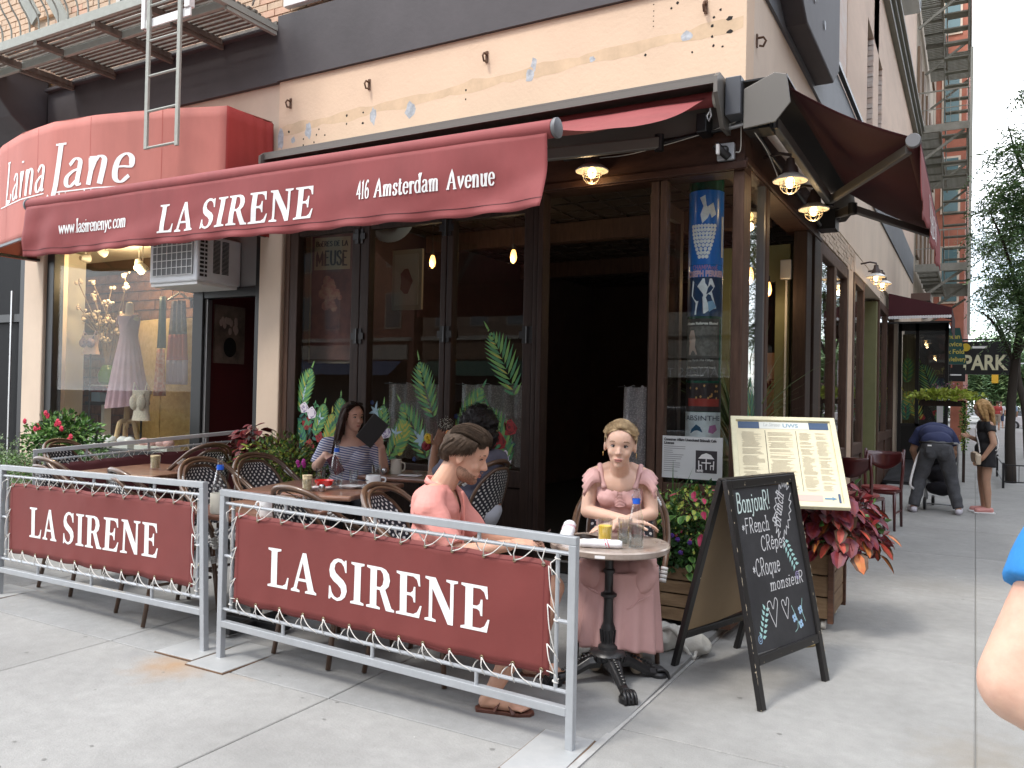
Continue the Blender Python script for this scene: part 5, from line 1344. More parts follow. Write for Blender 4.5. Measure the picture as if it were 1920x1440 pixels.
sans_text('NYC',.016,lambda x,z,h:Vector((-1.79+x,5.97,.957+z)),bold=.002).build('notice_lettering',m_print,lc,fix=False)
def barn(x,y,z,lab,nx,ny,first=[None]):
 t=thing('wall_lamp',lab,'lamp',(x,y,z),group='caged warehouse lamps under the awnings')
 mb=MB();mb.lathe([(.125,0),(.128,.006),(.1,.03),(.06,.055)],28,(x,y,z),cap=False);mb.build('lamp_shade',mat('enamel_white',(.62,.6,.55),.3),t,smooth='auto',solid=.003)
 mb=MB();mb.lathe([(.062,.052),(.055,.1),(.035,.13),(.03,.17),(.012,.18)],18,(x,y,z));mb.build('lamp_housing',mat('rusty_brown',(.05,.03,.025),.5),t,smooth='auto')
 mb=MB()
 for k in range(6):
  a=k*PI/3
  mb.tube(catmull([(x+.075*math.cos(a),y+.075*math.sin(a),z),(x+.07*math.cos(a),y+.07*math.sin(a),z-.05),(x+.04*math.cos(a),y+.04*math.sin(a),z-.085),(x,y,z-.095)],3),.0035,5)
 mb.tube([(x+.073*math.cos(k*PI/8),y+.073*math.sin(k*PI/8),z-.03)for k in range(16)],.003,5,closed=True)
 mb.build('wire_cage',mat('cage_wire',(.55,.5,.4),.4),t,smooth=True)
 mb=MB();mb.ell((x,y,z-.01),(.035,.035,.045));mb.build('bulb',m_fil2,t,smooth=True)
 mb=MB();mb.tube([(x,y,z+.17),(x,y,z+.2),(x+nx*.08,y+ny*.08,z+.22),(x+nx*.2,y+ny*.2,z+.2)],.012,8);mb.build('bracket_arm',MATS['rusty_brown'],t,smooth=True)
 point('wall_lamp_light',(x,y,z-.1),1.,.04)
m_fil2=mat('soft_bulb',(1,.7,.35),.4,emit=(1.,.62,.22),estr=4)
barn(-2.6,5.78,3.24,'caged barn lamp on the front beam beside the hanging awning edge',0,1)
barn(-1.23,6.36,3.15,'caged barn lamp nearest the corner on the side beam',-1,0)
barn(-1.23,7.4,3.15,'caged barn lamp second along the side beam under the maroon awning',-1,0)
barn(-1.22,12.4,3.24,'small caged lamp above the side door, nearer one',-1,0)
barn(-1.22,13.3,3.26,'small caged lamp above the side door, farther one',-1,0)
sc_=thing('security_camera','black bullet security camera on a grey junction box at the corner of the beam','camera',(-1.6,5.92,3.3))
bx('junction_box',mat('camera_grey',(.42,.44,.46),.4),-1.66,-1.535,5.895,5.938,3.235,3.36,parent=sc_,bevel=.008)
mb=MB();mb.lathe([(.028,0),(.03,.03),(.03,.13),(.024,.14)],14,(-1.66,5.84,3.34),Matrix.Rotation(R_(150),3,(.3,.8,.3)));mb.build('camera_barrel',m_black,sc_,smooth='auto')
mb=MB();mb.ell((-1.6,5.875,3.3),(.035,.025,.035));mb.build('camera_mount',m_black,sc_,smooth=True)
mb=MB();mb.box(-1.64,-1.62,5.8,5.83,3.26,3.33);mb.build('label_plate',m_print,sc_,)
cd=thing('conduit','black pipe and loose white wires running round the corner of the beam','pipe',(-2.,5.9,3.45))
mb=MB();mb.tube(catmull([(-2.9,5.9,3.4),(-2.2,5.9,3.42),(-1.75,5.9,3.455),(-1.46,5.9,3.48)],5)+[Vector((-1.42,5.93,3.48)),Vector((-1.42,6.6,3.42)),Vector((-1.4,8.8,3.3))],.018,8);mb.build('pipe',m_black,cd,smooth=True)
mb=MB();mb.tube([(-1.62,5.898,3.463),(-1.47,5.898,3.48)],.0195,8);mb.tube([(-1.42,5.95,3.48),(-1.42,6.12,3.465)],.0195,8);mb.build('silver_sleeve',m_alu,cd,kind='stuff')
mb=MB();mb.tube(catmull([(-1.53,5.92,3.29),(-1.49,5.9,3.3),(-1.485,5.89,3.5),(-1.47,5.89,3.58),(-1.44,5.88,3.5),(-1.4,5.95,3.42),(-1.38,6.3,3.36),(-1.37,6.8,3.2)],5),.004,5);mb.tube(catmull([(-1.52,5.885,3.5),(-1.8,5.885,3.44),(-2.3,5.885,3.37),(-2.6,5.885,3.37)],5),.003,5);mb.build('loose_wire',m_offwhite,cd,kind='stuff')
# CAFE BARRIERS
m_banner=mat('barrier_red',(.172,.032,.028),.7,var=.08,vscale=3,bump=.35,bscale=6,detail=10)
m_bannerdk=mat('barrier_maroon',(.08,.012,.015),.75,var=.05,vscale=2)
m_rope=mat('white_rope',(.62,.6,.56),.8)
m_brass=mat('eyelet_brass',(.3,.24,.14),.4,metal=.7)
def barrier(P0,P1,lab,H=.905,z0=0.,z1=0.,text=True,flip=1,lean=0.,seed=1,bm_=None,legs=(1,1)):
 bm_=bm_ or m_banner
 P0,P1=Vector(P0),Vector(P1);d=(P1-P0);L=d.length;d.normalize();n=Vector((d.y,-d.x,0))*flip
 t=thing('cafe_barrier',lab,'barrier',P0,group=None)
 Pt=lambda s,z,o=0.:P0+d*(s+(lean*z if s>L*.98 else 0))+n*o+Vector((0,0,z+z0+(z1-z0)*s/L))
 a=.036
 def sq(p,q,nm,w=a):
  mb=MB();mb.bar(p,q,w,w,up=n);return mb.build(nm,m_silver,t,bevel=.003)
 sq(Pt(0,.008-z0),Pt(0,H-a),'post');sq(Pt(L,.008-z1),Pt(L,H-a),'post')
 sq(Pt(-a/2,H-a/2),Pt(L+a/2,H-a/2),'top_rail');sq(Pt(a/2,.165),Pt(L-a/2,.165),'bottom_rail')
 def rd(p,q,nm='inner_rod',r=.0095):
  mb=MB();mb.tube([p,q],r,8);return mb.build(nm,m_silver,t,smooth='auto')
 rd(Pt(a/2,.83),Pt(L-a/2,.83));rd(Pt(a/2,.245),Pt(L-a/2,.245))
 rd(Pt(.075,.245),Pt(.075,.83));rd(Pt(L-.075,.245),Pt(L-.075,.83))
 for s in(.22,.5,.78):
  rd(Pt(L*s,.83),Pt(L*s,H-a),'spacer');rd(Pt(L*s,.183),Pt(L*s,.245),'spacer')
 rd(Pt(.018,.54),Pt(.075,.54),'spacer');rd(Pt(L-.075,.54),Pt(L-.018,.54),'spacer')
 B0,B1,ZB,ZT=.105,L-.11,.295,.785
 rnd=random.Random(seed);ph=rnd.uniform(0,6)
 def bf_(s,z,h=0.):
  u=(s-B0)/(B1-B0);v=(z-ZB)/(ZT-ZB)
  zz=z-.006*math.sin(PI*u)*(1-v)*0+(.004*math.sin(u*40+ph))*(abs(v-.5)*2)**3
  o=.007*math.sin(u*9+ph)+.006*noise.noise(Vector((u*5,v*2,seed)))+.0035*math.sin(u*60+ph+v)*max(0,abs(v-.5)-.32)*5
  return Pt(s,zz,o+h)
 MB().grid(lambda u,v:bf_(B0+(B1-B0)*u,ZB+(ZT-ZB)*v),120,12).build('banner',bm_,t,smooth=True,solid=.003,fix=False)
 mb=MB()
 for v0 in(.025,.955):
  mb.grid(lambda u,v:bf_(B0+(B1-B0)*u,ZB+(ZT-ZB)*(v0+v*.006),.0025),90,1)
 for u0 in(.012,.982):mb.grid(lambda u,v:bf_(B0+(B1-B0)*(u0+u*.002),ZB+(ZT-ZB)*v,.0025),1,10)
 mb.build('hem_seam',mat('hem_red',(.15,.025,.025),.8),t,fix=False,kind='stuff')
 if text:
  w=text[1];cx=text[0]
  cap_text('LA SIRENE',.205,lambda x,y,h:bf_(cx+x,.425+y,h),w,space=.34,gap=.07,lift=.0035,cut=.05).build('lettering',m_letter,t,fix=False)
 eye,rope=MB(),MB()
 ne=13
 def rp(pts,r=.0027):rope.tube(pts,r,5)
 prev=None
 for k in range(ne):
  s=B0+.03+(B1-B0-.06)*k/(ne-1);s+=rnd.uniform(-.012,.012)
  for(ze,zr,sg)in((ZT-.018,.83,1),(ZB+.018,.245,-1)):
   c=bf_(s,ze,.002)
   eye.tube([c+d*.008*math.cos(q*PI/4)+Vector((0,0,.008*math.sin(q*PI/4)))+n*.002 for q in range(8)],.0024,5,closed=True)
   sl=rnd.uniform(-.004,.004)
   top=Pt(s+.012,zr,.011)
   rp([c+n*.004,(c+top)/2+n*(.012+sl),top,Pt(s+.012,zr+sg*.012,0),Pt(s+.004,zr,-.011)])
   if k<ne-1:
    s2=B0+.03+(B1-B0-.06)*(k+.52+rnd.uniform(-.05,.05))/(ne-1)
    e=Pt(s2+.02,zr,.011)
    rp(catmull([c+n*.004,(c+e)/2+n*.01-Vector((0,0,.012*(1 if sg>0 else .6))),e],4)+[Pt(s2+.02,zr+sg*.012,0),Pt(s2+.022,zr,-.012)])
    s3=B0+.03+(B1-B0-.06)*(k+1)/(ne-1)
    rp(catmull([Pt(s2+.022,zr,-.012),Pt((s2+s3)/2,zr-.03*sg,-.014),Pt(s3,ze+.004*sg,-.004)],4),.003)
 for(se,sr)in((B0+.012,.075),(B1-.012,L-.075)):
  zs=[ZB+.02,.43,.6,ZT-.02]
  for i,z in enumerate(zs):
   c=bf_(se,z,.002);q=Pt(sr,z-.03 if i else z,.011)
   rp([c,q,Pt(sr+(.012 if sr>.5 else-.012),q.z-P0.z-z0,0)])
   if i<3:rp(catmull([q,(q+bf_(se,zs[i+1],.004))/2+n*.015,bf_(se,zs[i+1],.004)],4))
  for z in(ZB-.02,ZT+.015,ZB+.24):rope.tube([Pt(sr+.012*math.cos(q*PI/4),z+.002*q,.012*math.sin(q*PI/4))for q in range(9)],.0034,5)
  rp([Pt(sr,ZT+.02,.012),Pt(sr-.02,ZT-0.,.03),Pt(sr-.012,ZT-.05,.028)])
 eye.build('eyelet',m_brass,t,smooth=True,kind='stuff');rope.build('rope_lacing',m_rope,t,smooth=True,kind='stuff')
 return t
def plate(t,x0,x1,y0,y1,rz=0.):
 c=((x0+x1)/2,(y0+y1)/2,.006)
 mb=MB();mb.obox(c,(x1-x0,y1-y0,.01),rotz(rz));mb.build('base_plate',m_silverw,t,bevel=.002)
 mb=MB();mb.obox((c[0],c[1],.0035),(x1-x0+.012,y1-y0+.012,.006),rotz(rz));mb.build('rusty_plate_edge',mat('plate_rust',(.14,.08,.045),.9,var=.3,vscale=20),t)
b1=barrier((-3.63,3.19,0),(-1.468,3.155,0),'silver cafe barrier with red LA SIRENE banner in front of the man in pink',text=(.36,1.4),seed=3,z0=.035)
plate(b1,-3.7,-3.42,3.02,3.46);plate(b1,-1.645,-1.41,2.86,3.29,R_(2))
b2=barrier((-6.02,3.3,0),(-3.8,3.22,0),'silver cafe barrier with red LA SIRENE banner at the left, leaning at its right post',text=(.36,1.42),seed=5,lean=-.045,z0=.02,z1=.06)
plate(b2,-4.02,-3.72,3.07,3.5,R_(1));plate(b2,-6.25,-5.9,3.05,3.5)
b3=barrier((-7.2,4.22,0),(-6.3,5.82,.07),'silver cafe barrier with plain maroon cloth closing the far left end of the cafe',text=False,seed=9,H=.93,z0=0.,z1=.1,bm_=m_bannerdk,flip=-1)
b4=barrier((-8.4,3.42,0),(-6.1,3.3,0),'silver cafe barrier continuing out of the picture at the far left',text=False,seed=11)
# CHAIRS
def weave_mat():
 m=bpy.data.materials.new('bistro_weave');m.use_nodes=True;t=m.node_tree;b=t.nodes['Principled BSDF']
 b.inputs['Roughness'].default_value=.45
 uv=t.nodes.new('ShaderNodeUVMap')
 vm=t.nodes.new('ShaderNodeVectorMath');vm.operation='SCALE';vm.inputs['Scale'].default_value=1.
 t.links.new(uv.outputs['UV'],vm.inputs[0])
 mp_=t.nodes.new('ShaderNodeMapping');mp_.inputs['Rotation'].default_value=(0,0,R_(45));mp_.inputs['Scale'].default_value=(32,32,1)
 t.links.new(vm.outputs['Vector'],mp_.inputs['Vector'])
 fr=t.nodes.new('ShaderNodeVectorMath');fr.operation='FRACTION';t.links.new(mp_.outputs['Vector'],fr.inputs[0])
 sb=t.nodes.new('ShaderNodeVectorMath');sb.operation='SUBTRACT';sb.inputs[1].default_value=(.5,.5,0);t.links.new(fr.outputs['Vector'],sb.inputs[0])
 ln=t.nodes.new('ShaderNodeVectorMath');ln.operation='LENGTH';t.links.new(sb.outputs['Vector'],ln.inputs[0])
 gt=t.nodes.new('ShaderNodeMath');gt.operation='LESS_THAN';gt.inputs[1].default_value=.27;t.links.new(ln.outputs['Value'],gt.inputs[0])
 mx_=t.nodes.new('ShaderNodeMixRGB');mx_.inputs['Color1'].default_value=(.016,.017,.026,1);mx_.inputs['Color2'].default_value=(.72,.71,.68,1)
 t.links.new(gt.outputs['Value'],mx_.inputs['Fac']);t.links.new(mx_.outputs['Color'],b.inputs['Base Color'])
 bp=t.nodes.new('ShaderNodeBump');bp.inputs['Strength'].default_value=.5;bp.inputs['Distance'].default_value=.004
 t.links.new(gt.outputs['Value'],bp.inputs['Height']);t.links.new(bp.outputs['Normal'],b.inputs['Normal'])
 return m
m_weave=weave_mat()
m_cane=mat('bamboo_brown',(.1,.055,.032),.35,var=.3,vscale=14,stretch=(1,1,.5),coat=.3)
m_wrap=mat('white_binding',(.6,.6,.58),.6)
def uvgrid(name,fn,nu,nv,su,sv,m,parent,solid=.012):
 mb=MB();mb.grid(fn,nu,nv)
 o=mb.build(name,m,parent,smooth=True,solid=solid,fix=False)
 ul=o.data.uv_layers.new(name='UVMap')
 for p in o.data.polygons:
  for li,vi in zip(p.loop_indices,p.vertices):
   i,j=vi%(nu+1),vi//(nu+1)
   ul.data[li].uv=(i/nu*su,j/nv*sv)
 return o
def bistro():
 t=thing('bistro_chair','x','chair',group='brown cane bistro chairs with black and white woven backs')
 uvgrid('seat',lambda u,v:Vector((.22*(2*v-1)*(1-0.*u),(.235-.02*v*0)*(2*u-1)*math.sqrt(max(.02,1-.35*(2*v-1)**4)),.455+.012*math.cos(PI*(u-.5))*math.cos(PI*(v-.5)))),12,12,.45,.42,m_weave,t,.02)
 mb=MB();mb.tube([(.235*math.cos(a)*(1 if math.cos(a)>0 else .98),.245*math.sin(a),.45)for a in[k*PI/12 for k in range(24)]],.014,7,closed=True);mb.build('seat_frame',m_cane,t,smooth=True)
 def bk(u,v):
  w=.205*math.sqrt(max(0.,1-max(0,(v-.35)/.65)**2.2))
  y=u*(w+0.)if w>0 else 0
  return Vector((-.2-.13*v-.06*(1-(y/.21)**2),y,.5+.42*v))
 uvgrid('back_panel',lambda u,v:bk(2*u-1,v*.985),14,16,.4,.42,m_weave,t,.01)
 arch=[bk(-1,v/12)for v in range(12)]+[bk(-1,.97)]+[bk(1,.97)]+[bk(1,1-v/12)for v in range(1,13)]
 arch=[Vector((-.175,-.2,.46))]+arch+[Vector((-.175,.2,.46))]
 mb=MB();mb.tube(catmull(arch,2),.013,7);mb.build('back_frame',m_cane,t,smooth=True)
 out=catmull([(.19,-.245,.46),(.12,-.27,.6),(-.04,-.275,.7),(-.2,-.255,.8),(-.33,-.165,.925),(-.375,0,.965),(-.33,.165,.925),(-.2,.255,.8),(-.04,.275,.7),(.12,.27,.6),(.19,.245,.46)],5)
 mb=MB();mb.tube(out,.016,8);mb.build('outer_arm_loop',m_cane,t,smooth=True)
 mb=MB();mb.tube([Vector((p.x+.028,p.y*.93,p.z-.018))for p in out[6:-6]],.01,7);mb.build('inner_arm_loop',m_cane,t,smooth=True)
 for sx_,sy_ in((1,1),(1,-1),(-1,1),(-1,-1)):
  mb=MB();mb.tube([(.19*sx_,.2*sy_,.45),(.215*sx_,.215*sy_,.22),(.235*sx_-(.02 if sx_<0 else 0),.225*sy_,0.)],[.017,.016,.014],8);mb.build('leg',m_cane,t,smooth=True)
 mb=MB()
 for sy_ in(1,-1):
  mb.tube([(.19,.2*sy_,.24),(-.2,.2*sy_,.24)],.01,6)
 mb.tube([(0,.2,.24),(0,-.2,.24)],.01,6);mb.build('stretcher',m_cane,t,smooth=True,kind='stuff')
 mb=MB()
 for p,q in(((.195,.245,.44),(.165,.258,.52)),((.195,-.245,.44),(.165,-.258,.52)),((-.26,.215,.845),(-.21,.245,.8)),((-.26,-.215,.845),(-.21,-.245,.8)),((.2,.205,.38),(.205,.208,.33)),((.2,-.205,.38),(.205,-.208,.33)),((-.19,.2,.42),(-.195,.205,.36)),((-.19,-.2,.42),(-.195,-.205,.36))):
  p,q=Vector(p),Vector(q)
  for k in range(4):a_=p.lerp(q,k/4);b_=p.lerp(q,(k+.8)/4);mb.tube([a_,b_],.021,8)
 mb.build('white_binding',m_wrap,t,smooth=True,kind='stuff')
 return t
ch=bistro()
chairs=[(-2.56,3.66,4,'bistro chair in which the man in pink sits'),(-3.18,3.62,84,'empty bistro chair with its back to the right barrier, left of the man in pink'),(-3.36,5.16,176,'bistro chair in which the woman with black curly hair sits'),(-1.8,4.5,-70,'bistro chair in which the blonde woman in pink sits'),(-4.55,4.05,-5,'empty bistro chair just behind the tall clear bottle between the two barriers'),(-4.5,4.47,-12,'empty bistro chair at the left end of the table with the red bowl'),(-6.15,5.02,170,'empty bistro chair with pale back at the right of the far left table'),(-5.72,3.78,85,'empty bistro chair behind the left barrier, its woven back showing above the banner'),(-4.62,3.62,75,'bistro chair mostly hidden behind the right half of the left banner'),(-6.95,4.55,10,'bistro chair at the far left table against the maroon barrier'),(-4.75,5.42,-55,'bistro chair in which the woman in the striped top sits')]
for i,(x,y,a,lab)in enumerate(chairs):
 place(ch,i==0,(x,y,gz(x,y)),R_(a),lab)
m_mah=mat('mahogany_red',(.075,.014,.014),.28,var=.2,vscale=8,stretch=(1,1,.3),coat=.4)
m_vin=mat('red_vinyl',(.24,.05,.045),.35)
def wchair():
 t=thing('wooden_chair','x','chair',group='mahogany wooden chairs by the side windows')
 mb=MB();mb.grid(lambda u,v:Vector((-.2-.05*v-.06*math.cos(PI*(u-.5)),.21*(2*u-1),.9-(.2*math.sin(PI*(.12+.76*u))+.02)*(1-v)+0.)),16,4);mb.build('back_splat',m_mah,t,smooth=True,solid=.02)
 for s in(1,-1):
  mb=MB();mb.tube([(-.26,.215*s,.93),(-.21,.215*s,.68),(-.19,.2*s,.45),(-.25,.2*s,0)],[.017,.019,.02,.016],8);mb.build('leg',m_mah,t,smooth=True)
  mb=MB();mb.tube([(.19,.19*s,.45),(.21,.2*s,0)],[.02,.015],8);mb.build('leg',m_mah,t,smooth=True)
 mb=MB();mb.box(-.2,.21,-.205,.205,.42,.455);mb.build('seat_frame',m_mah,t,bevel=.01)
 mb=MB();mb.lathe([(.2,.456),(.215,.475),(.205,.495),(.12,.505),(.01,.507)],22);mb.build('seat',m_vin,t,smooth='auto')
 mb=MB();mb.tube([(.2,.195,.2),(-.22,.2,.2)],.011,6);mb.tube([(.2,-.195,.2),(-.22,-.2,.2)],.011,6);mb.build('stretcher',m_mah,t,kind='stuff')
 return t
wc=wchair()
place(wc,True,(-1.1,9.75,0),R_(75),'mahogany chair with red seat standing closest behind the big red coleus')
place(wc,False,(-.98,10.75,0),R_(-95),'mahogany chair with red seat standing farther from the menu board')
# TABLES
def wood_top():
 m=bpy.data.materials.new('striped_walnut');m.use_nodes=True;t=m.node_tree;b=t.nodes['Principled BSDF']
 tcn=t.nodes.new('ShaderNodeTexCoord');mp_=t.nodes.new('ShaderNodeMapping');mp_.inputs['Scale'].default_value=(1.2,22,4)
 t.links.new(tcn.outputs['Object'],mp_.inputs['Vector']);n=t.nodes.new('ShaderNodeTexNoise');n.inputs['Scale'].default_value=1.;n.inputs['Detail'].default_value=8;n.inputs['Roughness'].default_value=.7
 t.links.new(mp_.outputs['Vector'],n.inputs['Vector']);r=t.nodes.new('ShaderNodeValToRGB')
 e=r.color_ramp.elements;e[0].position=.3;e[0].color=(.12,.05,.032,1);e[1].position=.68;e[1].color=(.36,.2,.13,1)
 x=e.new(.5);x.color=(.2,.095,.062,1)
 t.links.new(n.outputs['Fac'],r.inputs['Fac']);t.links.new(r.outputs['Color'],b.inputs['Base Color']);b.inputs['Roughness'].default_value=.3;b.inputs['Coat Weight'].default_value=.3
 return m
m_top=wood_top()
def rtable(x,y,z,w,d,rz,lab):
 t=thing('cafe_table',lab,'table',(0,0,0),0,group='rectangular wooden cafe tables')
 mb=MB();mb.box(-w/2,w/2,-d/2,d/2,z-.035,z);mb.build('tabletop',m_top,t,bevel=.012)
 mb=MB();mb.lathe([(.035,.06),(.03,z-.04)],14);mb.build('column',m_black,t,smooth='auto')
 mb=MB();mb.box(-.25,.25,-.035,.035,.02,.06);mb.box(-.035,.035,-.25,-.036,.02,.06);mb.box(-.035,.035,.036,.25,.02,.06);mb.box(-.2,.2,-.1,.1,z-.05,z-.036);mb.build('base',m_black,t,kind='stuff',bevel=.006)
 t.location=(x,y,gz(x,y));t.rotation_euler=(0,0,rz)
 return t
rtable(-6.28,4.72,.74,.82,.95,R_(12),'wooden cafe table with a single glass of sugar packets at the far left')
rtable(-3.88,3.68,.74,.8,.66,R_(3),'wooden cafe table with mug and bottle right behind the two barriers')
rtable(-4.12,4.55,.765,.85,.92,R_(14),'wooden cafe table crowded with red bowl, glasses and a blue tagged bottle')
rtable(-3.93,5.48,.77,.86,.62,R_(10),'wooden cafe table with flower bottle before the painted windows')
m_marb=mat('marble_top',(.24,.18,.145),.25,var=.45,vscale=9,rgb2=(.4,.33,.28),detail=10,coat=.3)
m_cast=mat('cast_iron',(.014,.014,.015),.38,bump=.15,bscale=40)
RX,RY=-1.65,3.985
rt=thing('round_table','round marble bistro table on a black cast iron claw foot base','table',(RX,RY,0))
mb=MB();mb.lathe([(.3,.705),(.31,.712),(.312,.735),(.306,.742),(0.,.742)],48,(RX,RY,0),cap=False);mb.add([(RX+.3*math.cos(2*PI*k/48),RY+.3*math.sin(2*PI*k/48),.705)for k in range(48)],[tuple(range(48))]);mb.build('tabletop',m_marb,rt,smooth='auto')
mb=MB();mb.lathe([(.075,.13),(.09,.14),(.095,.165),(.085,.18),(.052,.19),(.05,.205),(.036,.215),(.03,.24),(.037,.26),(.037,.3),(.03,.315),(.026,.33),(.024,.44),(.028,.455),(.042,.462),(.042,.475),(.028,.482),(.022,.49),(.022,.575),(.03,.585),(.03,.6),(.022,.605),(.021,.69),(.05,.7),(.12,.704)],28,(RX,RY,0));mb.build('column',m_cast,rt,smooth='auto')
mb=MB()
for k in range(20):a=k*PI/10;mb.bar((RX+.086*math.cos(a),RY+.086*math.sin(a),.135),(RX+.098*math.cos(a),RY+.098*math.sin(a),.165),.012,.01)
for k in range(12):a=k*PI/6;mb.bar((RX+.034*math.cos(a),RY+.034*math.sin(a),.225),(RX+.04*math.cos(a),RY+.04*math.sin(a),.29),.008,.008)
mb.build('fluting',m_cast,rt,kind='stuff')
for k in range(4):
 a=R_(-49+90*k+2);c,s=math.cos(a),math.sin(a)
 V=lambda r,z,o=0.:Vector((RX+c*r-s*o,RY+s*r+c*o,z))
 rings=[]
 for r,z,w,h in((.05,.135,.055,.035),(.11,.125,.042,.03),(.17,.09,.03,.026),(.23,.058,.026,.022),(.27,.05,.03,.024)):
  rings.append([V(r,z+h,-w*.6),V(r,z+h,w*.6),V(r,z,w),V(r,z-h,w*.6),V(r,z-h,-w*.6),V(r,z,-w)])
 mb=MB();mb.loft(rings,caps=True);leg=mb.build('leg',m_cast,rt,bevel=.005)
 mb=MB()
 for q in range(9):
  r=.1+q*.018;z=.158-.0045*q*1.25-(0. if q<3 else .004*(q-3))
  mb.ell(V(r,z,0),(.01,.01,.007),None,6,5)
 mb.build('leg_ornament',m_cast,leg,kind='stuff')
 mb=MB();mb.lathe([(.04,0.),(.045,.012),(.045,.04),(.036,.05)],18,V(.29,.002));
 mb.build('foot',m_cast,leg,smooth='auto')
 mb=MB()
 for o in(-.026,-.009,.009,.026):mb.tube(catmull([V(.265,.062,o*.7),V(.3,.068,o),V(.325,.052,o*1.05),V(.334,.02,o*1.05)],3),.0095,6)
 mb.build('claw',m_cast,leg,smooth=True,kind='stuff')
mb=MB();mb.obox((RX+.08,RY-.3135,.722),(.05,.002,.014),rotz(R_(15)));mb.build('sticker',m_print,rt)
# TABLEWARE
m_clear=glassmat('clear_glassware',tint=(.93,.955,.955),ior=1.7,pwr=2.4,k=.7)
def water_mat():
 m=glassmat('water',tint=(.8,.84,.84),ior=1.6,pwr=3);return m
m_water=water_mat()
m_bluecap=mat('blue_tag',(.01,.1,.55),.4)
m_steel=mat('shiny_steel',(.5,.5,.5),.15,metal=1)
m_china=mat('white_china',(.74,.75,.75),.15,coat=.3)
def bottle(x,y,z,lab,water=.45,h=.3,frost=False):
 t=thing('water_bottle',lab,'bottle',(x,y,z),group='clear swing top water bottles')
 k=h/.3
 mb=MB();mb.lathe([(.036*k,0),(.04*k,.006),(.041*k,.1*k),(.037*k,.14*k),(.024*k,.2*k),(.0145*k,.24*k),(.0135*k,.285*k),(.017*k,.288*k),(.017*k,.3*k)],22,(x,y,z),cap=False)
 mb.build('glass_body',mat('frosted_glass',(.55,.56,.56),.3)if frost else m_clear,t,smooth='auto')
 if water and not frost:
  mb=MB();mb.lathe([(.034*k,.006),(.037*k,.02),(.0378*k,.3*k*water*.9)],20,(x,y,z));mb.build('water',m_water,t,smooth='auto')
 if not frost:
  mb=MB();mb.lathe([(.019*k,.222*k),(.019*k,.248*k)],12,(x,y,z),cap=False);mb.build('blue_tag',m_bluecap,t,smooth=True)
  mb=MB();mb.tube([(x-.017,y,z+.27*k),(x-.024,y,z+.255*k),(x-.02,y,z+.235*k)],.0015,5);mb.tube([(x+.017,y,z+.27*k),(x+.024,y,z+.255*k),(x+.02,y,z+.235*k)],.0015,5);mb.build('wire_clasp',m_steel,t,kind='stuff')
 return t
def tumbler(x,y,z,lab,h=.1,r=.036,fill=None,fh=.6,name='glass',handle=False):
 t=thing(name,lab,'glass',(x,y,z))
 mb=MB();mb.lathe([(r*.85,0.),(r*.88,.006),(r,h),(r*.93,h-.001),(r*.84,.01)],22,(x,y,z),cap=False);mb.build('glass_body',m_clear,t,smooth='auto')
 if fill:
  mb=MB();mb.lathe([(r*.82,.011),(r*.9,h*fh)],20,(x,y,z));mb.build('contents',fill,t,smooth='auto')
 if handle:
  mb=MB();mb.tube(catmull([(x+r,y,z+h*.8),(x+r+.03,y,z+h*.75),(x+r+.03,y,z+h*.3),(x+r,y,z+h*.2)],4),.005,6);mb.build('handle',m_clear,t,smooth=True)
 return t
def mug(x,y,z,lab,a=0,h=.095,r=.041,m=None):
 t=thing('mug',lab,'mug',(x,y,z));m=m or m_china
 mb=MB();mb.lathe([(r*.9,0),(r,.01),(r,h),(r*.9,h),(r*.88,.012)],24,(x,y,z),cap=False);mb.build('mug_body',m,t,smooth='auto')
 c,s=math.cos(a),math.sin(a)
 mb=MB();mb.tube(catmull([(x+c*r,y+s*r,z+h*.82),(x+c*(r+.03),y+s*(r+.03),z+h*.72),(x+c*(r+.03),y+s*(r+.03),z+h*.35),(x+c*r,y+s*r,z+h*.2)],4),.006,7);mb.build('handle',m,t,smooth=True)
 return t
ZT_=.743
m_oj=mat('orange_juice',(1.,.66,.08),.4)
bottle(-1.475,3.9,ZT_,'water bottle with blue tag standing on the round marble table')
tumbler(-1.655,3.93,ZT_,'straight glass of orange juice on the round marble table',.125,.04,m_oj,.72,'juice_glass')
tumbler(-1.58,4.02,ZT_,'empty jar mug with handle behind the orange juice',.125,.038,None,name='jar_mug',handle=True)
tumbler(-1.555,3.93,ZT_,'short glass half hidden between juice and bottle on the round table',.08,.03,m_water,.5)
m_nap=mat('white_napkin',(.74,.74,.76),.85,bump=.2,bscale=60)
def napkin(x,y,z,a,lab,L=.21,r=.026,up=0.):
 t=thing('rolled_napkin',lab,'napkin',(x,y,z),group='white cloth napkins with red stripes')
 d=Vector((math.cos(a)*math.cos(up),math.sin(a)*math.cos(up),math.sin(up)));q=d.to_track_quat('Z','Y').to_matrix();c0=Vector((x,y,z+r*.8))-d*L/2
 R=[]
 for j in range(13):
  u=j/12;rr=r*(.78+.26*math.sin(PI*u)**.5+.06*math.sin(j*1.9))
  R.append([c0+d*L*u+q@Vector((rr*math.cos(k*PI/9)*(1+.04*math.sin(k*2.3+j*.5)),rr*.85*math.sin(k*PI/9),0))for k in range(18)])
 mb=MB();mb.loft(R,caps=True);mb.build('cloth_roll',m_nap,t,smooth=True)
 mb=MB()
 for u0 in(.5,.56):
  mb.loft([[c0+d*L*(u0+du)+(q@Vector((r*1.075*math.cos(k*PI/9),r*.85*1.075*math.sin(k*PI/9),0)))+d*.022*k/18*2 for k in range(0,12)]for du in(0,.022)],closed=False)
 mb.build('red_stripe',mat('napkin_red',(.52,.05,.1),.8),t,kind='stuff',fix=False)
 return t
napkin(-1.62,3.8,ZT_,R_(22),'rolled napkin with red stripes lying at the front of the round table')
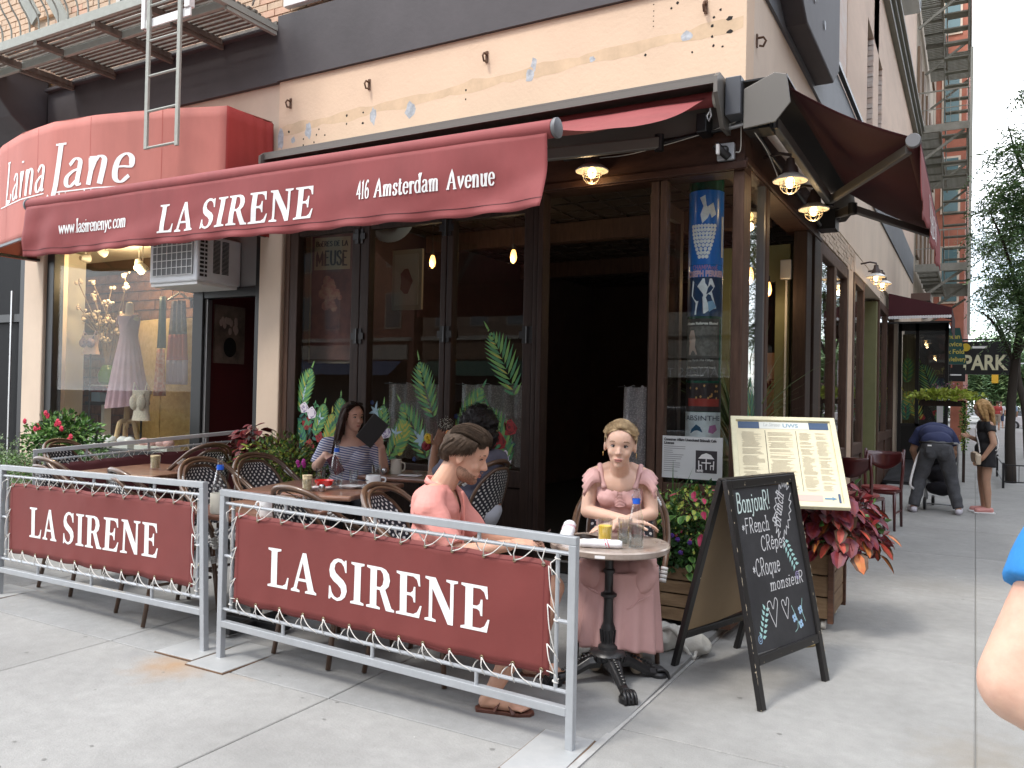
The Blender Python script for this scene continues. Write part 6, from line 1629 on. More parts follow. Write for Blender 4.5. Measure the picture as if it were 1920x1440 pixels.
napkin(-1.9,4.,ZT_,R_(100),'lilac white rolled napkin propped at the left of the round table',.13,.035,R_(35))
ph=thing('smartphone','dark smartphone lying on the round marble table','phone',(-1.79,4.02,ZT_))
mb=MB();mb.obox((-1.79,4.03,ZT_+.005),(.145,.072,.009),rotz(R_(-15)));mb.build('phone_body',mat('phone_dark',(.02,.015,.013),.15),ph,bevel=.004)
g_=gz(-6.3,4.7)+.742
z1=gz(-6.28,4.72)+.742;z2=gz(-3.88,3.68)+.742;z3=gz(-4.12,4.55)+.767;z4=gz(-3.93,5.48)+.772
m_sugar=mat('sugar_packets',(.62,.52,.33),.8,var=.3,vscale=60,bump=1,bscale=80)
tumbler(-6.25,4.72,z1,'glass stuffed with yellow sugar packets alone on the far left table',.11,.045,m_sugar,1.1,'sugar_glass')
bottle(-3.98,3.46,z2,'water bottle with blue tag nearest the left post of the right barrier',.2,.34)
mug(-3.92,3.4,z2,'cream mug just left of the gap between the barriers',R_(160),.12,.048,mat('cream_mug',(.62,.6,.52),.3))
mug(-3.62,3.5,z2,'white mug with handle to the left behind the barrier rail',R_(190),.1,.046)
bx_=lambda n,m,t,*a,**k:bx(n,m,*a,parent=t,**k)
pp=thing('paper_napkin','crumpled white paper napkin under the glasses on the near table','napkin',(-3.8,3.75,z2));MB().grid(lambda u,v:Vector((-3.9+.28*u,3.7+.2*v,z2+.004+.01*noise.noise(Vector((u*4,v*4,2))))),12,10).build('paper',m_nap,pp,smooth=True,solid=.001)
tumbler(-3.72,3.8,z2,'wide glass of leftovers with a knife across it, left one',.075,.052,mat('leftovers',(.22,.12,.07),.7,var=.6,vscale=60),.4,'wide_glass')
tumbler(-3.6,3.84,z2,'wide glass of leftovers, right one',.085,.052,mat('milky',(.45,.42,.38),.5),.5,'wide_glass')
kn=thing('knife','steel knife balanced over the wide glass','knife',(-3.8,3.85,z2+.09));mb=MB();mb.bar((-3.92,3.86,z2+.11),(-3.68,3.8,z2+.08),.012,.002);mb.build('blade',m_steel,kn)
sg=tumbler(-4.02,4.25,z3,'glass of pale sugar packets left of the red bowl',.085,.038,m_sugar,1.3,'sugar_glass')
rb_=thing('red_bowl','small bright red bowl on a white saucer','bowl',(-4.02,4.42,z3))
mb=MB();mb.lathe([(.045,.02),(.056,.03),(.07,.062),(.066,.062),(.05,.035)],24,(-4.02,4.42,z3),cap=False);mb.build('bowl_body',mat('red_glaze',(.62,.02,.015),.2),rb_,smooth='auto')
mb=MB();mb.lathe([(.05,.002),(.085,.012),(.088,.015),(.05,.008)],24,(-4.02,4.38,z3),cap=False);mb.build('saucer',m_china,rb_,smooth='auto')
for i,(x,y,lab)in enumerate(((-3.93,4.3,'small steel salt cellar before the red bowl'),(-4.18,5.3,'round steel pepper pot beside the cream mug'))):
 t=thing('salt_cellar',lab,'shaker',(x,y,z3));zz=z3 if i==0 else z4
 mb=MB();mb.lathe([(.018,0),(.024,.015),(.024,.035),(.016,.048)],14,(x,y,zz));mb.build('shaker_body',m_steel,t,smooth='auto')
bottle(-4.12,4.66,z3,'water bottle with blue tag standing in front of the striped top',.1,.33)
tumbler(-4.22,4.6,z3,'empty tumbler left of the blue tagged bottle at the striped woman',.12,.036)
tumbler(-4.02,4.74,z3,'empty tumbler right of the blue tagged bottle at the striped woman',.11,.034)
t=thing('plate','white plate with paper napkin on the crowded table','plate',(-3.9,4.55,z3));mb=MB();mb.lathe([(.04,.002),(.085,.012),(.088,.015),(.05,.008)],26,(-3.92,4.58,z3),cap=False);mb.build('dish',m_china,t,smooth='auto');mb=MB();mb.obox((-3.87,4.66,z3+.004),(.16,.12,.003),rotz(.4));mb.build('paper',m_nap,t)
cpp=thing('coffee_cup','large round white coffee cup on a saucer at the table corner','cup',(-3.86,4.82,z3))
mb=MB();mb.lathe([(.028,.014),(.05,.03),(.058,.06),(.052,.088),(.049,.088),(.05,.06)],24,(-3.82,4.72,z3),cap=False);mb.build('cup_body',m_china,cpp,smooth='auto')
mb=MB();mb.tube(catmull([(-3.765,4.74,z3+.075),(-3.735,4.75,z3+.07),(-3.735,4.75,z3+.045),(-3.77,4.74,z3+.035)],4),.006,7);mb.build('handle',m_china,cpp,smooth=True)
mb=MB();mb.lathe([(.03,.002),(.078,.012),(.082,.016),(.04,.012)],24,(-3.82,4.72,z3),cap=False);mb.build('saucer',m_china,cpp,smooth='auto')
mb=MB();mb.obox((-3.845,4.668,z3+.055),(.012,.002,.016),rotz(.5));mb.obox((-3.825,4.66,z3+.053),(.014,.002,.004),rotz(.5));mb.build('printed_mark',m_ink,cpp,kind='stuff')
mug(-4.12,5.38,z4,'cream coffee mug with brown handle mark before the tablet',R_(10),.12,.046,MATS['cream_mug'])
tumbler(-4.2,5.22,z4,'clear tumbler at the left corner of the window table',.08,.04)
fb=bottle(-3.78,5.42,z4,'frosted water bottle standing by the flowers',0,.3,True)
t=thing('paper_napkin','folded white paper napkin by the frosted bottle','napkin',(-3.9,5.3,z4));mb=MB();mb.obox((-3.93,5.32,z4+.006),(.18,.1,.006),rotz(.3));mb.build('paper',m_nap,t)
t=thing('cutlery','dark cutlery resting across the window table','cutlery',(-4.,5.5,z4));mb=MB();mb.bar((-4.1,5.6,z4+.008),(-3.85,5.52,z4+.008),.014,.004);mb.build('blade',m_steel,t)
# SIGNS
m_frameb=mat('worn_black_frame',(.014,.013,.013),.45,var=0.,bump=.1)
def worn():
 m=bpy.data.materials.new('worn_black_wood');m.use_nodes=True;t=m.node_tree;b=t.nodes['Principled BSDF'];b.inputs['Roughness'].default_value=.4
 g=t.nodes.new('ShaderNodeTexCoord');n=t.nodes.new('ShaderNodeTexNoise');n.inputs['Scale'].default_value=38;n.inputs['Detail'].default_value=6
 t.links.new(g.outputs['Object'],n.inputs['Vector']);r=t.nodes.new('ShaderNodeValToRGB')
 r.color_ramp.elements[0].position=.7;r.color_ramp.elements[0].color=(.012,.011,.011,1);r.color_ramp.elements[1].position=.72;r.color_ramp.elements[1].color=(.5,.42,.3,1)
 t.links.new(n.outputs['Fac'],r.inputs['Fac']);t.links.new(r.outputs['Color'],b.inputs['Base Color']);return m
m_worn=worn()
m_chalkb=mat('chalkboard',(.018,.018,.02),.6,var=.6,vscale=5,rgb2=(.04,.04,.043),detail=9)
af=thing('chalkboard_sign','black A-frame chalkboard reading Bonjour with French crepes and croque monsieur','sign',(-1.05,4.5,0))
FL,FR,RL,RR=Vector((-.883,4.04,0)),Vector((-.672,4.7,0)),Vector((-1.436,4.377,0)),Vector((-1.228,5.025,0))
TL,TR=Vector((-1.115,4.16,1.085)),Vector((-.905,4.82,1.085))
def panel(bl,br,tl,tr,face,nm,m,out):
 ux=(br-bl).normalized();uy=(tl-bl).normalized();n=ux.cross(uy)*out
 W,Hh=(br-bl).length,(tl-bl).length
 P=lambda x,y,h=0.:bl+ux*x+uy*y+n*h
 for a,b in(((.022,0),(.022,Hh)),((W-.022,0),(W-.022,Hh))):
  mb=MB();mb.bar(P(*a,0),P(*b,0),.044,.028,up=n);mb.build('stile',m_worn,af,bevel=.004)
  mb=MB();mb.bar(P(a[0],-.004),P(a[0],.01),.03,.022,up=n);mb.build('foot_glide',m_offwhite,af)
 for y in(Hh-.022,.225):
  mb=MB();mb.bar(P(.044,y,0),P(W-.044,y,0),.044,.026,up=n);mb.build('rail',m_worn,af,bevel=.004)
 mb=MB();mb.bar(P(W/2,.247,-.003),P(W/2,Hh-.044,-.003),W-.088,.008,up=n);mb.build(nm,m,af)
 return P,W,Hh
PF,WF,HF=panel(FL,FR,TL+Vector((.012,-.004,0)),TR+Vector((.012,-.004,0)),1,'chalkboard',m_chalkb,1)
panel(RL,RR,TL-Vector((.016,-.006,0)),TR-Vector((.016,-.006,0)),1,'back_board',mat('hardboard_tan',(.3,.21,.12),.7,var=.08,vscale=3),1)
m_ch=mat('chalk_white',(.62,.62,.62),.9);m_chb=mat('chalk_mint',(.36,.6,.56),.9);m_chl=mat('chalk_lilac',(.42,.36,.62),.9);m_chs=mat('chalk_blue',(.33,.5,.68),.9)
c0x,c0y=.044,HF-.044
def ctext(s,x,y,size,w,th=.078,m=m_ch,rot=0.,name='chalk_lettering',sh=.1):
 """x,y from the board's top left corner, y down"""
 c,sn=math.cos(rot),math.sin(rot)
 fn=lambda a,b,h=0.:PF(c0x+x+c*a-sn*b,c0y-y+sn*a+c*b,.0016+h)
 pen_text(s,size,th,th*1.15,fn,shear=sh,gap=.1,width=w,jitter=.03,lift=.0005).build(name,m,af,fix=False)
ctext('BonjouR!',.03,.125,.098,.33,.1,m_ch if False else mat('chalk_mintwhite',(.55,.66,.62),.9))
ctext('Brunch',.415,.235,.075,.2,.1,rot=R_(62))
ctext('*FRench',.045,.235,.075,.27)
ctext('CR\u00eapes',.2,.335,.075,.25)
ctext('*CRoque',.085,.455,.085,.27)
ctext('monsieuR',.225,.54,.062,.345)
def cline(pts,w,m,nm='chalk_drawing',mb=None,close=False):
 own=mb is None;mb=mb or MB();P=catmull([(a,b,0)for a,b in pts],5)
 for i in range(len(P)-1):
  d=(P[i+1]-P[i]).normalized();q=Vector((-d.y,d.x,0))*w/2
  mb.add([PF(c0x+p.x,c0y-p.y,.0022)for p in(P[i]-q,P[i]+q,P[i+1]+q,P[i+1]-q)],[(0,1,2,3)])
 if own:mb.build(nm,m,af,fix=False,kind='stuff')
 return mb
zz=[(.4,.2)]
pts=[]
cx_,cy_=.475,.14
for k in range(40):
 a=2*PI*k/40;r=(1. if k%2 else .74)
 ca,sa_=math.cos(a)*.175*r,math.sin(a)*.085*r
 rr=R_(-62)
 pts.append((cx_+ca*math.cos(rr)-sa_*math.sin(rr),cy_+ca*math.sin(rr)+sa_*math.cos(rr)))
mb=MB()
for i in range(40):
 p,q=Vector((*pts[i],0)),Vector((*pts[(i+1)%40],0));d=(q-p).normalized();w=Vector((-d.y,d.x,0))*.0028
 if i in(3,4,17,18,19):continue
 mb.add([PF(c0x+max(.01,min(WF-.1,v.x)),c0y-v.y,.0019)for v in(p-w,p+w,q+w,q-w)],[(0,1,2,3)])
mb.build('chalk_burst',m_ch,af,fix=False,kind='stuff')
for hx,hy,s in((.22,.6,1.),(.345,.61,.75)):
 mb=MB()
 cline([(hx,hy+.12*s),(hx-.035*s,hy+.05*s),(hx-.05*s,hy),(hx-.02*s,hy-.012*s),(hx-.002,hy+.03*s)],.005,m_ch,mb=mb)
 cline([(hx,hy+.12*s),(hx+.03*s,hy+.05*s),(hx+.05*s,hy),(hx+.03*s,hy-.02*s),(hx+.002,hy+.03*s)],.005,m_ch,mb=mb)
 mb.build('chalk_heart',m_ch,af,fix=False,kind='stuff')
def cleafs(x,y,a,L,n,m,ll=.035,ww=.012):
 mb=MB()
 for i in range(n):
  t=i/n;px,py=x+math.cos(a)*L*t,y+math.sin(a)*L*t
  for sd in(-1,1):
   b=a+sd*1.;c,s=math.cos(b),math.sin(b)
   mb.add([PF(c0x+px+c*ll*u-s*ww*v,c0y-(py+s*ll*u+c*ww*v),.0018+.0001*(i%2))for u,v in((.1,0),(.4,.5),(1,0),(.4,-.5))],[(0,1,2,3)])
 mb.build('chalk_leaves',m,af,fix=False,kind='stuff')
cleafs(.44,.31,R_(62),.17,6,m_chb,.045,.02);cleafs(.2-.12,.75,R_(-62),.17,6,m_chb,.04,.02)
for(x,y,m)in((.515,.5,m_chl),(.06,.755,m_chs)):
 mb=MB();cline([(x+(.004+.0015*k)*math.cos(k*.9),y+(.004+.0015*k)*math.sin(k*.9))for k in range(14)],.0035,m,mb=mb);mb.build('chalk_rose',m,af,fix=False,kind='stuff')
for x,y in((.415,.705),(.485,.675),(.47,.745)):
 mb=MB()
 for k in range(4):
  a=k*PI/2+.5;mb.add([PF(c0x+x+.014*math.cos(a)+.011*math.cos(q*PI/3),c0y-y-.014*math.sin(a)+.011*math.sin(q*PI/3),.0018)for q in range(6)],[tuple(range(6))])
 mb.build('chalk_flower',m_chs,af,fix=False,kind='stuff')
mb=MB();cline([(.4,.64),(.43,.7),(.46,.765)],.004,m_chb,mb=mb);cline([(.52,.62),(.5,.68),(.52,.74)],.004,m_chb,mb=mb);cline([(.4,.775),(.43,.76),(.44,.73)],.004,m_chb,mb=mb);mb.build('chalk_stem',m_chb,af,fix=False,kind='stuff')
mb=MB();mb.bar(TL+Vector((0,0,.004)),TR+Vector((0,0,.004)),.05,.012);mb.build('top_hinge_rail',m_worn,af,bevel=.003)
mb=MB();rw=random.Random(7)
for k in range(34):
 y=rw.uniform(.02,HF-.02);s=rw.choice((0.,WF));L=rw.uniform(.008,.04)
 mb.add([PF(s+q*(1 if s==0 else-1),yy,.0145)for q,yy in((0,y),(rw.uniform(.002,.006),y+L*.3),(rw.uniform(.001,.005),y+L*.8),(0,y+L))],[(0,1,2,3)])
mb.build('worn_edge',mat('bare_wood',(.55,.47,.34),.8),af,fix=False,kind='stuff')
ms=thing('menu_stand','cream framed menu board on a stand with brass base behind the chalkboard','menu board',(-1.,5.4,0))
Ptop,Pbot=Vector((-1.148,5.785,1.365)),Vector((-.979,5.3,.85))
ux=Vector((.934,.358,0)).normalized();uy=(Ptop-Pbot).normalized();nn=ux.cross(uy)
HH=(Ptop-Pbot).length
PM=lambda x,y,h=0.:Pbot+ux*x+uy*y+nn*h
m_cream=mat('cream_painted_wood',(.66,.62,.42),.5,var=.12,vscale=6)
for a,b in(((-.325,0.),(-.325,HH)),((.325,0.),(.325,HH))):
 mb=MB();mb.bar(PM(*a),PM(*b),.034,.03,up=nn);mb.build('frame_side',m_cream,ms,bevel=.004)
for y in(0.,HH):
 mb=MB();mb.bar(PM(-.342,y),PM(.342,y),.034,.031,up=nn);mb.build('frame_side',m_cream,ms,bevel=.004)
mb=MB();mb.bar(PM(0,.012,-.006),PM(0,HH-.012,-.006),.63,.01,up=nn);mb.build('menu_sheet',mat('menu_paper',(.68,.62,.43),.6,var=.06,vscale=5),ms)
m_navy=mat('menu_navy',(.035,.07,.14),.5)
def mrect(x0,x1,y0,y1,m,nm,h=.0005,mb=None):
 o=mb or MB();o.add([PM(x0,y0,h),PM(x1,y0,h),PM(x1,y1,h),PM(x0,y1,h)],[(0,1,2,3)])
 return o if mb else o.build(nm,m,ms,fix=False)
mrect(-.295,-.155,HH-.085,HH-.022,m_navy,'header_block');mrect(.17,.295,HH-.085,HH-.022,m_navy,'header_block');mrect(-.153,.168,HH-.085,HH-.022,mat('menu_header',(.6,.62,.58),.6),'header_strip')
sans_text('UWS',.034,lambda x,y,h:PM(0.+x,HH-.07+y,.0015),width=.1,bold=.001).build('menu_lettering',mat('menu_blue',(.22,.33,.42),.6),ms,fix=False)
pen_text('La Sirene',.03,.06,.14,lambda x,y,h:PM(-.13+x,HH-.062+y,.0012+h*.2),shear=.3,width=.11).build('menu_lettering',mat('menu_grey',(.4,.42,.4),.6),ms,fix=False)
mb=MB();rm=random.Random(4)
for c,(x0,x1)in enumerate(((-.28,-.135),(-.105,.06),(.095,.185),(.2,.285))):
 y=HH-.12
 while y>.115:
  if rm.random()<.12:y-=.01
  w=rm.uniform(.5,1)*(x1-x0);xs=x0+(x1-x0-w)*(rm.random()*.3)
  mb.add([PM(xs,y,.0006),PM(xs+w,y,.0006),PM(xs+w,y+.0032,.0006),PM(xs,y+.0032,.0006)],[(0,1,2,3)]);y-=.0088
mb.build('menu_text_lines',mat('menu_textgrey',(.4,.35,.25),.7),ms,fix=False,kind='stuff')
mb=MB();mrect(-.122,-.118,.11,HH-.1,None,'',mb=mb);mrect(.078,.081,.11,HH-.1,None,'',mb=mb);mb.build('column_rule',mat('menu_rule',(.1,.09,.07),.7),ms,fix=False,kind='stuff')
mrect(0.,.19,.035,.085,mat('menu_pink',(.62,.42,.36),.6),'pink_notice');mrect(.283,.297,.02,.1,m_navy,'side_block')
mb=MB();mb.add([PM(.2,.054,.001),PM(.245,.054,.001),PM(.245,.046,.001),PM(.275,.06,.001),PM(.245,.075,.001),PM(.245,.066,.001),PM(.2,.066,.001)],[(0,1,2,3,4,5,6)]);mb.build('arrow_mark',mat('menu_arrow',(.12,.24,.34),.6),ms,fix=False)
mb=MB();mb.bar(PM(-.3,.02,-.035),PM(-.3,HH-.02,-.035),.03,.03,up=nn);mb.tube([PM(0,.3,-.02),(-1.03,5.52,.95),(-.98,5.36,.03)],.018,10);mb.build('stand_post',m_black,ms,kind='stuff')
mb=MB();mb.lathe([(.16,0.),(.165,.012),(.15,.03),(.05,.05),(.03,.08)],30,(-.98,5.36,0));mb.build('base',mat('brass_base',(.38,.27,.11),.3,metal=.8),ms,smooth='auto')
# PLANTERS AND PLANTS
m_plank=mat('weathered_plank',(.17,.1,.05),.7,var=.5,vscale=4,bump=.4,bscale=30,stretch=(1,1,7),rgb2=(.3,.2,.11),detail=9)
m_plank2=mat('reddish_plank',(.1,.045,.025),.65,var=.4,vscale=5,bump=.3,stretch=(1,1,5))
m_soil=mat('soil',(.03,.02,.014),.95)
def planter(x0,x1,y0,y1,z0,z1,lab,n=4,m=None,wheels=True):
 t=thing('planter_box',lab,'planter',((x0+x1)/2,(y0+y1)/2,0));m=m or m_plank
 h=(z1-z0)/n;rp2=random.Random(n)
 for k in range(n):
  z=z0+k*h;g=.005;o=rp2.uniform(-.004,.004)
  bx('plank',m,x0,x1,y0+o,y0+.022,z+g,z+h-g,parent=t,bevel=.003);bx('plank',m,x1-.022+o,x1,y0+.023,y1-.023,z+g,z+h-g,parent=t,bevel=.003)
  bx('plank',m,x0,x0+.022,y0+.023,y1-.023,z+g,z+h-g,parent=t,bevel=.003);bx('plank',m,x0,x1,y1-.022,y1,z+g,z+h-g,parent=t,bevel=.003)
 for x,y in((x0,y0),(x1,y0),(x1,y1),(x0,y1)):bx('corner_batten',m_plank2,x-.018,x+.018,y-.018,y+.018,z0-.02,z1+.004,parent=t,bevel=.003)
 bx('soil',m_soil,x0+.03,x1-.03,y0+.03,y1-.03,z0+.02,z1-.03,parent=t)
 if wheels:
  for x,y in((x0+.06,y0+.05),(x1-.05,y0+.05),(x1-.05,y1-.06),(x0+.06,y1-.06)):
   mb=MB();mb.lathe([(.026,-.014),(.03,-.01),(.03,.01),(.026,.014)],16,(x,y,.031),Matrix.Rotation(R_(90),3,'Y'));mb.build('caster',m_offwhite,t,smooth='auto')
 return t
planter(-2.02,-1.47,5.06,5.62,.085,.43,'slatted wooden planter left of the chalkboard, full of flowers',4)
bx('planter_plinth',m_plank2,-1.5,-1.3,5.1,5.5,.07,.12,parent=bld)
planter(-1.4,-.8,5.68,6.26,.075,.5,'wooden planter right of the chalkboard with the big red coleus',3)
planter(-6.15,-5.15,5.35,5.75,.08,.55,'low wooden planter by the painted window behind the cafe tables',3,m_plank2,False)
planter(-9.7,-7.9,5.15,5.55,.02,.6,'dark planter under the boutique window with the rose bush',3,m_plank2,False)
planter(-9.6,-7.5,4.55,4.85,.02,.45,'dark planter of pale herbs left of the cafe corner',3,m_plank2,False)
def leafmesh(name,mats,L=.1,W=.074,wav=.12,n=5,core=.55,pt=.1):
 """one leaf with a raised midrib, margin of the second colour; +X tip"""
 mb=MB();prof=[0.,.62,.95,.92,.62,0.][:n+1]if n==5 else[0,1,0]
 xs=[0,.14,.36,.58,.8,1.]
 V=[]
 for i,(x,w)in enumerate(zip(xs,prof)):
  dz=-wav*x*x
  jj=1+.08*(-1)**i
  for s,cc in((-1,1),(-1,core),(0,0),(1,core),(1,1)):
   yy=s*w*W/2*cc*jj;V.append((x*L,yy,L*(dz+.1*abs(s*cc)*w)))
 for i in range(5):
  for k in range(4):
   mb.cur=0 if k in(1,2)else 1
   a=i*5+k
   mb.add([V[a],V[a+1],V[a+6],V[a+5]],[(0,1,2,3)])
 o=mb.build(name,mats,None,smooth=False,fix=False)
 me=o.data;bm=bmesh.new();bm.from_mesh(me);bmesh.ops.remove_doubles(bm,verts=bm.verts,dist=1e-5);bmesh.ops.triangulate(bm,faces=[f for f in bm.faces if len(f.verts)>4]);bm.to_mesh(me);bm.free()
 bpy.data.objects.remove(o);return me
def leafmat(name,c,c2=None,tr=.25):
 m=mat(name,c,.5,var=.35,vscale=25,rgb2=c2 or[min(1,v*1.5)for v in c],spec=.4)
 m.node_tree.nodes['Principled BSDF'].inputs['Subsurface Weight'].default_value=0
 return m
L_cr=leafmat('coleus_crimson',(.11,.008,.012),(.2,.02,.022));L_pk=leafmat('coleus_pink',(.36,.045,.035),(.48,.09,.055));L_br=leafmat('coleus_bronze',(.07,.04,.02),(.12,.055,.03));L_pu=leafmat('coleus_purple',(.1,.012,.03),(.16,.03,.05))
L_lm=leafmat('coleus_lime',(.3,.36,.05),(.42,.45,.1));L_gr=leafmat('leaf_green',(.035,.1,.02),(.07,.17,.035));L_dg=leafmat('leaf_dark',(.015,.05,.015),(.03,.08,.02));L_lg=leafmat('leaf_fresh',(.09,.21,.04),(.16,.3,.07));L_dr=leafmat('coleus_blackred',(.05,.005,.008),(.09,.01,.015));L_hb=leafmat('herb_grey',(.14,.22,.1),(.24,.32,.17));L_mg=leafmat('coleus_magenta',(.36,.02,.07),(.45,.05,.12));L_or=leafmat('coleus_orange',(.5,.1,.03),(.5,.2,.05))
LM={k:leafmesh('leaf',v)for k,v in{'cr':[L_cr,L_pu],'pk':[L_pk,L_br],'pu':[L_pu,L_cr],'lm':[L_lm,L_gr],'mg':[L_mg,L_gr],'dr':[L_dr,L_cr],'gr':[L_gr,L_lg],'or':[L_or,L_br],'gd':[L_dg,L_gr]}.items()}
def orient(pos,d,roll=0.,s=1.):
 d=Vector(d).normalized();q=d.to_track_quat('X','Z').to_matrix().to_4x4()
 return Matrix.Translation(pos)@q@Matrix.Rotation(roll,4,'X')@Matrix.Scale(s,4)
def dome(t,c,r,n,kinds,size,seed,droop=.6,up=.15,name='leaf',front=None):
 """individual leaves over a mound; each an object"""
 rd_=random.Random(seed);c=Vector(c)
 for k in range(n):
  a=rd_.uniform(0,2*PI)if front is None else rd_.uniform(*front);b=math.asin(rd_.uniform(-.35,1))
  o=Vector((math.cos(a)*math.cos(b),math.sin(a)*math.cos(b),math.sin(b)))
  rr=rd_.uniform(.62,1.)
  p=c+Vector((o.x*r[0],o.y*r[1],o.z*r[2]))*rr
  d=Vector((o.x,o.y,o.z*.4+up-droop*rd_.uniform(.5,1.1)))
  kd=kinds(p,rd_)if callable(kinds)else rd_.choice(kinds)
  inst(name,LM[kd],t,orient(p-d.normalized()*size*.25,d,rd_.uniform(-.5,.5),size*rd_.uniform(.65,1.25)/.1))
def stems(t,c,r,n,z0,seed,m=None,rad=.004):
 rd_=random.Random(seed);mb=MB()
 for k in range(n):
  a=rd_.uniform(0,2*PI);q=rd_.uniform(.2,.95)
  e=Vector(c)+Vector((r[0]*math.cos(a)*q,r[1]*math.sin(a)*q,r[2]*rd_.uniform(.1,.8)))
  s=Vector((c[0]+(e.x-c[0])*.3,c[1]+(e.y-c[1])*.3,z0));mb.tube(catmull([s,(s+e)/2+Vector((0,0,.04)),e],3),rad,5)
 mb.build('stems',m or L_br,t,kind='stuff')
def fillmass(name,lab,c,r,n,mats,size,seed,parent=None,low=-.6,W=.55,cat='plant'):
 """tiny leaves beyond counting: a bushy mass with gaps"""
 rd_=random.Random(seed);mb=MB();c=Vector(c)
 for k in range(n):
  o=Vector((rd_.gauss(0,.5),rd_.gauss(0,.5),rd_.gauss(0,.5)))
  if o.length>1.15:o=o.normalized()*rd_.uniform(.6,1.1)
  if o.z<low:continue
  p=c+Vector((o.x*r[0],o.y*r[1],o.z*r[2]));d=(o+Vector((rd_.uniform(-.8,.8),rd_.uniform(-.8,.8),rd_.uniform(-.6,.6)))).normalized()
  s=size*rd_.uniform(.6,1.3);w=d.cross(Vector((rd_.uniform(-1,1),rd_.uniform(-1,1),rd_.uniform(-.3,1)))).normalized()*s*W/2
  up=d.cross(w).normalized()*s*.1
  mb.cur=rd_.randrange(len(mats))
  mb.add([p,p+d*s*.45+w-up,p+d*s,p+d*s*.45-w-up],[(0,1,2),(0,2,3)])
 return mb.build(name,mats,parent,fix=False,kind='stuff')
def blades(t,c,n,L,m,seed,spread=.5,w=.01,arch=.5,name='blades'):
 rd_=random.Random(seed);mb=MB()
 for k in range(n):
  a=rd_.uniform(0,2*PI);q=rd_.uniform(.1,1)*spread;l=L*rd_.uniform(.6,1.1)
  P=[]
  for i in range(7):
   u=i/6;rr=q*l*(u**1.5);z=l*u*(1-arch*q*u)
   P.append(Vector((c[0]+.03*math.cos(a)+rr*math.cos(a),c[1]+.03*math.sin(a)+rr*math.sin(a),c[2]+z)))
  s=Vector((-math.sin(a),math.cos(a),0))
  V=[]
  for i,p in enumerate(P):ww=w*(1-(i/6)**2)+.0008;V+=[p-s*ww/2,p+s*ww/2]
  mb.add(V,[(2*i,2*i+1,2*i+3,2*i+2)for i in range(6)])
 return mb.build(name,m,t,fix=False,kind='stuff')
def flowers(t,pts,r,m,m2=None,n=5,name='flower'):
 for i,p in enumerate(pts):
  mb=MB();p=Vector(p)
  for k in range(n):
   a=k*2*PI/n+i;mb.ell(p+Vector((math.cos(a)*r*.5,0,math.sin(a)*r*.5)),(r*.55,r*.25,r*.45),None,8,6)
  mb.ell(p+Vector((0,-r*.2,0)),r*.3,None,8,6)
  mb.build(name,m,t,smooth=True)
def thingp(name,lab,cat,loc):return thing(name,lab,cat,loc)
t=thingp('coleus','big crimson and flame coloured coleus spilling over the right planter','plant',(-1.,5.9,.5))
def kk(p,rd_):
 if p.z<.66 and rd_.random()<.75:return rd_.choice(['pk','pk','or','pk'])
 return rd_.choice(['cr','cr','pu','cr','pk' if p.x>-.8 else 'pu'])
stems(t,(-.95,5.85,.6),(.42,.38,.3),26,.45,3)
dome(t,(-.9,5.82,.68),(.42,.4,.33),190,kk,.115,12,droop=.95,up=.1)
dome(t,(-.74,5.72,.58),(.3,.28,.22),64,['pk','or','pk','cr'],.12,15,droop=1.3,up=0)
dome(t,(-1.15,5.75,.7),(.24,.22,.16),34,['cr','pu','dr'],.12,16)
fillmass('leaf_mass','',(-.9,5.86,.66),(.38,.36,.28),1100,[L_pu,L_dr,L_cr,L_gr],.06,4,t,W=.7)
t=thingp('mixed_coleus','pink and green coleus at the top of the left planter under the licence notice','plant',(-1.7,5.3,.45))
stems(t,(-1.66,5.28,.62),(.34,.24,.24),18,.4,5)
dome(t,(-1.58,5.22,.76),(.4,.28,.18),120,['mg','lm','mg','gr','lm'],.072,31,droop=.7)
dome(t,(-1.48,5.14,.66),(.2,.16,.16),34,['mg','pu','gr'],.08,32,droop=1.)
fillmass('leaf_mass','',(-1.6,5.26,.68),(.42,.28,.24),1700,[L_gr,L_lg,L_dg,L_lm],.035,8,t)
t=thingp('trailing_ivy','green ivy trailing over the front of the left planter','plant',(-1.7,5.1,.45))
dome(t,(-1.68,5.1,.45),(.34,.12,.2),90,['gr','gd','gr','gd'],.055,41,droop=1.1)
fillmass('leaf_mass','',(-1.7,5.12,.52),(.36,.14,.2),1500,[L_dg,L_gr,L_dg],.035,9,t,W=.9)
t=thingp('pansies','red and violet small flowers peeping from the left planter','flowers',(-1.9,5.1,.6));m_fr=mat('petal_red',(.5,.01,.05),.6);m_fv=mat('petal_violet',(.07,.02,.22),.6)
flowers(t,[(-1.98,5.02,.8),(-1.96,5.,.73),(-1.99,5.03,.72),(-2.01,5.05,.79)],.024,m_fr);flowers(t,[(-1.64,4.97,.64),(-1.6,4.96,.62),(-1.52,4.95,.61),(-1.58,4.96,.54)],.016,m_fv)
t=thingp('spiky_grass','tall green blades rising before the licence notice','plant',(-1.72,5.35,.6));blades(t,(-1.75,5.3,.6),12,.48,L_gr,3,spread=.4,w=.013);blades(t,(-1.95,5.3,.68),9,.4,mat('dry_blade',(.3,.27,.14),.7),4,spread=1.6,w=.005)
t=thingp('orange_coleus','small copper coleus behind the top of the chalkboard','plant',(-1.42,5.4,.8));dome(t,(-1.38,5.42,.8),(.16,.14,.12),46,['or','dr','pk','or'],.06,55)
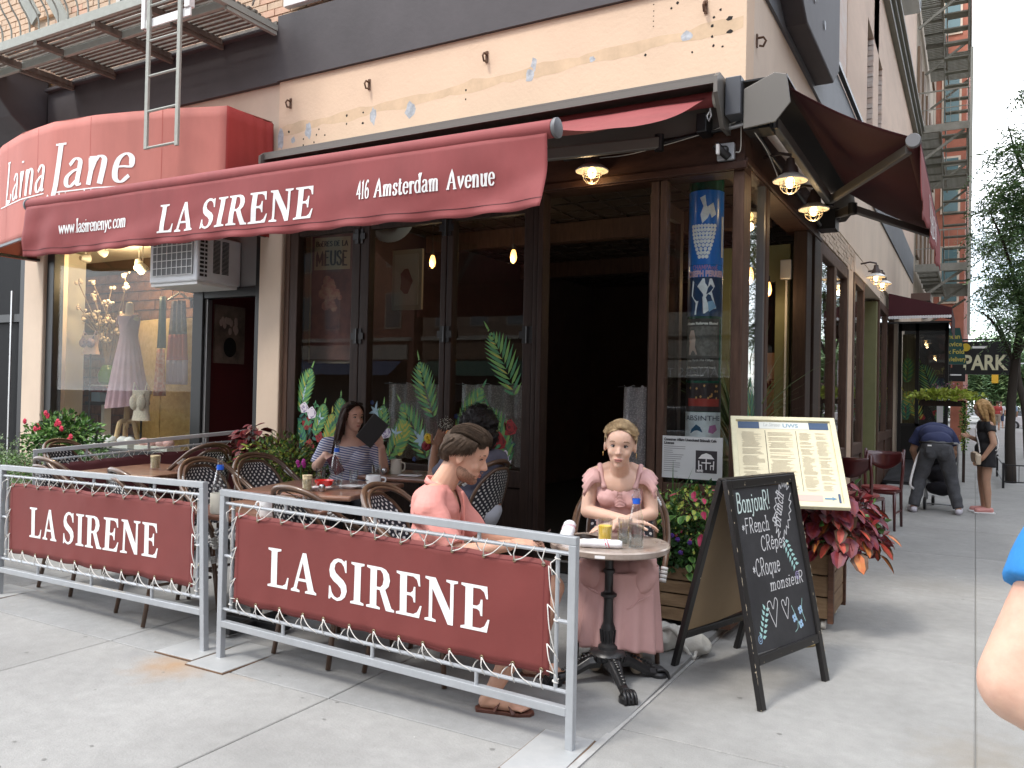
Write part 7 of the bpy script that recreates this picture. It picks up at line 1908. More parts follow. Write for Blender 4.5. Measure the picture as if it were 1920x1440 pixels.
t=thingp('dark_coleus','dark burgundy coleus at the end of the maroon barrier','plant',(-5.85,5.45,.6));stems(t,(-5.85,5.48,.7),(.22,.2,.3),12,.5,6);dome(t,(-5.84,5.44,.98),(.26,.2,.22),84,['dr','dr','cr','dr'],.1,61,droop=.8);fillmass('leaf_mass','',(-5.84,5.46,.88),(.18,.16,.16),300,[L_dr,L_br],.05,62,t,W=.8)
t=thingp('lime_coleus','yellow green coleus beside the dark burgundy one','plant',(-5.6,5.3,.6));dome(t,(-5.66,5.26,.84),(.24,.16,.17),60,['lm','lm','mg','lm'],.085,63,droop=.6);dome(t,(-5.98,5.22,.8),(.16,.12,.14),26,['dr','or','cr'],.07,64)
t=thingp('variegated_bush','low variegated yellow green foliage left of the striped woman','plant',(-5.25,5.3,.5));fillmass('leaf_mass','',(-5.2,5.2,.82),(.42,.24,.26),2200,[L_lg,L_gr,L_lm,L_br],.05,66,t,W=.5);dome(t,(-5.22,5.16,.84),(.4,.22,.22),90,['lm','lm','gr'],.055,67)
t=thingp('umbrella_grass','long arching green blades before the first painted window','plant',(-5.15,5.5,.6));blades(t,(-5.3,5.5,.7),16,.62,L_gr,13,spread=.55,w=.01);blades(t,(-5.05,5.5,.7),12,.5,L_dg,14,spread=.7,w=.007)
t=thingp('pink_dianthus','small magenta flower head beside the water bottle','flowers',(-4.9,5.1,.75));flowers(t,[(-4.8+.03*math.cos(k*1.3),5.+.02*math.sin(k*2),.9+.02*math.sin(k*1.3))for k in range(6)],.022,mat('petal_magenta',(.42,.02,.26),.6));mb=MB();mb.tube([(-4.8,5.,.6),(-4.8,5.,.89)],.004,5);mb.build('stems',L_gr,t)
t=thingp('rose_bush','bushy rose with red blooms under the boutique window','rose bush',(-8.7,5.35,.7));stems(t,(-8.65,5.3,.85),(.5,.2,.35),22,.55,8);fillmass('leaf_mass','',(-8.55,5.32,.88),(.56,.26,.3),2600,[L_gr,L_lg,L_lg,L_dg],.055,71,t,W=.65)
dome(t,(-8.55,5.26,.92),(.5,.22,.22),60,['gr','gr'],.075,72)
flowers(t,[(-8.62,5.15,1.2),(-8.6,5.16,1.17),(-8.35,5.12,1.12),(-8.32,5.12,1.1),(-8.38,5.12,1.09),(-8.25,5.1,1.05),(-8.68,5.1,1.06),(-8.72,5.1,1.03),(-8.65,5.1,1.03),(-9.02,5.16,1.1),(-8.16,5.12,.93),(-8.12,5.12,.97)],.034,m_fr,n=6)
t=thingp('herb_tuft','pale grey green herbs behind the far left end of the cafe','plant',(-8.3,4.7,.5));fillmass('leaf_mass','',(-8.2,4.68,.62),(.75,.18,.2),3600,[L_hb,L_hb,L_lg],.028,73,t,W=.6)
t=thingp('thyme_fringe','fine pale foliage between rose bush and maroon barrier','plant',(-7.5,5.,.5));fillmass('leaf_mass','',(-7.55,4.95,.72),(.45,.16,.18),1500,[L_hb,L_gr],.026,74,t,W=.5)
t=thingp('grey_sprig','tall pale sprigs at the left picture edge','plant',(-8.9,4.7,.5));fillmass('leaf_mass','',(-8.75,4.68,.8),(.14,.12,.26),500,[L_hb],.028,75,t);fillmass('leaf_mass','',(-8.35,4.68,.8),(.08,.08,.18),260,[L_hb],.026,76,t)
t=thingp('table_bouquet','yellow and red flowers in a small vase on the window table','flowers',(-3.72,5.5,z4));m_fy=mat('petal_yellow',(.62,.42,.02),.6)
flowers(t,[(-3.84,5.42,z4+.31),(-3.83,5.42,z4+.29)],.035,m_fy,n=9);flowers(t,[(-3.72,5.48,z4+.32),(-3.7,5.46,z4+.28),(-3.86,5.43,z4+.24)],.045,mat('petal_wine',(.22,.01,.02),.6),n=7);flowers(t,[(-3.6,5.48,z4+.33),(-3.63,5.46,z4+.3),(-3.66,5.45,z4+.35)],.028,mat('petal_orange',(.6,.2,.02),.6),n=8)
mb=MB();mb.tube([(-3.7,5.5,z4+.1),(-3.84,5.42,z4+.3)],.003,5);mb.tube([(-3.7,5.5,z4+.1),(-3.62,5.46,z4+.3)],.003,5);mb.tube([(-3.7,5.5,z4+.1),(-3.72,5.48,z4+.3)],.003,5);mb.build('stems',L_gr,t,kind='stuff')
mb=MB();mb.lathe([(.035,0),(.04,.08),(.022,.14),(.02,.17)],16,(-3.7,5.5,z4),cap=False);mb.build('vase',m_clear,t,smooth='auto')
fillmass('baby_breath','',(-3.7,5.48,z4+.42),(.07,.05,.06),160,[mat('petal_cream',(.6,.6,.5),.7)],.01,77,t)
t=thingp('potted_palm','arching palm blades inside the corner window','plant',(-1.66,6.75,.9));blades(t,(-1.68,6.8,1.),46,1.15,leafmat('palm_leaf',(.06,.11,.03),(.14,.2,.06)),23,spread=.75,w=.022,arch=.45);mb=MB();mb.lathe([(.12,.1),(.15,.95),(.16,1.)],18,(-1.68,6.8,0));mb.build('pot',m_olive,t,smooth='auto')
t=thingp('potted_palm','drooping palm in the open side window','plant',(-1.85,7.1,.9));blades(t,(-1.8,7.15,.95),34,1.1,MATS['palm_leaf'],24,spread=.8,w=.02,arch=.6)
mb=MB();mb.lathe([(.12,.1),(.15,.9),(.16,.95)],18,(-1.8,7.15,0));mb.build('pot',m_olive,t,smooth='auto')
t=thingp('flower_trough','green metal trough with tiny white flowers in the side window','planter',(-2.,8.3,.9));bx('trough',m_olive,-2.2,-1.75,8.2,8.4,.95,1.2,parent=t);fillmass('tiny_flowers','',(-1.98,8.3,1.26),(.18,.08,.07),260,[MATS['petal_cream'],L_gr],.014,78,t)
bg_=thing('tote_bag','crumpled white canvas bag on the pavement under the chalkboard','bag',(-1.52,4.72,0))
me=fuse([elp((-1.58,4.66,.09),(.1,.13,.09),rotz(.3)),elp((-1.5,4.78,.07),(.1,.12,.07)),elp((-1.42,4.72,.06),(.09,.09,.06)),elp((-1.52,4.62,.14),(.05,.05,.05))],.009,3,fold(.03,12,2))
addmesh('bag_body',me,mat('canvas_white',(.6,.59,.54),.9,bump=.3,bscale=70),bg_)
mb=MB();mb.tube(catmull([(-1.56,4.58,.16),(-1.5,4.56,.18),(-1.46,4.6,.12),(-1.42,4.6,.06),(-1.38,4.62,.015),(-1.4,4.7,.1),(-1.48,4.68,.15)],5),.011,6);mb.build('strap',MATS['canvas_white'],bg_,smooth=True)
mb=MB();mb.tube(catmull([(-1.605,4.53,.115),(-1.59,4.53,.095),(-1.575,4.535,.11),(-1.585,4.535,.12),(-1.565,4.54,.1),(-1.55,4.54,.115)],4),.006,5);mb.build('blue_mark',mat('ink_navy',(.02,.03,.15),.6),bg_,smooth=True)
# PEOPLE
def skinm(name,c):return mat(name,c,.48,var=.06,vscale=9,sss=.12,spec=.35)
S_f=skinm('skin_fair',(.62,.4,.3));S_m=skinm('skin_rosy',(.58,.33,.23));S_t=skinm('skin_tan',(.46,.27,.18));S_b=skinm('skin_brown',(.3,.16,.1))
m_eye=mat('eye_white',(.42,.38,.36),.6,spec=.2);m_iris=mat('iris_dark',(.03,.032,.035),.5,spec=.2);m_lip=mat('lip_rose',(.5,.22,.18),.5)
def hairm(name,c,c2):return mat(name,c,.62,var=.5,vscale=30,rgb2=c2,bump=.5,bscale=50,spec=.2)
H_bl=hairm('hair_blonde',(.25,.165,.085),(.52,.38,.22));H_br=hairm('hair_brown',(.036,.023,.015),(.08,.052,.034));H_db=hairm('hair_dark_brown',(.022,.011,.008),(.05,.025,.018));H_bk=mat('hair_black_curly',(.008,.006,.006),.55,bump=1.,bscale=60);H_gd=hairm('hair_gold',(.22,.12,.045),(.5,.32,.14))
class Fr:
 """a local frame: X forward, Y to the left, Z up"""
 def __init__(s,M):s.M=M;s.R=M.to_3x3()
 def p(s,x,y,z):return s.M@Vector((x,y,z))
 def c(s,a,r,b,r2,flat=False):return cap(s.p(*a),r,s.p(*b),r2,flat)
 def e(s,c,r,rot=None):return elp(s.p(*c),r,s.R@rot if rot is not None else s.R)
def frame(x,y,z,yaw,pitch=0.,roll=0.):return Fr(Matrix.Translation((x,y,z))@Matrix.Rotation(yaw,4,'Z')@Matrix.Rotation(pitch,4,'Y')@Matrix.Rotation(roll,4,'X'))
def head_prims(F,k=1.,male=False):
 e=lambda c,r:F.e(tuple(v*k for v in c),tuple(v*k for v in r));c=lambda a,r,b,r2:F.c(tuple(v*k for v in a),r*k,tuple(v*k for v in b),r2*k)
 jw=.058 if male else .05
 P=[e((-.012,0,.022),(.095,.077,.096)),e((.028,0,-.012),(.062,.064,.088)),e((.028,0,-.062),(.058,jw,.052)),e((.06,0,-.098),(.026,.026 if male else .022,.02)),c((.08,0,.012),.0085 if male else .007,(.103 if male else .1,0,-.032),.0125 if male else .0105),c((.094,.01,-.037),.0085 if male else .0075,(.094,-.01,-.037),.0085 if male else .0075)]+[c((.076,.036*s,.022),.012 if male else .008,(.082,.012*s,.022),.01 if male else .0085)for s in(1,-1)]+[e((.04,0,.03),(.058,.062,.06))]+[e((.056,.036,-.034),(.026,.022,.026)),e((.056,-.036,-.034),(.026,.022,.026)),e((.076,0,-.068),(.016,.024,.014)),e((-.004,.078,-.012),(.018,.008,.03)),e((-.004,-.078,-.012),(.018,.008,.03))]
 return P
def face_warp(F,k=1.):
 es=[F.p(.092*k,.031*k,.001*k),F.p(.092*k,-.031*k,.001*k)];ms=F.p(.094*k,0,-.0715*k);fw=F.R@Vector((1,0,0))
 def w(co):
  for e_ in es:
   d=(co-e_).length
   if d<.035*k:co=co-fw*.008*k*math.exp(-(d/(.0125*k))**2)
  return co
 return w
def face_parts(t,F,k=1.,brow=None,lip=m_lip,lipw=.024,lookz=0.,down=False):
 e=lambda c,r:(F.p(*[v*k for v in c]),tuple(v*k for v in r),F.R)
 for s in(1,-1):
  if not down:mb=MB();mb.ell(*e((.0735,s*.031,.0005),(.0105,.0125,.0062)));eye=mb.build('eye',m_eye,t,smooth=True)
  if not down:mb=MB();mb.ell(*e((.08,s*.03,0.+lookz),(.0048,.006,.0058)));mb.build('iris',m_iris,eye,smooth=True)
  mb=MB();mb.tube([F.p(*[v*k for v in q])for q in((.081,s*.0185,.003),(.0845,s*.026,.0068),(.0825,s*.037,.0065),(.076,s*.045,.002))],[.0014*k,.0026*k,.0026*k,.0014*k],6);mb.build('eyelid',mat('lash_brown',(.05,.03,.025),.6),t,smooth=True)
  mb=MB();mb.tube([F.p(*[v*k for v in q])for q in((.09,s*.014,.0215),(.09,s*.026,.0265),(.082,s*.04,.0255),(.072,s*.05,.02))],[.0028*k,.0036*k,.003*k,.0015*k],6);mb.build('eyebrow',brow or m_iris,t,smooth=True)
 mb=MB();mb.ell(*e((.0885,0,-.0655),(.0065,lipw,.0042)));mb.ell(*e((.0885,0,-.0745),(.0075,lipw*.85,.0052)));mb.build('lips',lip,t,smooth=True,kind='stuff')
 mb=MB();mb.ell(*e((.094,0,-.0698),(.003,lipw*.9,.0012)));mb.build('mouth_line',mat('mouth_dark',(.2,.07,.06),.6),t,smooth=True)
def hand_prims(F,k=1.,curl=(.5,.6,.6,.6),spread=.1,side=1,thumb=(.55,.75,-.25)):
 """F: wrist frame, X along the fingers, Z back of the hand, side=+1 thumb on +Y"""
 P=[F.c((-.02*k,0,0),.023*k,(.012*k,0,0),.024*k)]
 for j,y in enumerate((.024,.008,-.008,-.023)):
  y*=side;P.append(F.c((.01*k,y*.6*k,0),.014*k,(.078*k,y*k*1.1,0.),.0125*k))
  L=(.04,.044,.041,.032)[j];a=0.;x,z=.08,0.;yy=y*1.12
  for q in range(3):
   a+=curl[j]*(.55 if q==0 else .8)
   l=L*(1,.72,.58)[q]*.95;nx,nz=x+l*math.cos(a),z-l*math.sin(a);ny=yy+l*spread*(1.5-j)*side*.5
   P.append(F.c((x*k,yy*k,z*k),(.0092-.0009*q)*k,(nx*k,ny*k,nz*k),(.0086-.0011*q)*k));x,z,yy=nx,nz,ny
 b=Vector((.018,.022*side,-.004));d=Vector((thumb[0],thumb[1]*side,thumb[2])).normalized();m1=b+d*.038;d2=(d+Vector((.6,-.25*side,-.15))).normalized();m2=m1+d2*.03;m3=m2+d2*.024
 for p,q,r1,r2 in((b,m1,.014,.0115),(m1,m2,.0112,.0102),(m2,m3,.01,.0082)):P.append(F.c(tuple(p*k),r1*k,tuple(q*k),r2*k))
 return P
def hframe(wrist,tip,up):
 """world frame at the wrist: X to tip, Z towards up"""
 x=(Vector(tip)-Vector(wrist)).normalized();u=Vector(up);y=u.cross(x).normalized();z=x.cross(y)
 return Fr(Matrix(((x.x,y.x,z.x,wrist[0]),(x.y,y.y,z.y,wrist[1]),(x.z,y.z,z.z,wrist[2]),(0,0,0,1))))
def cut(me,fn,F=None):
 """open a garment where fn(local point) is true"""
 bm=bmesh.new();bm.from_mesh(me);inv=F.M.inverted()if F else Matrix.Identity(4)
 kill=[v for v in bm.verts if fn(inv@v.co)]
 bmesh.ops.delete(bm,geom=kill,context='VERTS');bm.to_mesh(me);bm.free();me.polygons.foreach_set('use_smooth',[True]*len(me.polygons));return me
def strands(F,specs,n,r,seed,k=1.):
 """hair locks: specs = list of guide polylines in the head frame; jittered copies"""
 rd_=random.Random(seed);P=[]
 for g in specs:
  for _ in range(n):
   j=Vector((rd_.uniform(-1,1),rd_.uniform(-1,1),rd_.uniform(-1,1)))*r*1.1
   pts=[F.p(*(Vector(q)*k+j*(.4+.6*i/len(g))))for i,q in enumerate(g)]
   pts=catmull(pts,4)
   for i in range(len(pts)-1):
    u=i/(len(pts)-1);P.append(cap(pts[i],r*(1-.5*u),pts[i+1],r*(1-.5*(u+1/len(pts)))))
 return P
def finehair(t,F,guides,n,m,seed,k=1.,spread=.012,r=.0012,name='hair_strands',taper=1.):
 """thin ribbons over the hair mass"""
 rd_=random.Random(seed);mb=MB();G=[]
 for _ in range(n):
  a,b=rd_.choice(guides),rd_.choice(guides);q=guides.index(a);b=guides[min(len(guides)-1,q+1)];u=rd_.random()
  j=Vector((rd_.uniform(-1,1),rd_.uniform(-1,1),rd_.uniform(-1,1)))*spread
  pts=catmull([F.p(*((Vector(p).lerp(Vector(p2),u)*k)+j*(.3+i/len(a))))for i,(p,p2)in enumerate(zip(a,b))],3)
  mb.tube(pts,[r*(1-.7*i/len(pts))for i in range(len(pts))],3)
 return mb.build(name,m,t,smooth=True,kind='stuff')
 # blonde woman
def blonde():
 ox,oy,oz=-1.8,4.49,.03
 t=thing('person','blonde woman in a dusty pink ruffled dress sitting with folded arms at the round table','person',(ox,oy,0))
 B=frame(ox,oy,oz,R_(-69));H=frame(*B.p(.245,0.,1.205),R_(-72),R_(4),R_(-3));k=1.07
 c,e=B.c,B.e
 P=head_prims(H,k)
 P+=[cap(H.p(-.02,0,-.06),.05,B.p(.15,0,1.04),.056),e((.11,0,.97),(.1,.155,.1)),e((.09,0,.85),(.095,.135,.13)),e((.04,0,.7),(.095,.125,.12)),e((0,0,.57),(.15,.18,.12))]
 P+=[e((.155,.058,.885),(.042,.05,.048)),e((.155,-.058,.885),(.042,.05,.048))]
 for s in(1,-1):
  P+=[c((.1,.06*s,1.06),.04,(.105,.155*s,1.015),.046),c((.105,.155*s,1.015),.046,(.175,.18*s,.82),.039)]
 P+=[c((.175,.18,.82),.039,(.38,-.01,.785),.027),c((.175,-.18,.82),.039,(.36,.06,.8),.026)]
 P+=hand_prims(hframe(B.p(.385,-.02,.785),B.p(.45,-.14,.765),(0,0,1)),.9,(.15,.2,.25,.3),side=1)
 P+=hand_prims(hframe(B.p(.36,.07,.8),B.p(.34,.2,.785),(0,0,1)),.9,(.3,.4,.4,.4),side=-1)
 for s in(1,-1):
  P+=[c((.02,.09*s,.54),.085,(.42,.11*s,.51),.062),c((.42,.11*s,.51),.06,(.3,.1*s,.12),.038),c((.3,.1*s,.07),.036,(.42,.11*s,.04),.03)]
 fw=face_warp(H,k)
 addmesh('body',fuse(P,.0055,3,fw),S_f,t)
 face_parts(t,H,k,mat('brow_blonde',(.24,.14,.08),.7))
 hp=[H.e((-.018*k,0,.034*k),(.106*k,.0875*k,.101*k)),H.e((-.085*k,0,-.03*k),(.05*k,.055*k,.06*k)),H.e((-.125*k,0,-.05*k),(.035,.04,.035))]
 me=fuse(hp,.006,3);cut(me,lambda q:(q.x>.045*k and q.z<.088*k-.45*abs(q.y))or(q.x>.022*k and q.z<.03*k)or(q.x>-.005*k and q.z<.005*k),H)
 o=addmesh('hair',me,H_bl,t)
 g=[]
 for a in(-80,-60,-40,-20,-6,6,20,40,60,80):
  y=math.sin(R_(a));z=math.cos(R_(a))
  g.append([(.08-.035*abs(y),.06*y,.07+.026*z-.02*abs(y)),(.045,.086*y,.072+.05*z-.02*abs(y)),(-.03,.093*y,.048+.08*z),(-.09,.072*y,.012+.06*z),(-.12,.03*y,-.03+.02*z)])
 finehair(t,H,g,420,H_bl,3,k,.0035,.0011)
 for s in(1,-1):
  mb=MB();mb.tube([H.p(0.+.009*math.cos(q*PI/6),.086*s*k,-.052*k+.012*math.sin(q*PI/6))for q in range(12)],.0022,6,closed=True);mb.build('hoop_earring',mat('gold',(.6,.42,.15),.2,metal=1),t,smooth=True)
 m_d=mat('dusty_pink_cloth',(.58,.345,.325),.75,var=.05,vscale=5,bump=.25,bscale=22)
 D=[e((.112,0,.93),(.115,.15,.09)),e((.09,0,.85),(.108,.142,.1)),e((.166,.06,.9),(.062,.068,.064)),e((.166,-.06,.9),(.062,.068,.064)),e((.175,0,.89),(.046,.06,.055)),e((.05,0,.74),(.105,.135,.1))]
 me=fuse(D,.006,4,fold(.006,26,1));cut(me,lambda q:q.z>.945+.3*max(0,abs(q.y)-.035)-.05*(abs(q.y)<.012)and q.x>.08 or q.z>1.,B)
 addmesh('bodice',me,m_d,t)
 mb=MB()
 for i in range(11):
  z=.86+i*.008;mb.tube(catmull([B.p(.215-.01*abs(i-5)/5,-.032,z+.003),B.p(.223,0,z-.004),B.p(.215,.032,z+.003)],3),.0028,5)
 mb.build('ruching',m_d,t,smooth=True,kind='stuff')
 for s in(1,-1):
  mb=MB();mb.tube(catmull([B.p(.2,.085*s,.955),B.p(.165,.105*s,1.02),B.p(.11,.115*s,1.075),B.p(.05,.115*s,1.05)],5),[.016]*16,8);mb.build('strap',m_d,t,smooth=True)
  def fr(u,v,s=s):
   a=PI*(u*1.16-.1);rip=.01*math.sin(u*42)*v
   base=Vector((.105+.098*math.cos(a),(.108+.008*math.sin(a))*s,1.03+.05*math.sin(a)-.03))
   tip=Vector((.118+.118*math.cos(a),(.197+.008*math.sin(a)+rip)*s,.93+.075*math.sin(a)+rip*.6))
   return B.p(*(base.lerp(tip,v)+Vector((0,0,.03*math.sin(PI*v)))))
  MB().grid(fr,60,8).build('ruffle_sleeve',m_d,t,smooth=True,solid=.003,fix=False)
 lap=[c((0.,.1,.56),.115,(.42,.12,.525),.092),c((0.,-.1,.56),.115,(.42,-.12,.525),.092),e((.25,0,.54),(.24,.17,.095)),e((0,0,.62),(.14,.165,.12))]
 me=fuse(lap,.008,5,fold(.012,11,4));addmesh('skirt_lap',me,m_d,t)
 R=[]
 for j in range(24):
  v=j/23;z=.55-.42*v
  rr=[]
  for q in range(120):
   a=2*PI*q/120;front=math.cos(a)
   fl=1+.1*v;rip=(.004+.02*max(0,v-.25))*math.sin(q*2*PI/120*13+1.4*math.sin(a*2)+v)+.007*max(0,v-.3)*math.sin(q*.9+3*v)
   rx,ry=(.238*fl+rip),(.215*fl+rip);hem=.02*math.sin(a*2+1)*v-(.05 if math.sin(a)>0 else-.03)*v*abs(math.sin(a))*.6
   rr.append(B.p(.285+rx*front-.03*v,ry*math.sin(a),z+hem))
  R.append(rr)
 mb=MB();mb.loft(R);mb.build('skirt',m_d,t,smooth=True,solid=.003)
 mb=MB();V=[(.495,-.17,.47),(.505,-.1,.44),(.5,-.02,.395),(.505,.05,.36),(.5,.12,.41),(.47,.19,.44)];mb.tube(catmull([B.p(*p)for p in V],4),.004,5);mb.build('seam',m_d,t,smooth=True)
 for s in(1,-1):
  me=fuse([c((.29,.1*s,.045),.04,(.42,.11*s,.035),.034),c((.3,.1*s,.09),.042,(.3,.1*s,.05),.045)],.008,3);addmesh('shoe',me,mat('beige_suede',(.42,.36,.28),.9),t)
blonde()
# man in pink shirt
def pinkman():
 ox,oy=-2.36,3.54
 t=thing('person','young man in a salmon pink shirt seen in profile looking down at his phone','person',(ox,oy,0))
 B=frame(ox,oy,0,R_(16));H=frame(*B.p(.075,.02,1.185),R_(20),R_(17));k=1.16;c,e=B.c,B.e
 P=head_prims(H,k,True)
 P+=[cap(H.p(-.035,0,-.06),.06,B.p(-.055,0,1.),.07),e((-.07,0,.9),(.115,.175,.14)),e((-.06,0,.76),(.115,.155,.16)),e((-.03,0,.58),(.135,.17,.13))]
 el,wr=(.1,-.225,.715),(.345,-.115,.755);el2,wr2=(.1,.225,.715),(.36,.07,.76)
 for s,E_,W_ in((-1,el,wr),(1,el2,wr2)):
  P+=[c((-.06,.07*s,.98),.06,(-.045,.185*s,.925),.066),c((-.045,.185*s,.925),.06,E_,.048),c(E_,.048,W_,.03)]
 P+=hand_prims(hframe(B.p(*wr),B.p(.45,-.07,.775),(.2,-.4,1)),1.,(.35,.45,.5,.55),side=1)
 P+=hand_prims(hframe(B.p(*wr2),B.p(.46,.03,.775),(.2,.4,1)),1.,(.35,.45,.5,.55),side=-1)
 kn,an=(.545,-.235,.5),(.325,-.285,.1);kn2,an2=(.52,.16,.5),(.42,.22,.1)
 for s,K,A in((-1,kn,an),(1,kn2,an2)):
  P+=[c((0.,.09*s,.55),.095,K,.064),c(K,.062,(K[0]*.55+A[0]*.45-.01,K[1]*.5+A[1]*.5,.32),.06),c((K[0]*.55+A[0]*.45-.01,K[1]*.5+A[1]*.5,.32),.06,A,.037)]
  fx=A[0];P+=[c(A,.036,(fx-.035,A[1],.045),.034),c((fx-.035,A[1],.047),.032,(fx+.1,A[1]-.012,.052),.038),c((fx+.02,A[1],.07),.036,(fx+.12,A[1]-.012,.045),.03)]
  for q,(dy,L)in enumerate(((.03,.052),(.012,.046),(-.004,.04),(-.019,.034),(-.032,.026))):
   dy*=-s if s<0 else 1
   dy=dy if s>0 else-abs(0)+(.03,.012,-.004,-.019,-.032)[q]
   P.append(c((fx+.11,A[1]-.012+dy,.042),.013-.001*q,(fx+.125+L,A[1]-.014+dy*1.1,.034),.0115-.0012*q))
 addmesh('body',fuse(P,.0055,3,face_warp(H,k)),S_m,t)
 face_parts(t,H,k,H_br,mat('lip_male',(.4,.17,.14),.5),.019,-.003,True)
 hp=[H.e((-.018*k,0,.036*k),(.101*k,.082*k,.09*k)),H.e((.018*k,0,.074*k),(.07*k,.064*k,.042*k)),H.e((-.075*k,0,-0.*k),(.045*k,.066*k,.075*k))]
 me=fuse(hp,.006,2,fold(.004,40,3));cut(me,lambda q:(q.x>.038*k and q.z<.056*k)or(q.x>0.*k and q.z<.012*k)or q.z<-.052*k or(q.x>.045*k and abs(q.y)>.06*k and q.z<.055*k),H);addmesh('hair',me,H_br,t)
 g=[]
 for a in(-90,-70,-50,-30,-10,10,30,50,70,90):
  y=math.sin(R_(a));z=math.cos(R_(a))
  g.append([(-.085,.05*y,.075+.03*z),(-.03,.072*y,.095+.04*z),(.04,.074*y,.085+.046*z),(.082,.066*y,.066+.04*z),(.096-.035*abs(y),.07*y,.056+.022*z)])
 finehair(t,H,g,1100,H_br,5,k,.009,.0014)
 g=[[(-.03,-.086,.07),(-.06,-.084,.02),(-.085,-.066,-.02)],[(0.,-.088,.07),(-.02,-.089,.03),(-.03,-.087,0.)],[(.03,-.082,.075),(.02,-.086,.045),(.012,-.086,.015)],[(.05,-.076,.07),(.045,-.08,.05),(.04,-.08,.03)],[(-.06,-.07,.06),(-.09,-.05,.02),(-.1,-.04,-.03)]]
 finehair(t,H,g,1500,H_br,6,k,.016,.0014)
 bd=[H.e((.026*k,0,-.066*k),(.0615*k,.0605*k,.054*k)),H.e((.0575*k,0,-.099*k),(.0285*k,.0285*k,.0235*k))]
 me=fuse(bd,.005,2);cut(me,lambda q:q.z>-.03*k-.6*max(0,q.x-0.*k)+.2*max(0,q.x-.055)or q.x<-.012*k or(q.x>.068*k and abs(q.y)<.026*k and-.084*k<q.z),H)
 m_beard=mat('stubble',(.26,.145,.095),.8,var=.35,vscale=120);addmesh('beard',me,m_beard,t)
 mb=MB();mb.ell(H.p(.0965*k,0,-.0535*k),(.005,.022,.0035),H.R);mb.build('moustache',m_beard,t,smooth=True)
 m_s=mat('salmon_linen',(.66,.27,.23),.8,var=.05,vscale=8,bump=.35,bscale=30)
 D=[e((-.072,0,.9),(.13,.19,.15)),e((-.062,0,.76),(.132,.172,.17)),e((-.035,0,.6),(.15,.182,.12)),c((-.06,0,.98),.088,(-.055,0,1.015),.08)]
 for s,E_ in((-1,el),(1,el2)):D+=[c((-.06,.08*s,.975),.074,(-.045,.185*s,.92),.082),c((-.045,.185*s,.92),.08,tuple(Vector((-.045,.185*s,.92)).lerp(Vector(E_),.86)),.07,True)]
 me=fuse(D,.006,3,None)
 def sw(co):
  q=B.M.inverted()@co;n=noise.noise_vector(Vector((q.x*9,q.y*9,q.z*13)));w=math.sin((q.z*40+q.x*60)+3*noise.noise(q*6))*.0035*(1 if q.z<.92 else .4)
  return co+B.R@(n*.01+Vector((0,-w if q.y<0 else w,0)))
 for v in me.vertices:v.co=sw(v.co)
 cut(me,lambda q:q.z>1.035+0.*q.x or(q.x>0. and abs(q.y)<.045-.28*(1.03-q.z)and q.z>.87),B);addmesh('shirt',me,m_s,t)
 mb=MB()
 rg=[]
 for j,(dz,dr)in enumerate(((0.,0.),(.028,-.004),(.032,.002),(.006,.014))):
  rg.append([B.p(-.05+(.072+dr)*math.cos(a),(.074+dr)*math.sin(a),1.008+dz-.03*math.cos(a)-(.02*max(0,math.cos(a))if j==3 else 0))for a in[R_(28)+k_*R_(304)/30 for k_ in range(31)]])
 mb.loft(rg,closed=False);mb.build('collar',m_s,t,smooth=True,solid=.003)
 mb=MB();mb.tube(catmull([B.p(.075,-.028,1.),B.p(.085,-.012,.93),B.p(.082,0,.86),B.p(.075,0.,.75),B.p(.09,0,.62)],5),[.008]*21,5);mb.build('placket',m_s,t,smooth=True)
 m_sh=mat('khaki_shorts',(.3,.25,.18),.85,bump=.3,bscale=40)
 D=[e((-.01,0,.56),(.155,.19,.12))]+[c((0.,.09*s,.555),.112,tuple(Vector((0.,.09*s,.555)).lerp(Vector(K),.74)),.088,True)for s,K in((-1,kn),(1,kn2))]
 addmesh('shorts',fuse(D,.008,3,fold(.01,12,7)),m_sh,t)
 for s,A in((-1,an),(1,an2)):
  sd=thing
  mb=MB();ys=A[1]-.01;out=[(-.085,0.),(-.07,.036),(0,.04),(.08,.05),(.15,.05),(.195,.028),(.205,0),(.19,-.03),(.13,-.046),(.05,-.038),(-.07,-.034)]
  mb.prism([(A[0]+x,ys+y)for x,y in out],.002,.022,'z');mb.v=[tuple(B.p(*v))for v in mb.v];so=mb.build('sandal_sole',mat('brown_leather',(.1,.035,.022),.5,var=.1),t,bevel=.004)
  for a_,b_ in(((.02,-.044),(.115,.045)),((.02,.042),(.115,-.048))):
   mid=((a_[0]+b_[0])/2,(a_[1]+b_[1])/2);pts=catmull([B.p(A[0]+a_[0],ys+a_[1],.02),B.p(A[0]+mid[0]-.005,ys+mid[1],.106-.3*mid[0]),B.p(A[0]+b_[0],ys+b_[1],.02)],6)
   mb=MB()
   for i in range(len(pts)-1):mb.bar(pts[i],pts[i+1]+(pts[i+1]-pts[i])*.1,.02,.004,up=(pts[i]-B.p(A[0]+mid[0],ys,.03)))
   mb.build('sandal_strap',MATS['brown_leather'],so,kind='stuff')
 ph_=thing('smartphone','black smartphone held low by the man in pink','phone',B.p(.47,-.02,.77));mb=MB();mb.obox(B.p(.475,-.02,.785),(.14,.072,.009),B.R@Matrix.Rotation(R_(-35),3,'Y'));mb.build('phone_body',MATS['phone_dark'],ph_,bevel=.004)
pinkman()
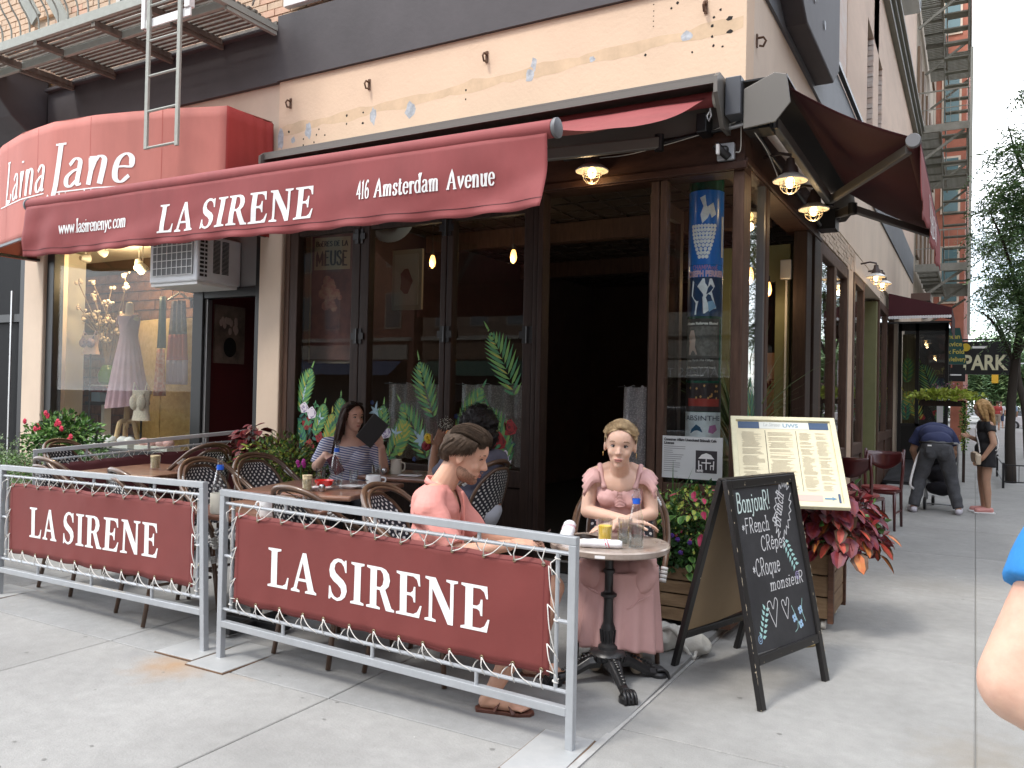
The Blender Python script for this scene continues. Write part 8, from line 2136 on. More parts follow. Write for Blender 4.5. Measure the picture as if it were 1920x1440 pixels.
# woman in striped top
def stripes(name,a,b,scale,axis='z'):
 m=bpy.data.materials.new(name);m.use_nodes=True;t=m.node_tree;bs=t.nodes['Principled BSDF'];bs.inputs['Roughness'].default_value=.8
 g=t.nodes.new('ShaderNodeNewGeometry');mp_=t.nodes.new('ShaderNodeMapping');mp_.inputs['Rotation'].default_value=(R_(6),R_(-10),0);t.links.new(g.outputs['Position'],mp_.inputs['Vector'])
 w=t.nodes.new('ShaderNodeTexWave');w.bands_direction='Z';w.inputs['Scale'].default_value=scale;w.inputs['Distortion'].default_value=.8;w.inputs['Detail Scale'].default_value=.4;t.links.new(mp_.outputs['Vector'],w.inputs['Vector'])
 r=t.nodes.new('ShaderNodeValToRGB');r.color_ramp.elements[0].position=.5;r.color_ramp.elements[1].position=.58;r.color_ramp.elements[0].color=(*a,1);r.color_ramp.elements[1].color=(*b,1)
 t.links.new(w.outputs['Fac'],r.inputs['Fac']);t.links.new(r.outputs['Color'],bs.inputs['Base Color']);return m
def striped():
 ox,oy,oz=-4.5,5.26,.055
 t=thing('person','dark haired woman in a blue and white striped top holding a black tablet','person',(ox,oy,oz))
 B=frame(ox,oy,oz,R_(-48));H=frame(*B.p(.075,.01,1.235),R_(-18),R_(2));k=.98;c,e=B.c,B.e
 P=head_prims(H,k)+[cap(H.p(-.02,0,-.06),.05,B.p(.02,0,1.07),.056),e((0.,0,.98),(.105,.165,.1)),e((0.,0,.84),(.11,.16,.16)),e((0,0,.6),(.15,.18,.14))]
 eR,wR,eL,wL=(.04,-.27,.83),(.24,-.2,.935),(.1,.27,.8),(.27,.235,1.)
 P+=[c((0,-.07,1.04),.045,(0,-.18,1.01),.055),c((0,-.18,1.01),.05,eR,.044),c(eR,.044,wR,.028),c((0,.07,1.04),.045,(0,.18,1.01),.055),c((0,.18,1.01),.05,eL,.044),c(eL,.044,wL,.028)]
 P+=hand_prims(hframe(B.p(*wR),B.p(.33,-.13,.88),(.2,-.6,1)),.92,(.5,.6,.6,.7),side=1)
 P+=hand_prims(hframe(B.p(*wL),B.p(.31,.17,1.09),(.9,-.5,.2)),.92,(.5,.5,.5,.5),side=-1)
 for s in(1,-1):P+=[c((.03,.09*s,.54),.09,(.42,.12*s,.5),.065),c((.42,.12*s,.5),.06,(.36,.12*s,.1),.04),c((.36,.12*s,.06),.036,(.46,.12*s,.035),.03)]
 addmesh('body',fuse(P,.006,3,face_warp(H,k)),skinm('skin_light',(.64,.4,.31)),t)
 face_parts(t,H,k,H_db,m_lip,.02)
 hp=[H.e((-.022*k,0,.036*k),(.104,.09,.094)),H.e((-.075,0,-.02),(.055,.082,.09))]
 hp+=strands(H,[[(-.02,.08,.06),(-.04,.094,-.02),(-.05,.1,-.12),(-.05,.095,-.22)],[(-.02,-.08,.06),(-.035,-.096,-.02),(-.05,-.11,-.13),(-.07,-.12,-.25),(-.08,-.13,-.32)],[(-.08,0,.05),(-.11,-.02,-.05),(-.12,-.04,-.18),(-.12,-.06,-.3)],[(-.08,.04,.04),(-.11,.04,-.06),(-.11,.04,-.18)],[(-.06,-.06,.04),(-.09,-.08,-.06),(-.1,-.1,-.2),(-.1,-.12,-.3)],[(.03,-.075,.06),(.01,-.09,0.),(-.01,-.095,-.08),(-.04,-.11,-.2)]],4,.017,5)
 me=fuse(hp,.007,2,fold(.004,30,2));cut(me,lambda q:(q.x>.045 and q.z<.088)or(q.x>.02 and abs(q.y)<.066 and q.z<.06),H);addmesh('hair',me,H_db,t)
 g=[[(.06,0.,.105),(.055,-.05,.075),(.03,-.088,.02),(.005,-.1,-.07),(-.03,-.11,-.2)],[(.05,.01,.11),(.02,-.06,.09),(-.02,-.095,.02),(-.05,-.11,-.1),(-.08,-.12,-.28)],[(.04,.01,.115),(-.05,-.05,.1),(-.1,-.06,.02),(-.12,-.07,-.12),(-.12,-.08,-.3)],[(.05,.02,.108),(.03,.07,.07),(0.,.092,0.),(-.03,.1,-.1),(-.05,.1,-.2)]]
 finehair(t,H,g,420,H_db,8,1,.014,.0013)
 mb=MB()
 for s in(1,-1):mb.ell(H.p(.045,.034*s,.112),(.006,.027,.018),H.R@Matrix.Rotation(R_(-55),3,'Y'))
 mb.tube([H.p(.045,-.06,.105),H.p(.052,0,.12),H.p(.045,.06,.105),H.p(-.03,.088,.05)],.003,5);mb.tube([H.p(.045,-.06,.105),H.p(-.03,-.088,.05)],.003,5);mb.build('sunglasses',m_black,t,smooth=True,kind='stuff')
 m_st=stripes('striped_jersey',(.62,.63,.68),(.075,.1,.26),17)
 D=[e((0.,0,.965),(.12,.185,.105)),e((0.,0,.84),(.132,.182,.17)),e((0,0,.68),(.15,.19,.14)),e((.07,.07,.9),(.075,.08,.075)),e((.07,-.07,.9),(.075,.08,.075))]
 for s,E_ in((-1,eR),(1,eL)):D+=[c((0,.1*s,1.01),.062,(0,.19*s,.995),.072),c((0,.19*s,.995),.07,tuple(Vector((0,.19*s,.995)).lerp(Vector(E_),.92)),.068,True)]
 me=fuse(D,.007,3,fold(.008,13,3));cut(me,lambda q:q.z>1.025-.25*max(0,q.x)and abs(q.y)<.125 or q.z>1.085,B);addmesh('striped_top',me,m_st,t)
 m_tr=mat('dark_trousers',(.02,.022,.03),.8)
 addmesh('trousers',fuse([e((0,0,.57),(.16,.19,.12))]+[c((.03,.09*s,.545),.1,(.42,.12*s,.505),.075)for s in(1,-1)]+[c((.42,.12*s,.505),.07,(.36,.12*s,.14),.055,True)for s in(1,-1)],.01,3),m_tr,t)
 mb=MB();mb.tube([B.p(.22+.028*math.cos(q*PI/5),.245+0.,.95+.028*math.sin(q*PI/5))for q in range(10)],.005,5,closed=True);mb.build('bracelet',mat('wooden_bead',(.2,.1,.06),.5),t,smooth=True)
 tb=thing('tablet','black tablet held up by the woman in stripes','tablet',B.p(.33,.16,1.12));mb=MB();mb.obox(B.p(.345,.155,1.135),(.012,.155,.235),frame(0,0,0,R_(-62)).R@Matrix.Rotation(R_(-38),3,'X'));mb.build('tablet_body',m_black,tb,bevel=.006)
 wl=thing('wallet_case','dark purple phone case in the striped woman\'s lowered hand','phone case',B.p(.32,-.12,.88));mb=MB();mb.obox(B.p(.345,-.125,.865),(.016,.08,.15),frame(0,0,0,R_(-50)).R@Matrix.Rotation(R_(32),3,'X'));mb.build('case_body',mat('plum_leather',(.07,.012,.03),.5),wl,bevel=.005)
striped()
# woman with black curly hair
def curly():
 ox,oy,oz=-3.24,5.2,.05
 t=thing('person','woman with black curly hair in a slate blue shirt seen from behind by the window','person',(ox,oy,oz))
 B=frame(ox,oy,oz,R_(150));H=frame(*B.p(.04,0,1.2),R_(165));c,e=B.c,B.e
 P=head_prims(H,1.)+[cap(H.p(-.02,0,-.06),.055,B.p(0.,0,1.03),.06),e((-0.,0,.94),(.115,.175,.11)),e((0.,0,.8),(.125,.17,.16)),e((-.02,0,.6),(.16,.2,.14))]
 eL,wL,eR,wR=(.22,.25,.8),(.44,.13,1.02),(.2,-.25,.8),(.42,-.1,.86)
 for s,E_,W_ in((1,eL,wL),(-1,eR,wR)):P+=[c((0,.07*s,1.),.05,(0,.18*s,.97),.058),c((0,.18*s,.97),.055,E_,.045),c(E_,.044,W_,.028)]
 P+=hand_prims(hframe(B.p(*wL),B.p(.46,.08,1.12),(-.5,.5,0)),.95,(.3,.4,.5,.5),side=-1);P+=hand_prims(hframe(B.p(*wR),B.p(.52,-.05,.84),(0,0,1)),.9,(.3,.3,.3,.3),side=1)
 for s in(1,-1):P+=[c((0.,.1*s,.54),.095,(.42,.12*s,.5),.07),c((.42,.12*s,.5),.065,(.36,.12*s,.1),.04),c((.36,.12*s,.06),.036,(.46,.12*s,.035),.03)]
 addmesh('body',fuse(P,.007,3,face_warp(H)),S_b,t);face_parts(t,H,1.,H_bk)
 rd_=random.Random(9);hp=[H.e((-.04,0,.03),(.135,.135,.125)),H.e((-.07,0,-.07),(.12,.14,.11))]
 for k_ in range(150):
  a,b=rd_.uniform(0,2*PI),rd_.uniform(-1.1,1.5);o=Vector((math.cos(a)*math.cos(b),math.sin(a)*math.cos(b),math.sin(b)))
  if o.x>.62 and o.z<.55:continue
  hp.append(H.e((-.045+o.x*.135,o.y*.14,-.015+o.z*(.165 if o.z>0 else .17)),(rd_.uniform(.016,.028),)*3))
 me=fuse(hp,.007,1,fold(.008,45,6));cut(me,lambda q:q.x>.055 and q.z<.075 and abs(q.y)<.075,H);addmesh('hair',me,H_bk,t)
 mb=MB()
 for k_ in range(420):
  a,b=rd_.uniform(0,2*PI),rd_.uniform(-1.1,1.5);o=Vector((math.cos(a)*math.cos(b),math.sin(a)*math.cos(b),math.sin(b)))
  if o.x>.6 and o.z<.5:continue
  cc=Vector((-.045+o.x*.15,o.y*.155,-.015+o.z*.178));r_=rd_.uniform(.006,.012);ax=o.orthogonal().normalized();ay=o.cross(ax)
  mb.tube([H.p(*(cc+(ax*math.cos(q*.9)+ay*math.sin(q*.9))*r_+o*q*.003))for q in range(9)],.0013,3)
 mb.build('curls',H_bk,t,smooth=True,kind='stuff')
 D=[e((0,0,.93),(.13,.195,.125)),e((0,0,.8),(.145,.188,.17)),e((-.02,0,.66),(.15,.19,.12)),c((0,0,.98),.085,(0,0,1.02),.075)]
 for s,E_ in((1,eL),(-1,eR)):D+=[c((0,.08*s,.98),.066,(0,.19*s,.96),.074),c((0,.19*s,.96),.072,tuple(Vector((0,.19*s,.96)).lerp(Vector(E_),.7)),.064,True)]
 me=fuse(D,.008,3,fold(.01,11,8));cut(me,lambda q:q.z>1.045,B);addmesh('shirt',me,mat('slate_blue_cloth',(.105,.105,.145),.85,bump=.3,bscale=40),t)
 addmesh('trousers',fuse([e((-.03,0,.58),(.165,.2,.13))]+[c((0.,.1*s,.55),.11,(.42,.12*s,.505),.08)for s in(1,-1)]+[c((.42,.12*s,.505),.075,(.36,.12*s,.12),.06,True)for s in(1,-1)],.01,3,fold(.008,12,3)),mat('pale_jeans',(.45,.47,.52),.85),t)
curly()
# man bending over the stroller
def bending():
 ox,oy=-.45,12.62
 t=thing('person','man in navy T-shirt and grey jeans bending deep over a stroller, seen from behind','person',(ox,oy,0))
 B=frame(ox,oy,0,R_(97));H=frame(*B.p(.56,.02,.98),R_(97),R_(70));c,e=B.c,B.e
 P=head_prims(H)+[cap(H.p(-.02,0,-.06),.055,B.p(.4,0,1.1),.065),e((.32,0,1.1),(.15,.2,.115)),e((.12,0,1.02),(.17,.18,.13)),e((-.04,0,.9),(.14,.18,.14))]
 for s in(1,-1):
  fy=.27*s;P+=[c((-.02,.09*s,.85),.1,(.06,.19*s,.48),.07),c((.06,.19*s,.48),.068,(-.03,fy,.1),.042),c((-.05,fy,.06),.04,(.12,fy+.03*s,.04),.035)]
  P+=[c((.34,.19*s,1.08),.058,(.36,.265*s,.83),.046),c((.36,.265*s,.83),.044,(.5,.2*s,.62),.032)]
  P+=hand_prims(hframe(B.p(.5,.2*s,.62),B.p(.58,.15*s,.56),(0,0,1)),1,(.5,.5,.5,.5),side=-s)
 addmesh('body',fuse(P,.009,3),S_t,t);hp=[H.e((-.02,0,.03),(.1,.085,.1))];addmesh('hair',fuse(hp,.01,2),H_br,t)
 D=[e((.33,0,1.1),(.165,.225,.135)),e((.15,0,1.05),(.19,.215,.15)),e((-.01,0,.985),(.145,.2,.125))]+[c((.33,.17*s,1.09),.085,(.35,.255*s,.92),.078,True)for s in(1,-1)]
 addmesh('t_shirt',fuse(D,.01,3,fold(.012,8,5)),mat('navy_cotton',(.022,.03,.085),.85,bump=.3),t)
 J=[e((-.03,0,.9),(.165,.195,.145)),e((-.11,.08,.83),(.075,.09,.1)),e((-.11,-.08,.83),(.075,.09,.1))]
 for s in(1,-1):J+=[c((-.02,.1*s,.83),.115,(.05,.19*s,.48),.088),c((.05,.19*s,.48),.088,(-.035,.27*s,.09),.07,True)]
 addmesh('jeans',fuse(J,.01,3,fold(.012,11,9)),mat('grey_denim',(.065,.068,.075),.85,var=.25,vscale=14,bump=.2),t)
 mb=MB();mb.tube([B.p(.02-.185*math.cos(a),.2*math.sin(a),.965+0.*math.cos(a))for a in[k_*PI/12 for k_ in range(-12,12)]],.016,6,closed=True);mb.build('belt',m_black,t,smooth=True)
 mb=MB();mb.obox(B.p(-.178,.09,.88),(.012,.1,.1),B.R);mb.obox(B.p(-.178,-.09,.88),(.012,.1,.1),B.R);mb.build('back_pocket',MATS['grey_denim'],t,bevel=.004,kind='stuff')
 mb=MB();mb.obox(B.p(-.187,.1,.93),(.006,.05,.02),B.R);mb.build('pocket_label',m_print,t)
 for s in(1,-1):addmesh('shoe',fuse([c((-.06,.27*s,.045),.045,(.14,.31*s,.038),.04)],.01,2),mat('white_sneaker',(.62,.6,.66),.6),t)
bending()
st=thing('stroller','dark folding stroller with grey wheels and long handle before the bending man','stroller',(-.35,13.15,0))
for x,y,r in((-.6,12.95,.09),(-.2,12.93,.09),(-.52,13.6,.075),(-.22,13.6,.075)):
 mb=MB();mb.lathe([(r*.8,-.02),(r,-.012),(r,.012),(r*.8,.02)],20,(x,y,r),Matrix.Rotation(R_(90),3,'Y'));w=mb.build('wheel',m_black,st,smooth='auto');mb=MB();mb.lathe([(r*.45,-.024),(r*.45,.024)],14,(x,y,r),Matrix.Rotation(R_(90),3,'Y'));mb.build('hub',m_alu,w,smooth='auto')
mb=MB()
for x in(-.6,-.2):mb.tube([(x,12.95,.09),(x,13.2,.5),(x,12.9,.95)],.012,6);mb.tube([(x,13.6,.09),(x,13.2,.5)],.012,6)
mb.tube([(-.6,12.9,.95),(-.2,12.9,.95)],.016,6);mb.tube([(-.6,12.95,.09),(-.2,12.95,.09)],.01,6);mb.build('tube_frame',m_alu,st,smooth=True,kind='stuff')
addmesh('seat_hood',fuse([elp((-.4,13.25,.48),(.2,.22,.16)),elp((-.4,13.35,.72),(.2,.16,.16)),elp((-.4,13.05,.3),(.19,.15,.1))],.012,3,fold(.02,8,2)),mat('stroller_black',(.014,.014,.02),.8),st)
mb=MB();mb.tube(catmull([(-.72,12.55,.32),(-.76,12.5,.4),(-.7,12.6,.7),(-.64,12.75,.86)],4),.016,8);mb.build('white_handle',m_print,st,smooth=True)
# woman with shoulder bag
def bagwoman():
 ox,oy=.14,13.15
 t=thing('person','standing woman with long golden hair in a black romper and pink sneakers','person',(ox,oy,0))
 B=frame(ox,oy,0,R_(195));H=frame(*B.p(.06,.02,1.44),R_(190),R_(24));c,e=B.c,B.e
 P=head_prims(H)+[cap(H.p(-.03,0,-.06),.048,B.p(0.,0,1.28),.055),e((0.,0,1.18),(.1,.16,.11)),e((.01,0,1.04),(.1,.14,.14)),e((0,0,.88),(.12,.165,.13))]
 for s in(1,-1):P+=[c((0,.085*s,.84),.088,(.02,.09*s,.46),.058),c((.02,.09*s,.46),.056,(0.,.09*s,.27),.052),c((0.,.09*s,.27),.05,(-.01,.1*s,.09),.034),c((-.02,.1*s,.05),.035,(.12,.11*s,.03),.03)]
 P+=[c((0,.16,1.22),.05,(-.03,.24,.97),.042),c((-.03,.24,.97),.04,(.1,.22,.76),.028),c((0,-.16,1.22),.05,(0.,-.2,.98),.042),c((0.,-.2,.98),.04,(.18,-.1,1.04),.028)]
 P+=hand_prims(hframe(B.p(.1,.22,.76),B.p(.16,.18,.7),(0,1,.3)),.9,(.5,.5,.5,.5),side=1)+hand_prims(hframe(B.p(.18,-.1,1.04),B.p(.24,-.04,1.06),(0,-1,.3)),.9,(.6,.6,.6,.6),side=-1)
 addmesh('body',fuse(P,.009,3),S_t,t);face_parts(t,H,1.,H_br)
 hp=[H.e((-.022,0,.036),(.104,.09,.094)),H.e((-.08,0,-.05),(.06,.09,.1))]+strands(H,[[(-.02,s*.085,.05),(-.01,s*.1,-.06),(.02,s*.11,-.17),(.05,s*.11,-.28)]for s in(1,-1)]+[[(-.08,y,.02),(-.085,y,-.1),(-.05,y*1.3,-.2),(0.,y*1.4,-.3)]for y in(-.06,-.02,.03,.07)]+[[(.04,s*.07,.06),(.05,s*.085,-.04),(.04,s*.09,-.15)]for s in(1,-1)],4,.02,2)
 me=fuse(hp,.01,2,fold(.006,25,1));cut(me,lambda q:q.x>.055 and q.z<.08 and abs(q.y)<.06,H);addmesh('hair',me,H_gd,t)
 D=[e((0,0,1.18),(.115,.172,.12)),e((.01,0,1.04),(.112,.155,.15)),e((0,0,.88),(.135,.178,.14))]+[c((0,.085*s,.84),.105,(.01,.095*s,.64),.115,True)for s in(1,-1)]+[c((0,.15*s,1.21),.064,(-.01,.2*s,1.12),.064,True)for s in(1,-1)]
 me=fuse(D,.01,3,fold(.01,12,6));cut(me,lambda q:q.z>1.27,B);addmesh('romper',me,mat('black_jersey',(.012,.012,.014),.8),t)
 for s in(1,-1):
  o=addmesh('sneaker',fuse([c((-.04,.1*s,.045),.042,(.13,.115*s,.036),.038)],.01,2),mat('pink_sneaker',(.6,.27,.24),.6),t);mb=MB();mb.obox(B.p(.045,.107*s,.01),(.27,.085,.018),B.R);mb.build('sole',m_print,o,bevel=.006)
 bgx=thing('shoulder_bag','cream leather shoulder bag with white strap across the standing woman','bag',B.p(.12,.16,.72))
 mb=MB();mb.obox(B.p(.16,.15,.76),(.07,.24,.15),B.R@Matrix.Rotation(R_(-8),3,'X'));mb.build('bag_body',mat('cream_leather',(.58,.48,.36),.5),bgx,bevel=.02)
 mb=MB();mb.obox(B.p(.198,.15,.79),(.006,.23,.09),B.R);mb.build('flap',mat('cream_flap',(.52,.42,.31),.5),bgx,bevel=.003)
 mb=MB();pts=catmull([B.p(.14,.24,.84),B.p(.13,.12,.98),B.p(.125,-.02,1.14),B.p(.06,-.1,1.27),B.p(-.06,-.1,1.26),B.p(-.12,0.,1.1),B.p(-.1,.14,.88),B.p(.12,.05,.84)],5)
 for i in range(len(pts)-1):mb.bar(pts[i],pts[i+1],.028,.006,up=(pts[i]-B.p(0,0,1.1)))
 mb.build('strap',m_print,bgx,kind='stuff')
bagwoman()
# passer-by whose arm enters at the right
def passer():
 t=thing('person','passer-by in a bright blue T-shirt, bare elbow showing at the right picture edge','person',(.48,1.28,0))
 B=frame(.5,1.3,0,R_(-60));H=frame(*B.p(.02,0,1.62),R_(-60));c,e=B.c,B.e
 SHd,EL,WR=Vector((.155,1.2,1.415)),Vector((.05,1.115,1.18)),Vector((.27,1.05,1.1))
 P=head_prims(H)+[cap(H.p(-.02,0,-.06),.058,B.p(0,0,1.45),.065),e((0,0,1.33),(.12,.19,.14)),e((0,0,1.12),(.12,.17,.18)),e((0,0,.92),(.13,.18,.15)),cap(B.p(0,-.08,1.42),.06,SHd,.064),cap(SHd,.06,EL,.047),cap(EL,.046,EL.lerp(WR,.4),.048),cap(EL.lerp(WR,.4),.048,WR,.03)]
 P+=hand_prims(hframe(WR,WR+Vector((.08,-.05,0)),(0,0,1)),1,(.6,.6,.6,.6),side=1)
 P+=[c((0,.18,1.42),.062,(-.02,.26,1.13),.048),c((-.02,.26,1.13),.046,(.05,.27,.88),.032)]+hand_prims(hframe(B.p(.05,.27,.88),B.p(.08,.27,.78),(0,1,0)),1,(.3,.3,.3,.3),side=1)
 for s in(1,-1):P+=[c((0,.09*s,.88),.095,(.02,.1*s,.48),.065),c((.02,.1*s,.48),.062,(-.01,.11*s,.09),.04),c((-.03,.11*s,.05),.04,(.14,.12*s,.04),.035)]
 addmesh('body',fuse(P,.007,3),mat('skin_sunburnt',(.54,.31,.23),.55,var=.12,vscale=16,sss=.12,bump=.12,bscale=60,rgb2=(.62,.41,.31),spec=.3),t);face_parts(t,H,1.,H_br);addmesh('hair',fuse([H.e((-.025,0,.035),(.1,.085,.095))],.01,2),H_br,t)
 D=[e((0,0,1.33),(.135,.21,.155)),e((0,0,1.12),(.14,.19,.19)),e((0,0,.96),(.145,.195,.12)),cap(B.p(0,-.09,1.42),.075,SHd,.078),cap(SHd,.076,SHd.lerp(EL,.62),.066,True),c((0,.09,1.42),.07,(0,.19,1.41),.076),c((0,.19,1.41),.075,(-.01,.225,1.26),.07,True)]
 me=fuse(D,.007,3,fold(.008,14,4));cut(me,lambda q:q.z>1.475,B);addmesh('t_shirt',me,mat('bright_blue_cotton',(.02,.19,.48),.85,bump=.2),t)
 addmesh('jeans',fuse([e((0,0,.92),(.14,.19,.14))]+[c((0,.09*s,.88),.11,(0,.11*s,.1),.075,True)for s in(1,-1)],.012,3),mat('blue_denim',(.03,.05,.1),.85),t)
 for s in(1,-1):addmesh('shoe',fuse([c((-.05,.11*s,.045),.045,(.15,.12*s,.04),.04)],.012,2),m_black,t)
passer()
# ENTRANCE VESTIBULE AND DECK
deck=thing('entrance_deck','dark plank deck before the glazed side entrance','deck',(-1.2,16.7,0))
mb=None
for k in range(20):
 y0=16.65+k*.14
 z=.06+.012*k
 o=MB().box(SX+.01,-.5-.01*(k%3),y0,y0+.13,z-.05,z).build('plank',mat('deck_plank',(.035,.035,.038),.6,var=.3,vscale=6),deck)
bx('deck_edge',m_black,SX+.01,-.49,16.6,16.645,0.,.065,parent=deck)
ve=thing('glass_vestibule','black framed glass entrance with painted ferns at the far end of the side wall','entrance',(-1.,19.5,0))
VY=19.5
for x in(SX+.02,-1.12,-.56):bx('frame_post',m_black,x,x+.07,VY,VY+.08,.25,3.25,parent=ve)
bx('frame_head',m_black,SX+.02,-.49,VY,VY+.08,3.05,3.25,parent=ve);bx('bulkhead_panel',m_dark,SX+.09,-.56,VY+.01,VY+.06,.25,1.,parent=ve);bx('frame_rail',m_black,SX+.09,-.56,VY,VY+.07,1.,1.06,parent=ve)
bx('entrance_pane',m_glass,SX+.09,-.56,VY+.03,VY+.036,1.06,3.05,parent=ve);bx('side_pane',m_glass,-.5,-.494,VY+.08,VY+2,.4,3.2,parent=ve);bx('inner_curtain',mat('olive_drape',(.2,.17,.1),.8,var=.3,vscale=9,stretch=(6,1,.2)),SX+.09,-1.1,VY+.3,VY+.33,.3,3.,parent=ve)
bx('back_shade',m_dark,SX+.01,-.5,VY+2,VY+2.1,.2,3.3,parent=ve)
P=Paint(flat_y(VY+.0285));P.fern(-1.3,1.9,R_(80),.6);P.fern(-.75,1.5,R_(100),.9,n=14);P.fern(-1.,1.1,R_(110),.75,C_G2,C_G3);P.fern(-1.3,1.1,R_(85),.5,C_G4,C_G1);P.fern(-.7,1.1,R_(70),.5);P.rose(-1.28,1.35,.07,C_R,C_RD);P.rose(-.98,1.2,.06,C_R,C_RD);P.rose(-.72,1.3,.06,C_R,C_RD);P.done(ve)
bx('door_notice',m_print,-.7,-.58,VY-.006,VY-.001,1.1,1.85,parent=ve)
hv=thing('hanging_vine','lime green sweet potato vine spilling from a shelf by the entrance','plant',(-.6,18.,1.6))
bx('shelf_box',m_wood,-.95,-.15,17.9,18.1,1.45,1.56,parent=hv);bx('shelf_leg',m_wood,(-.2,-.15,17.9,18.1,0.,1.45),parent=hv)
fillmass('lime_leaves','',(-.52,17.85,1.66),(.6,.16,.1),700,[L_lm,mat('leaf_lime',(.35,.45,.05),.5)],.075,91,hv,W=.8);fillmass('trailing_leaves','',(-.17,17.85,1.15),(.07,.07,.55),460,[L_lg,L_lm,L_gr],.05,92,hv,low=-1.2);fillmass('pink_flowers','',(-.45,18.,1.82),(.28,.1,.1),180,[mat('petal_dusky',(.35,.14,.22),.6),L_gr],.04,93,hv)
# FAR STOREFRONTS
m_rb=mat('red_brick_far',(.34,.12,.075),.85,var=.2,vscale=2)
def block(name,lab,x0,x1,y0,y1,h,m,rows,face='y',wx=None,glassm=None,z0=4.5,dz=3.6,ww=1.,wh=1.7,trim=None):
 t=thing(name,lab,'building',((x0+x1)/2,(y0+y1)/2,0))
 bx('wall',m,x0,x1,y0,y1,0,h,parent=t);trim=trim or m_stucco2;glassm=glassm or mat('sky_pane',(.1,.17,.18),.15)
 for r in range(rows):
  z=z0+r*dz
  for q in wx:
   if face=='y':f=bx('window',trim,q-ww/2,q+ww/2,y0-.06,y0-.001,z,z+wh,parent=t);bx('pane',glassm,q-ww/2+.08,q+ww/2-.08,y0-.09,y0-.061,z+.08,z+wh-.08,parent=f)
   elif face=='+y':f=bx('window',trim,q-ww/2,q+ww/2,y1+.001,y1+.06,z,z+wh,parent=t);bx('pane',glassm,q-ww/2+.08,q+ww/2-.08,y1+.061,y1+.09,z+.08,z+wh-.08,parent=f)
   else:f=bx('window',trim,x0-.06,x0-.001,q-ww/2,q+ww/2,z,z+wh,parent=t);bx('pane',glassm,x0-.09,x0-.061,q-ww/2+.08,q+ww/2-.08,z+.08,z+wh-.08,parent=f)
 return t
block('brick_building','orange red brick building showing between the treads of the side fire escape',-14,-.42,37,60,30,m_rb,6,wx=(-.95,-2.6,-4.2),z0=5.5,ww=.7,wh=2.3)
t=block('rowhouse','pale stone rowhouse behind the side street fire escape',-14,SX-.02,24.42,36.9,18,mat('stone_far',(.4,.33,.25),.85,var=.2,vscale=2),0,wx=())
for k,y in enumerate((25.6,27.6,29.8,31.6,33.8)):
 for z in(5.6,9.4,13.2):bx('window_casing',mat('brown_casing',(.2,.13,.08),.7),SX-.015,SX+.05,y-.5,y+.5,z,z+2.,parent=t)
bx('shop_cornice',mat('brown_cornice',(.1,.055,.04),.6),(SX,SX+.45,23.6,24.4,4.15,4.35),(SX,SX+.35,23.6,24.4,3.75,4.14),parent=t)
bx('stone_pier',m_stucco2,SX,SX+.25,23.6,24.4,0,3.74,parent=t)
t=thing('shop_sign','dark green laundry awning reading Clean Service and Fold and Delivery','sign',(-.65,24.,3.))
mb=MB();mb.prism([(-1.3,2.55),(-.2,2.55),(-.36,3.5),(-1.3,3.5)],24.5,24.9,'y');mb.build('sign_body',mat('sign_green',(.008,.06,.05),.6),t)
for k,(s,z)in enumerate((('Dry Clean',3.22),('n Service',3.02),('sh & Fold',2.82),('up & Delivery',2.62))):sans_text(s,.12,lambda x,y,h:Vector((-.36+.05*k+x,24.496-h,z+y)),align='r',bold=.004,width=(.62,.6,.6,.66)[k]).build('sign_lettering',mat('sign_ochre',(.42,.36,.07),.6),t,fix=False)
t=thing('parking_sign','black hanging sign with yellow disc reading PARK','sign',(.2,33,3.1))
bx('sign_body',m_black,-.72,1.08,33.,33.2,2.55,3.7,parent=t);sans_text('PARK',.52,lambda x,y,h:Vector((.98+x,32.996-h,2.72+y)),align='r',width=1.35,bold=.02).build('sign_lettering',mat('sign_paleyellow',(.65,.62,.42),.6),t,fix=False)
mb=MB();mb.lathe([(.14,0),(.14,.02)],18,(-.3,32.99,3.5),Matrix.Rotation(R_(90),3,'X'));mb.build('yellow_disc',mat('sign_yellow',(.6,.42,.03),.6),t);mb=MB();mb.bar((-1.4,33.1,3.78),(1.1,33.1,3.78),.05);mb.build('sign_rod',m_black,t)
mb=MB();mb.box(-.1,.35,32.985,32.995,3.46,3.54);mb.build('sign_band',m_print,t)
t=thing('small_shop_sign','small black projecting shop sign left of the parking sign','sign',(-.6,27,2.4));bx('sign_body',m_black,-.85,-.25,27,27.1,2.15,2.55,parent=t);bx('sign_print',m_print,-.75,-.35,26.99,26.998,2.32,2.36,parent=t)
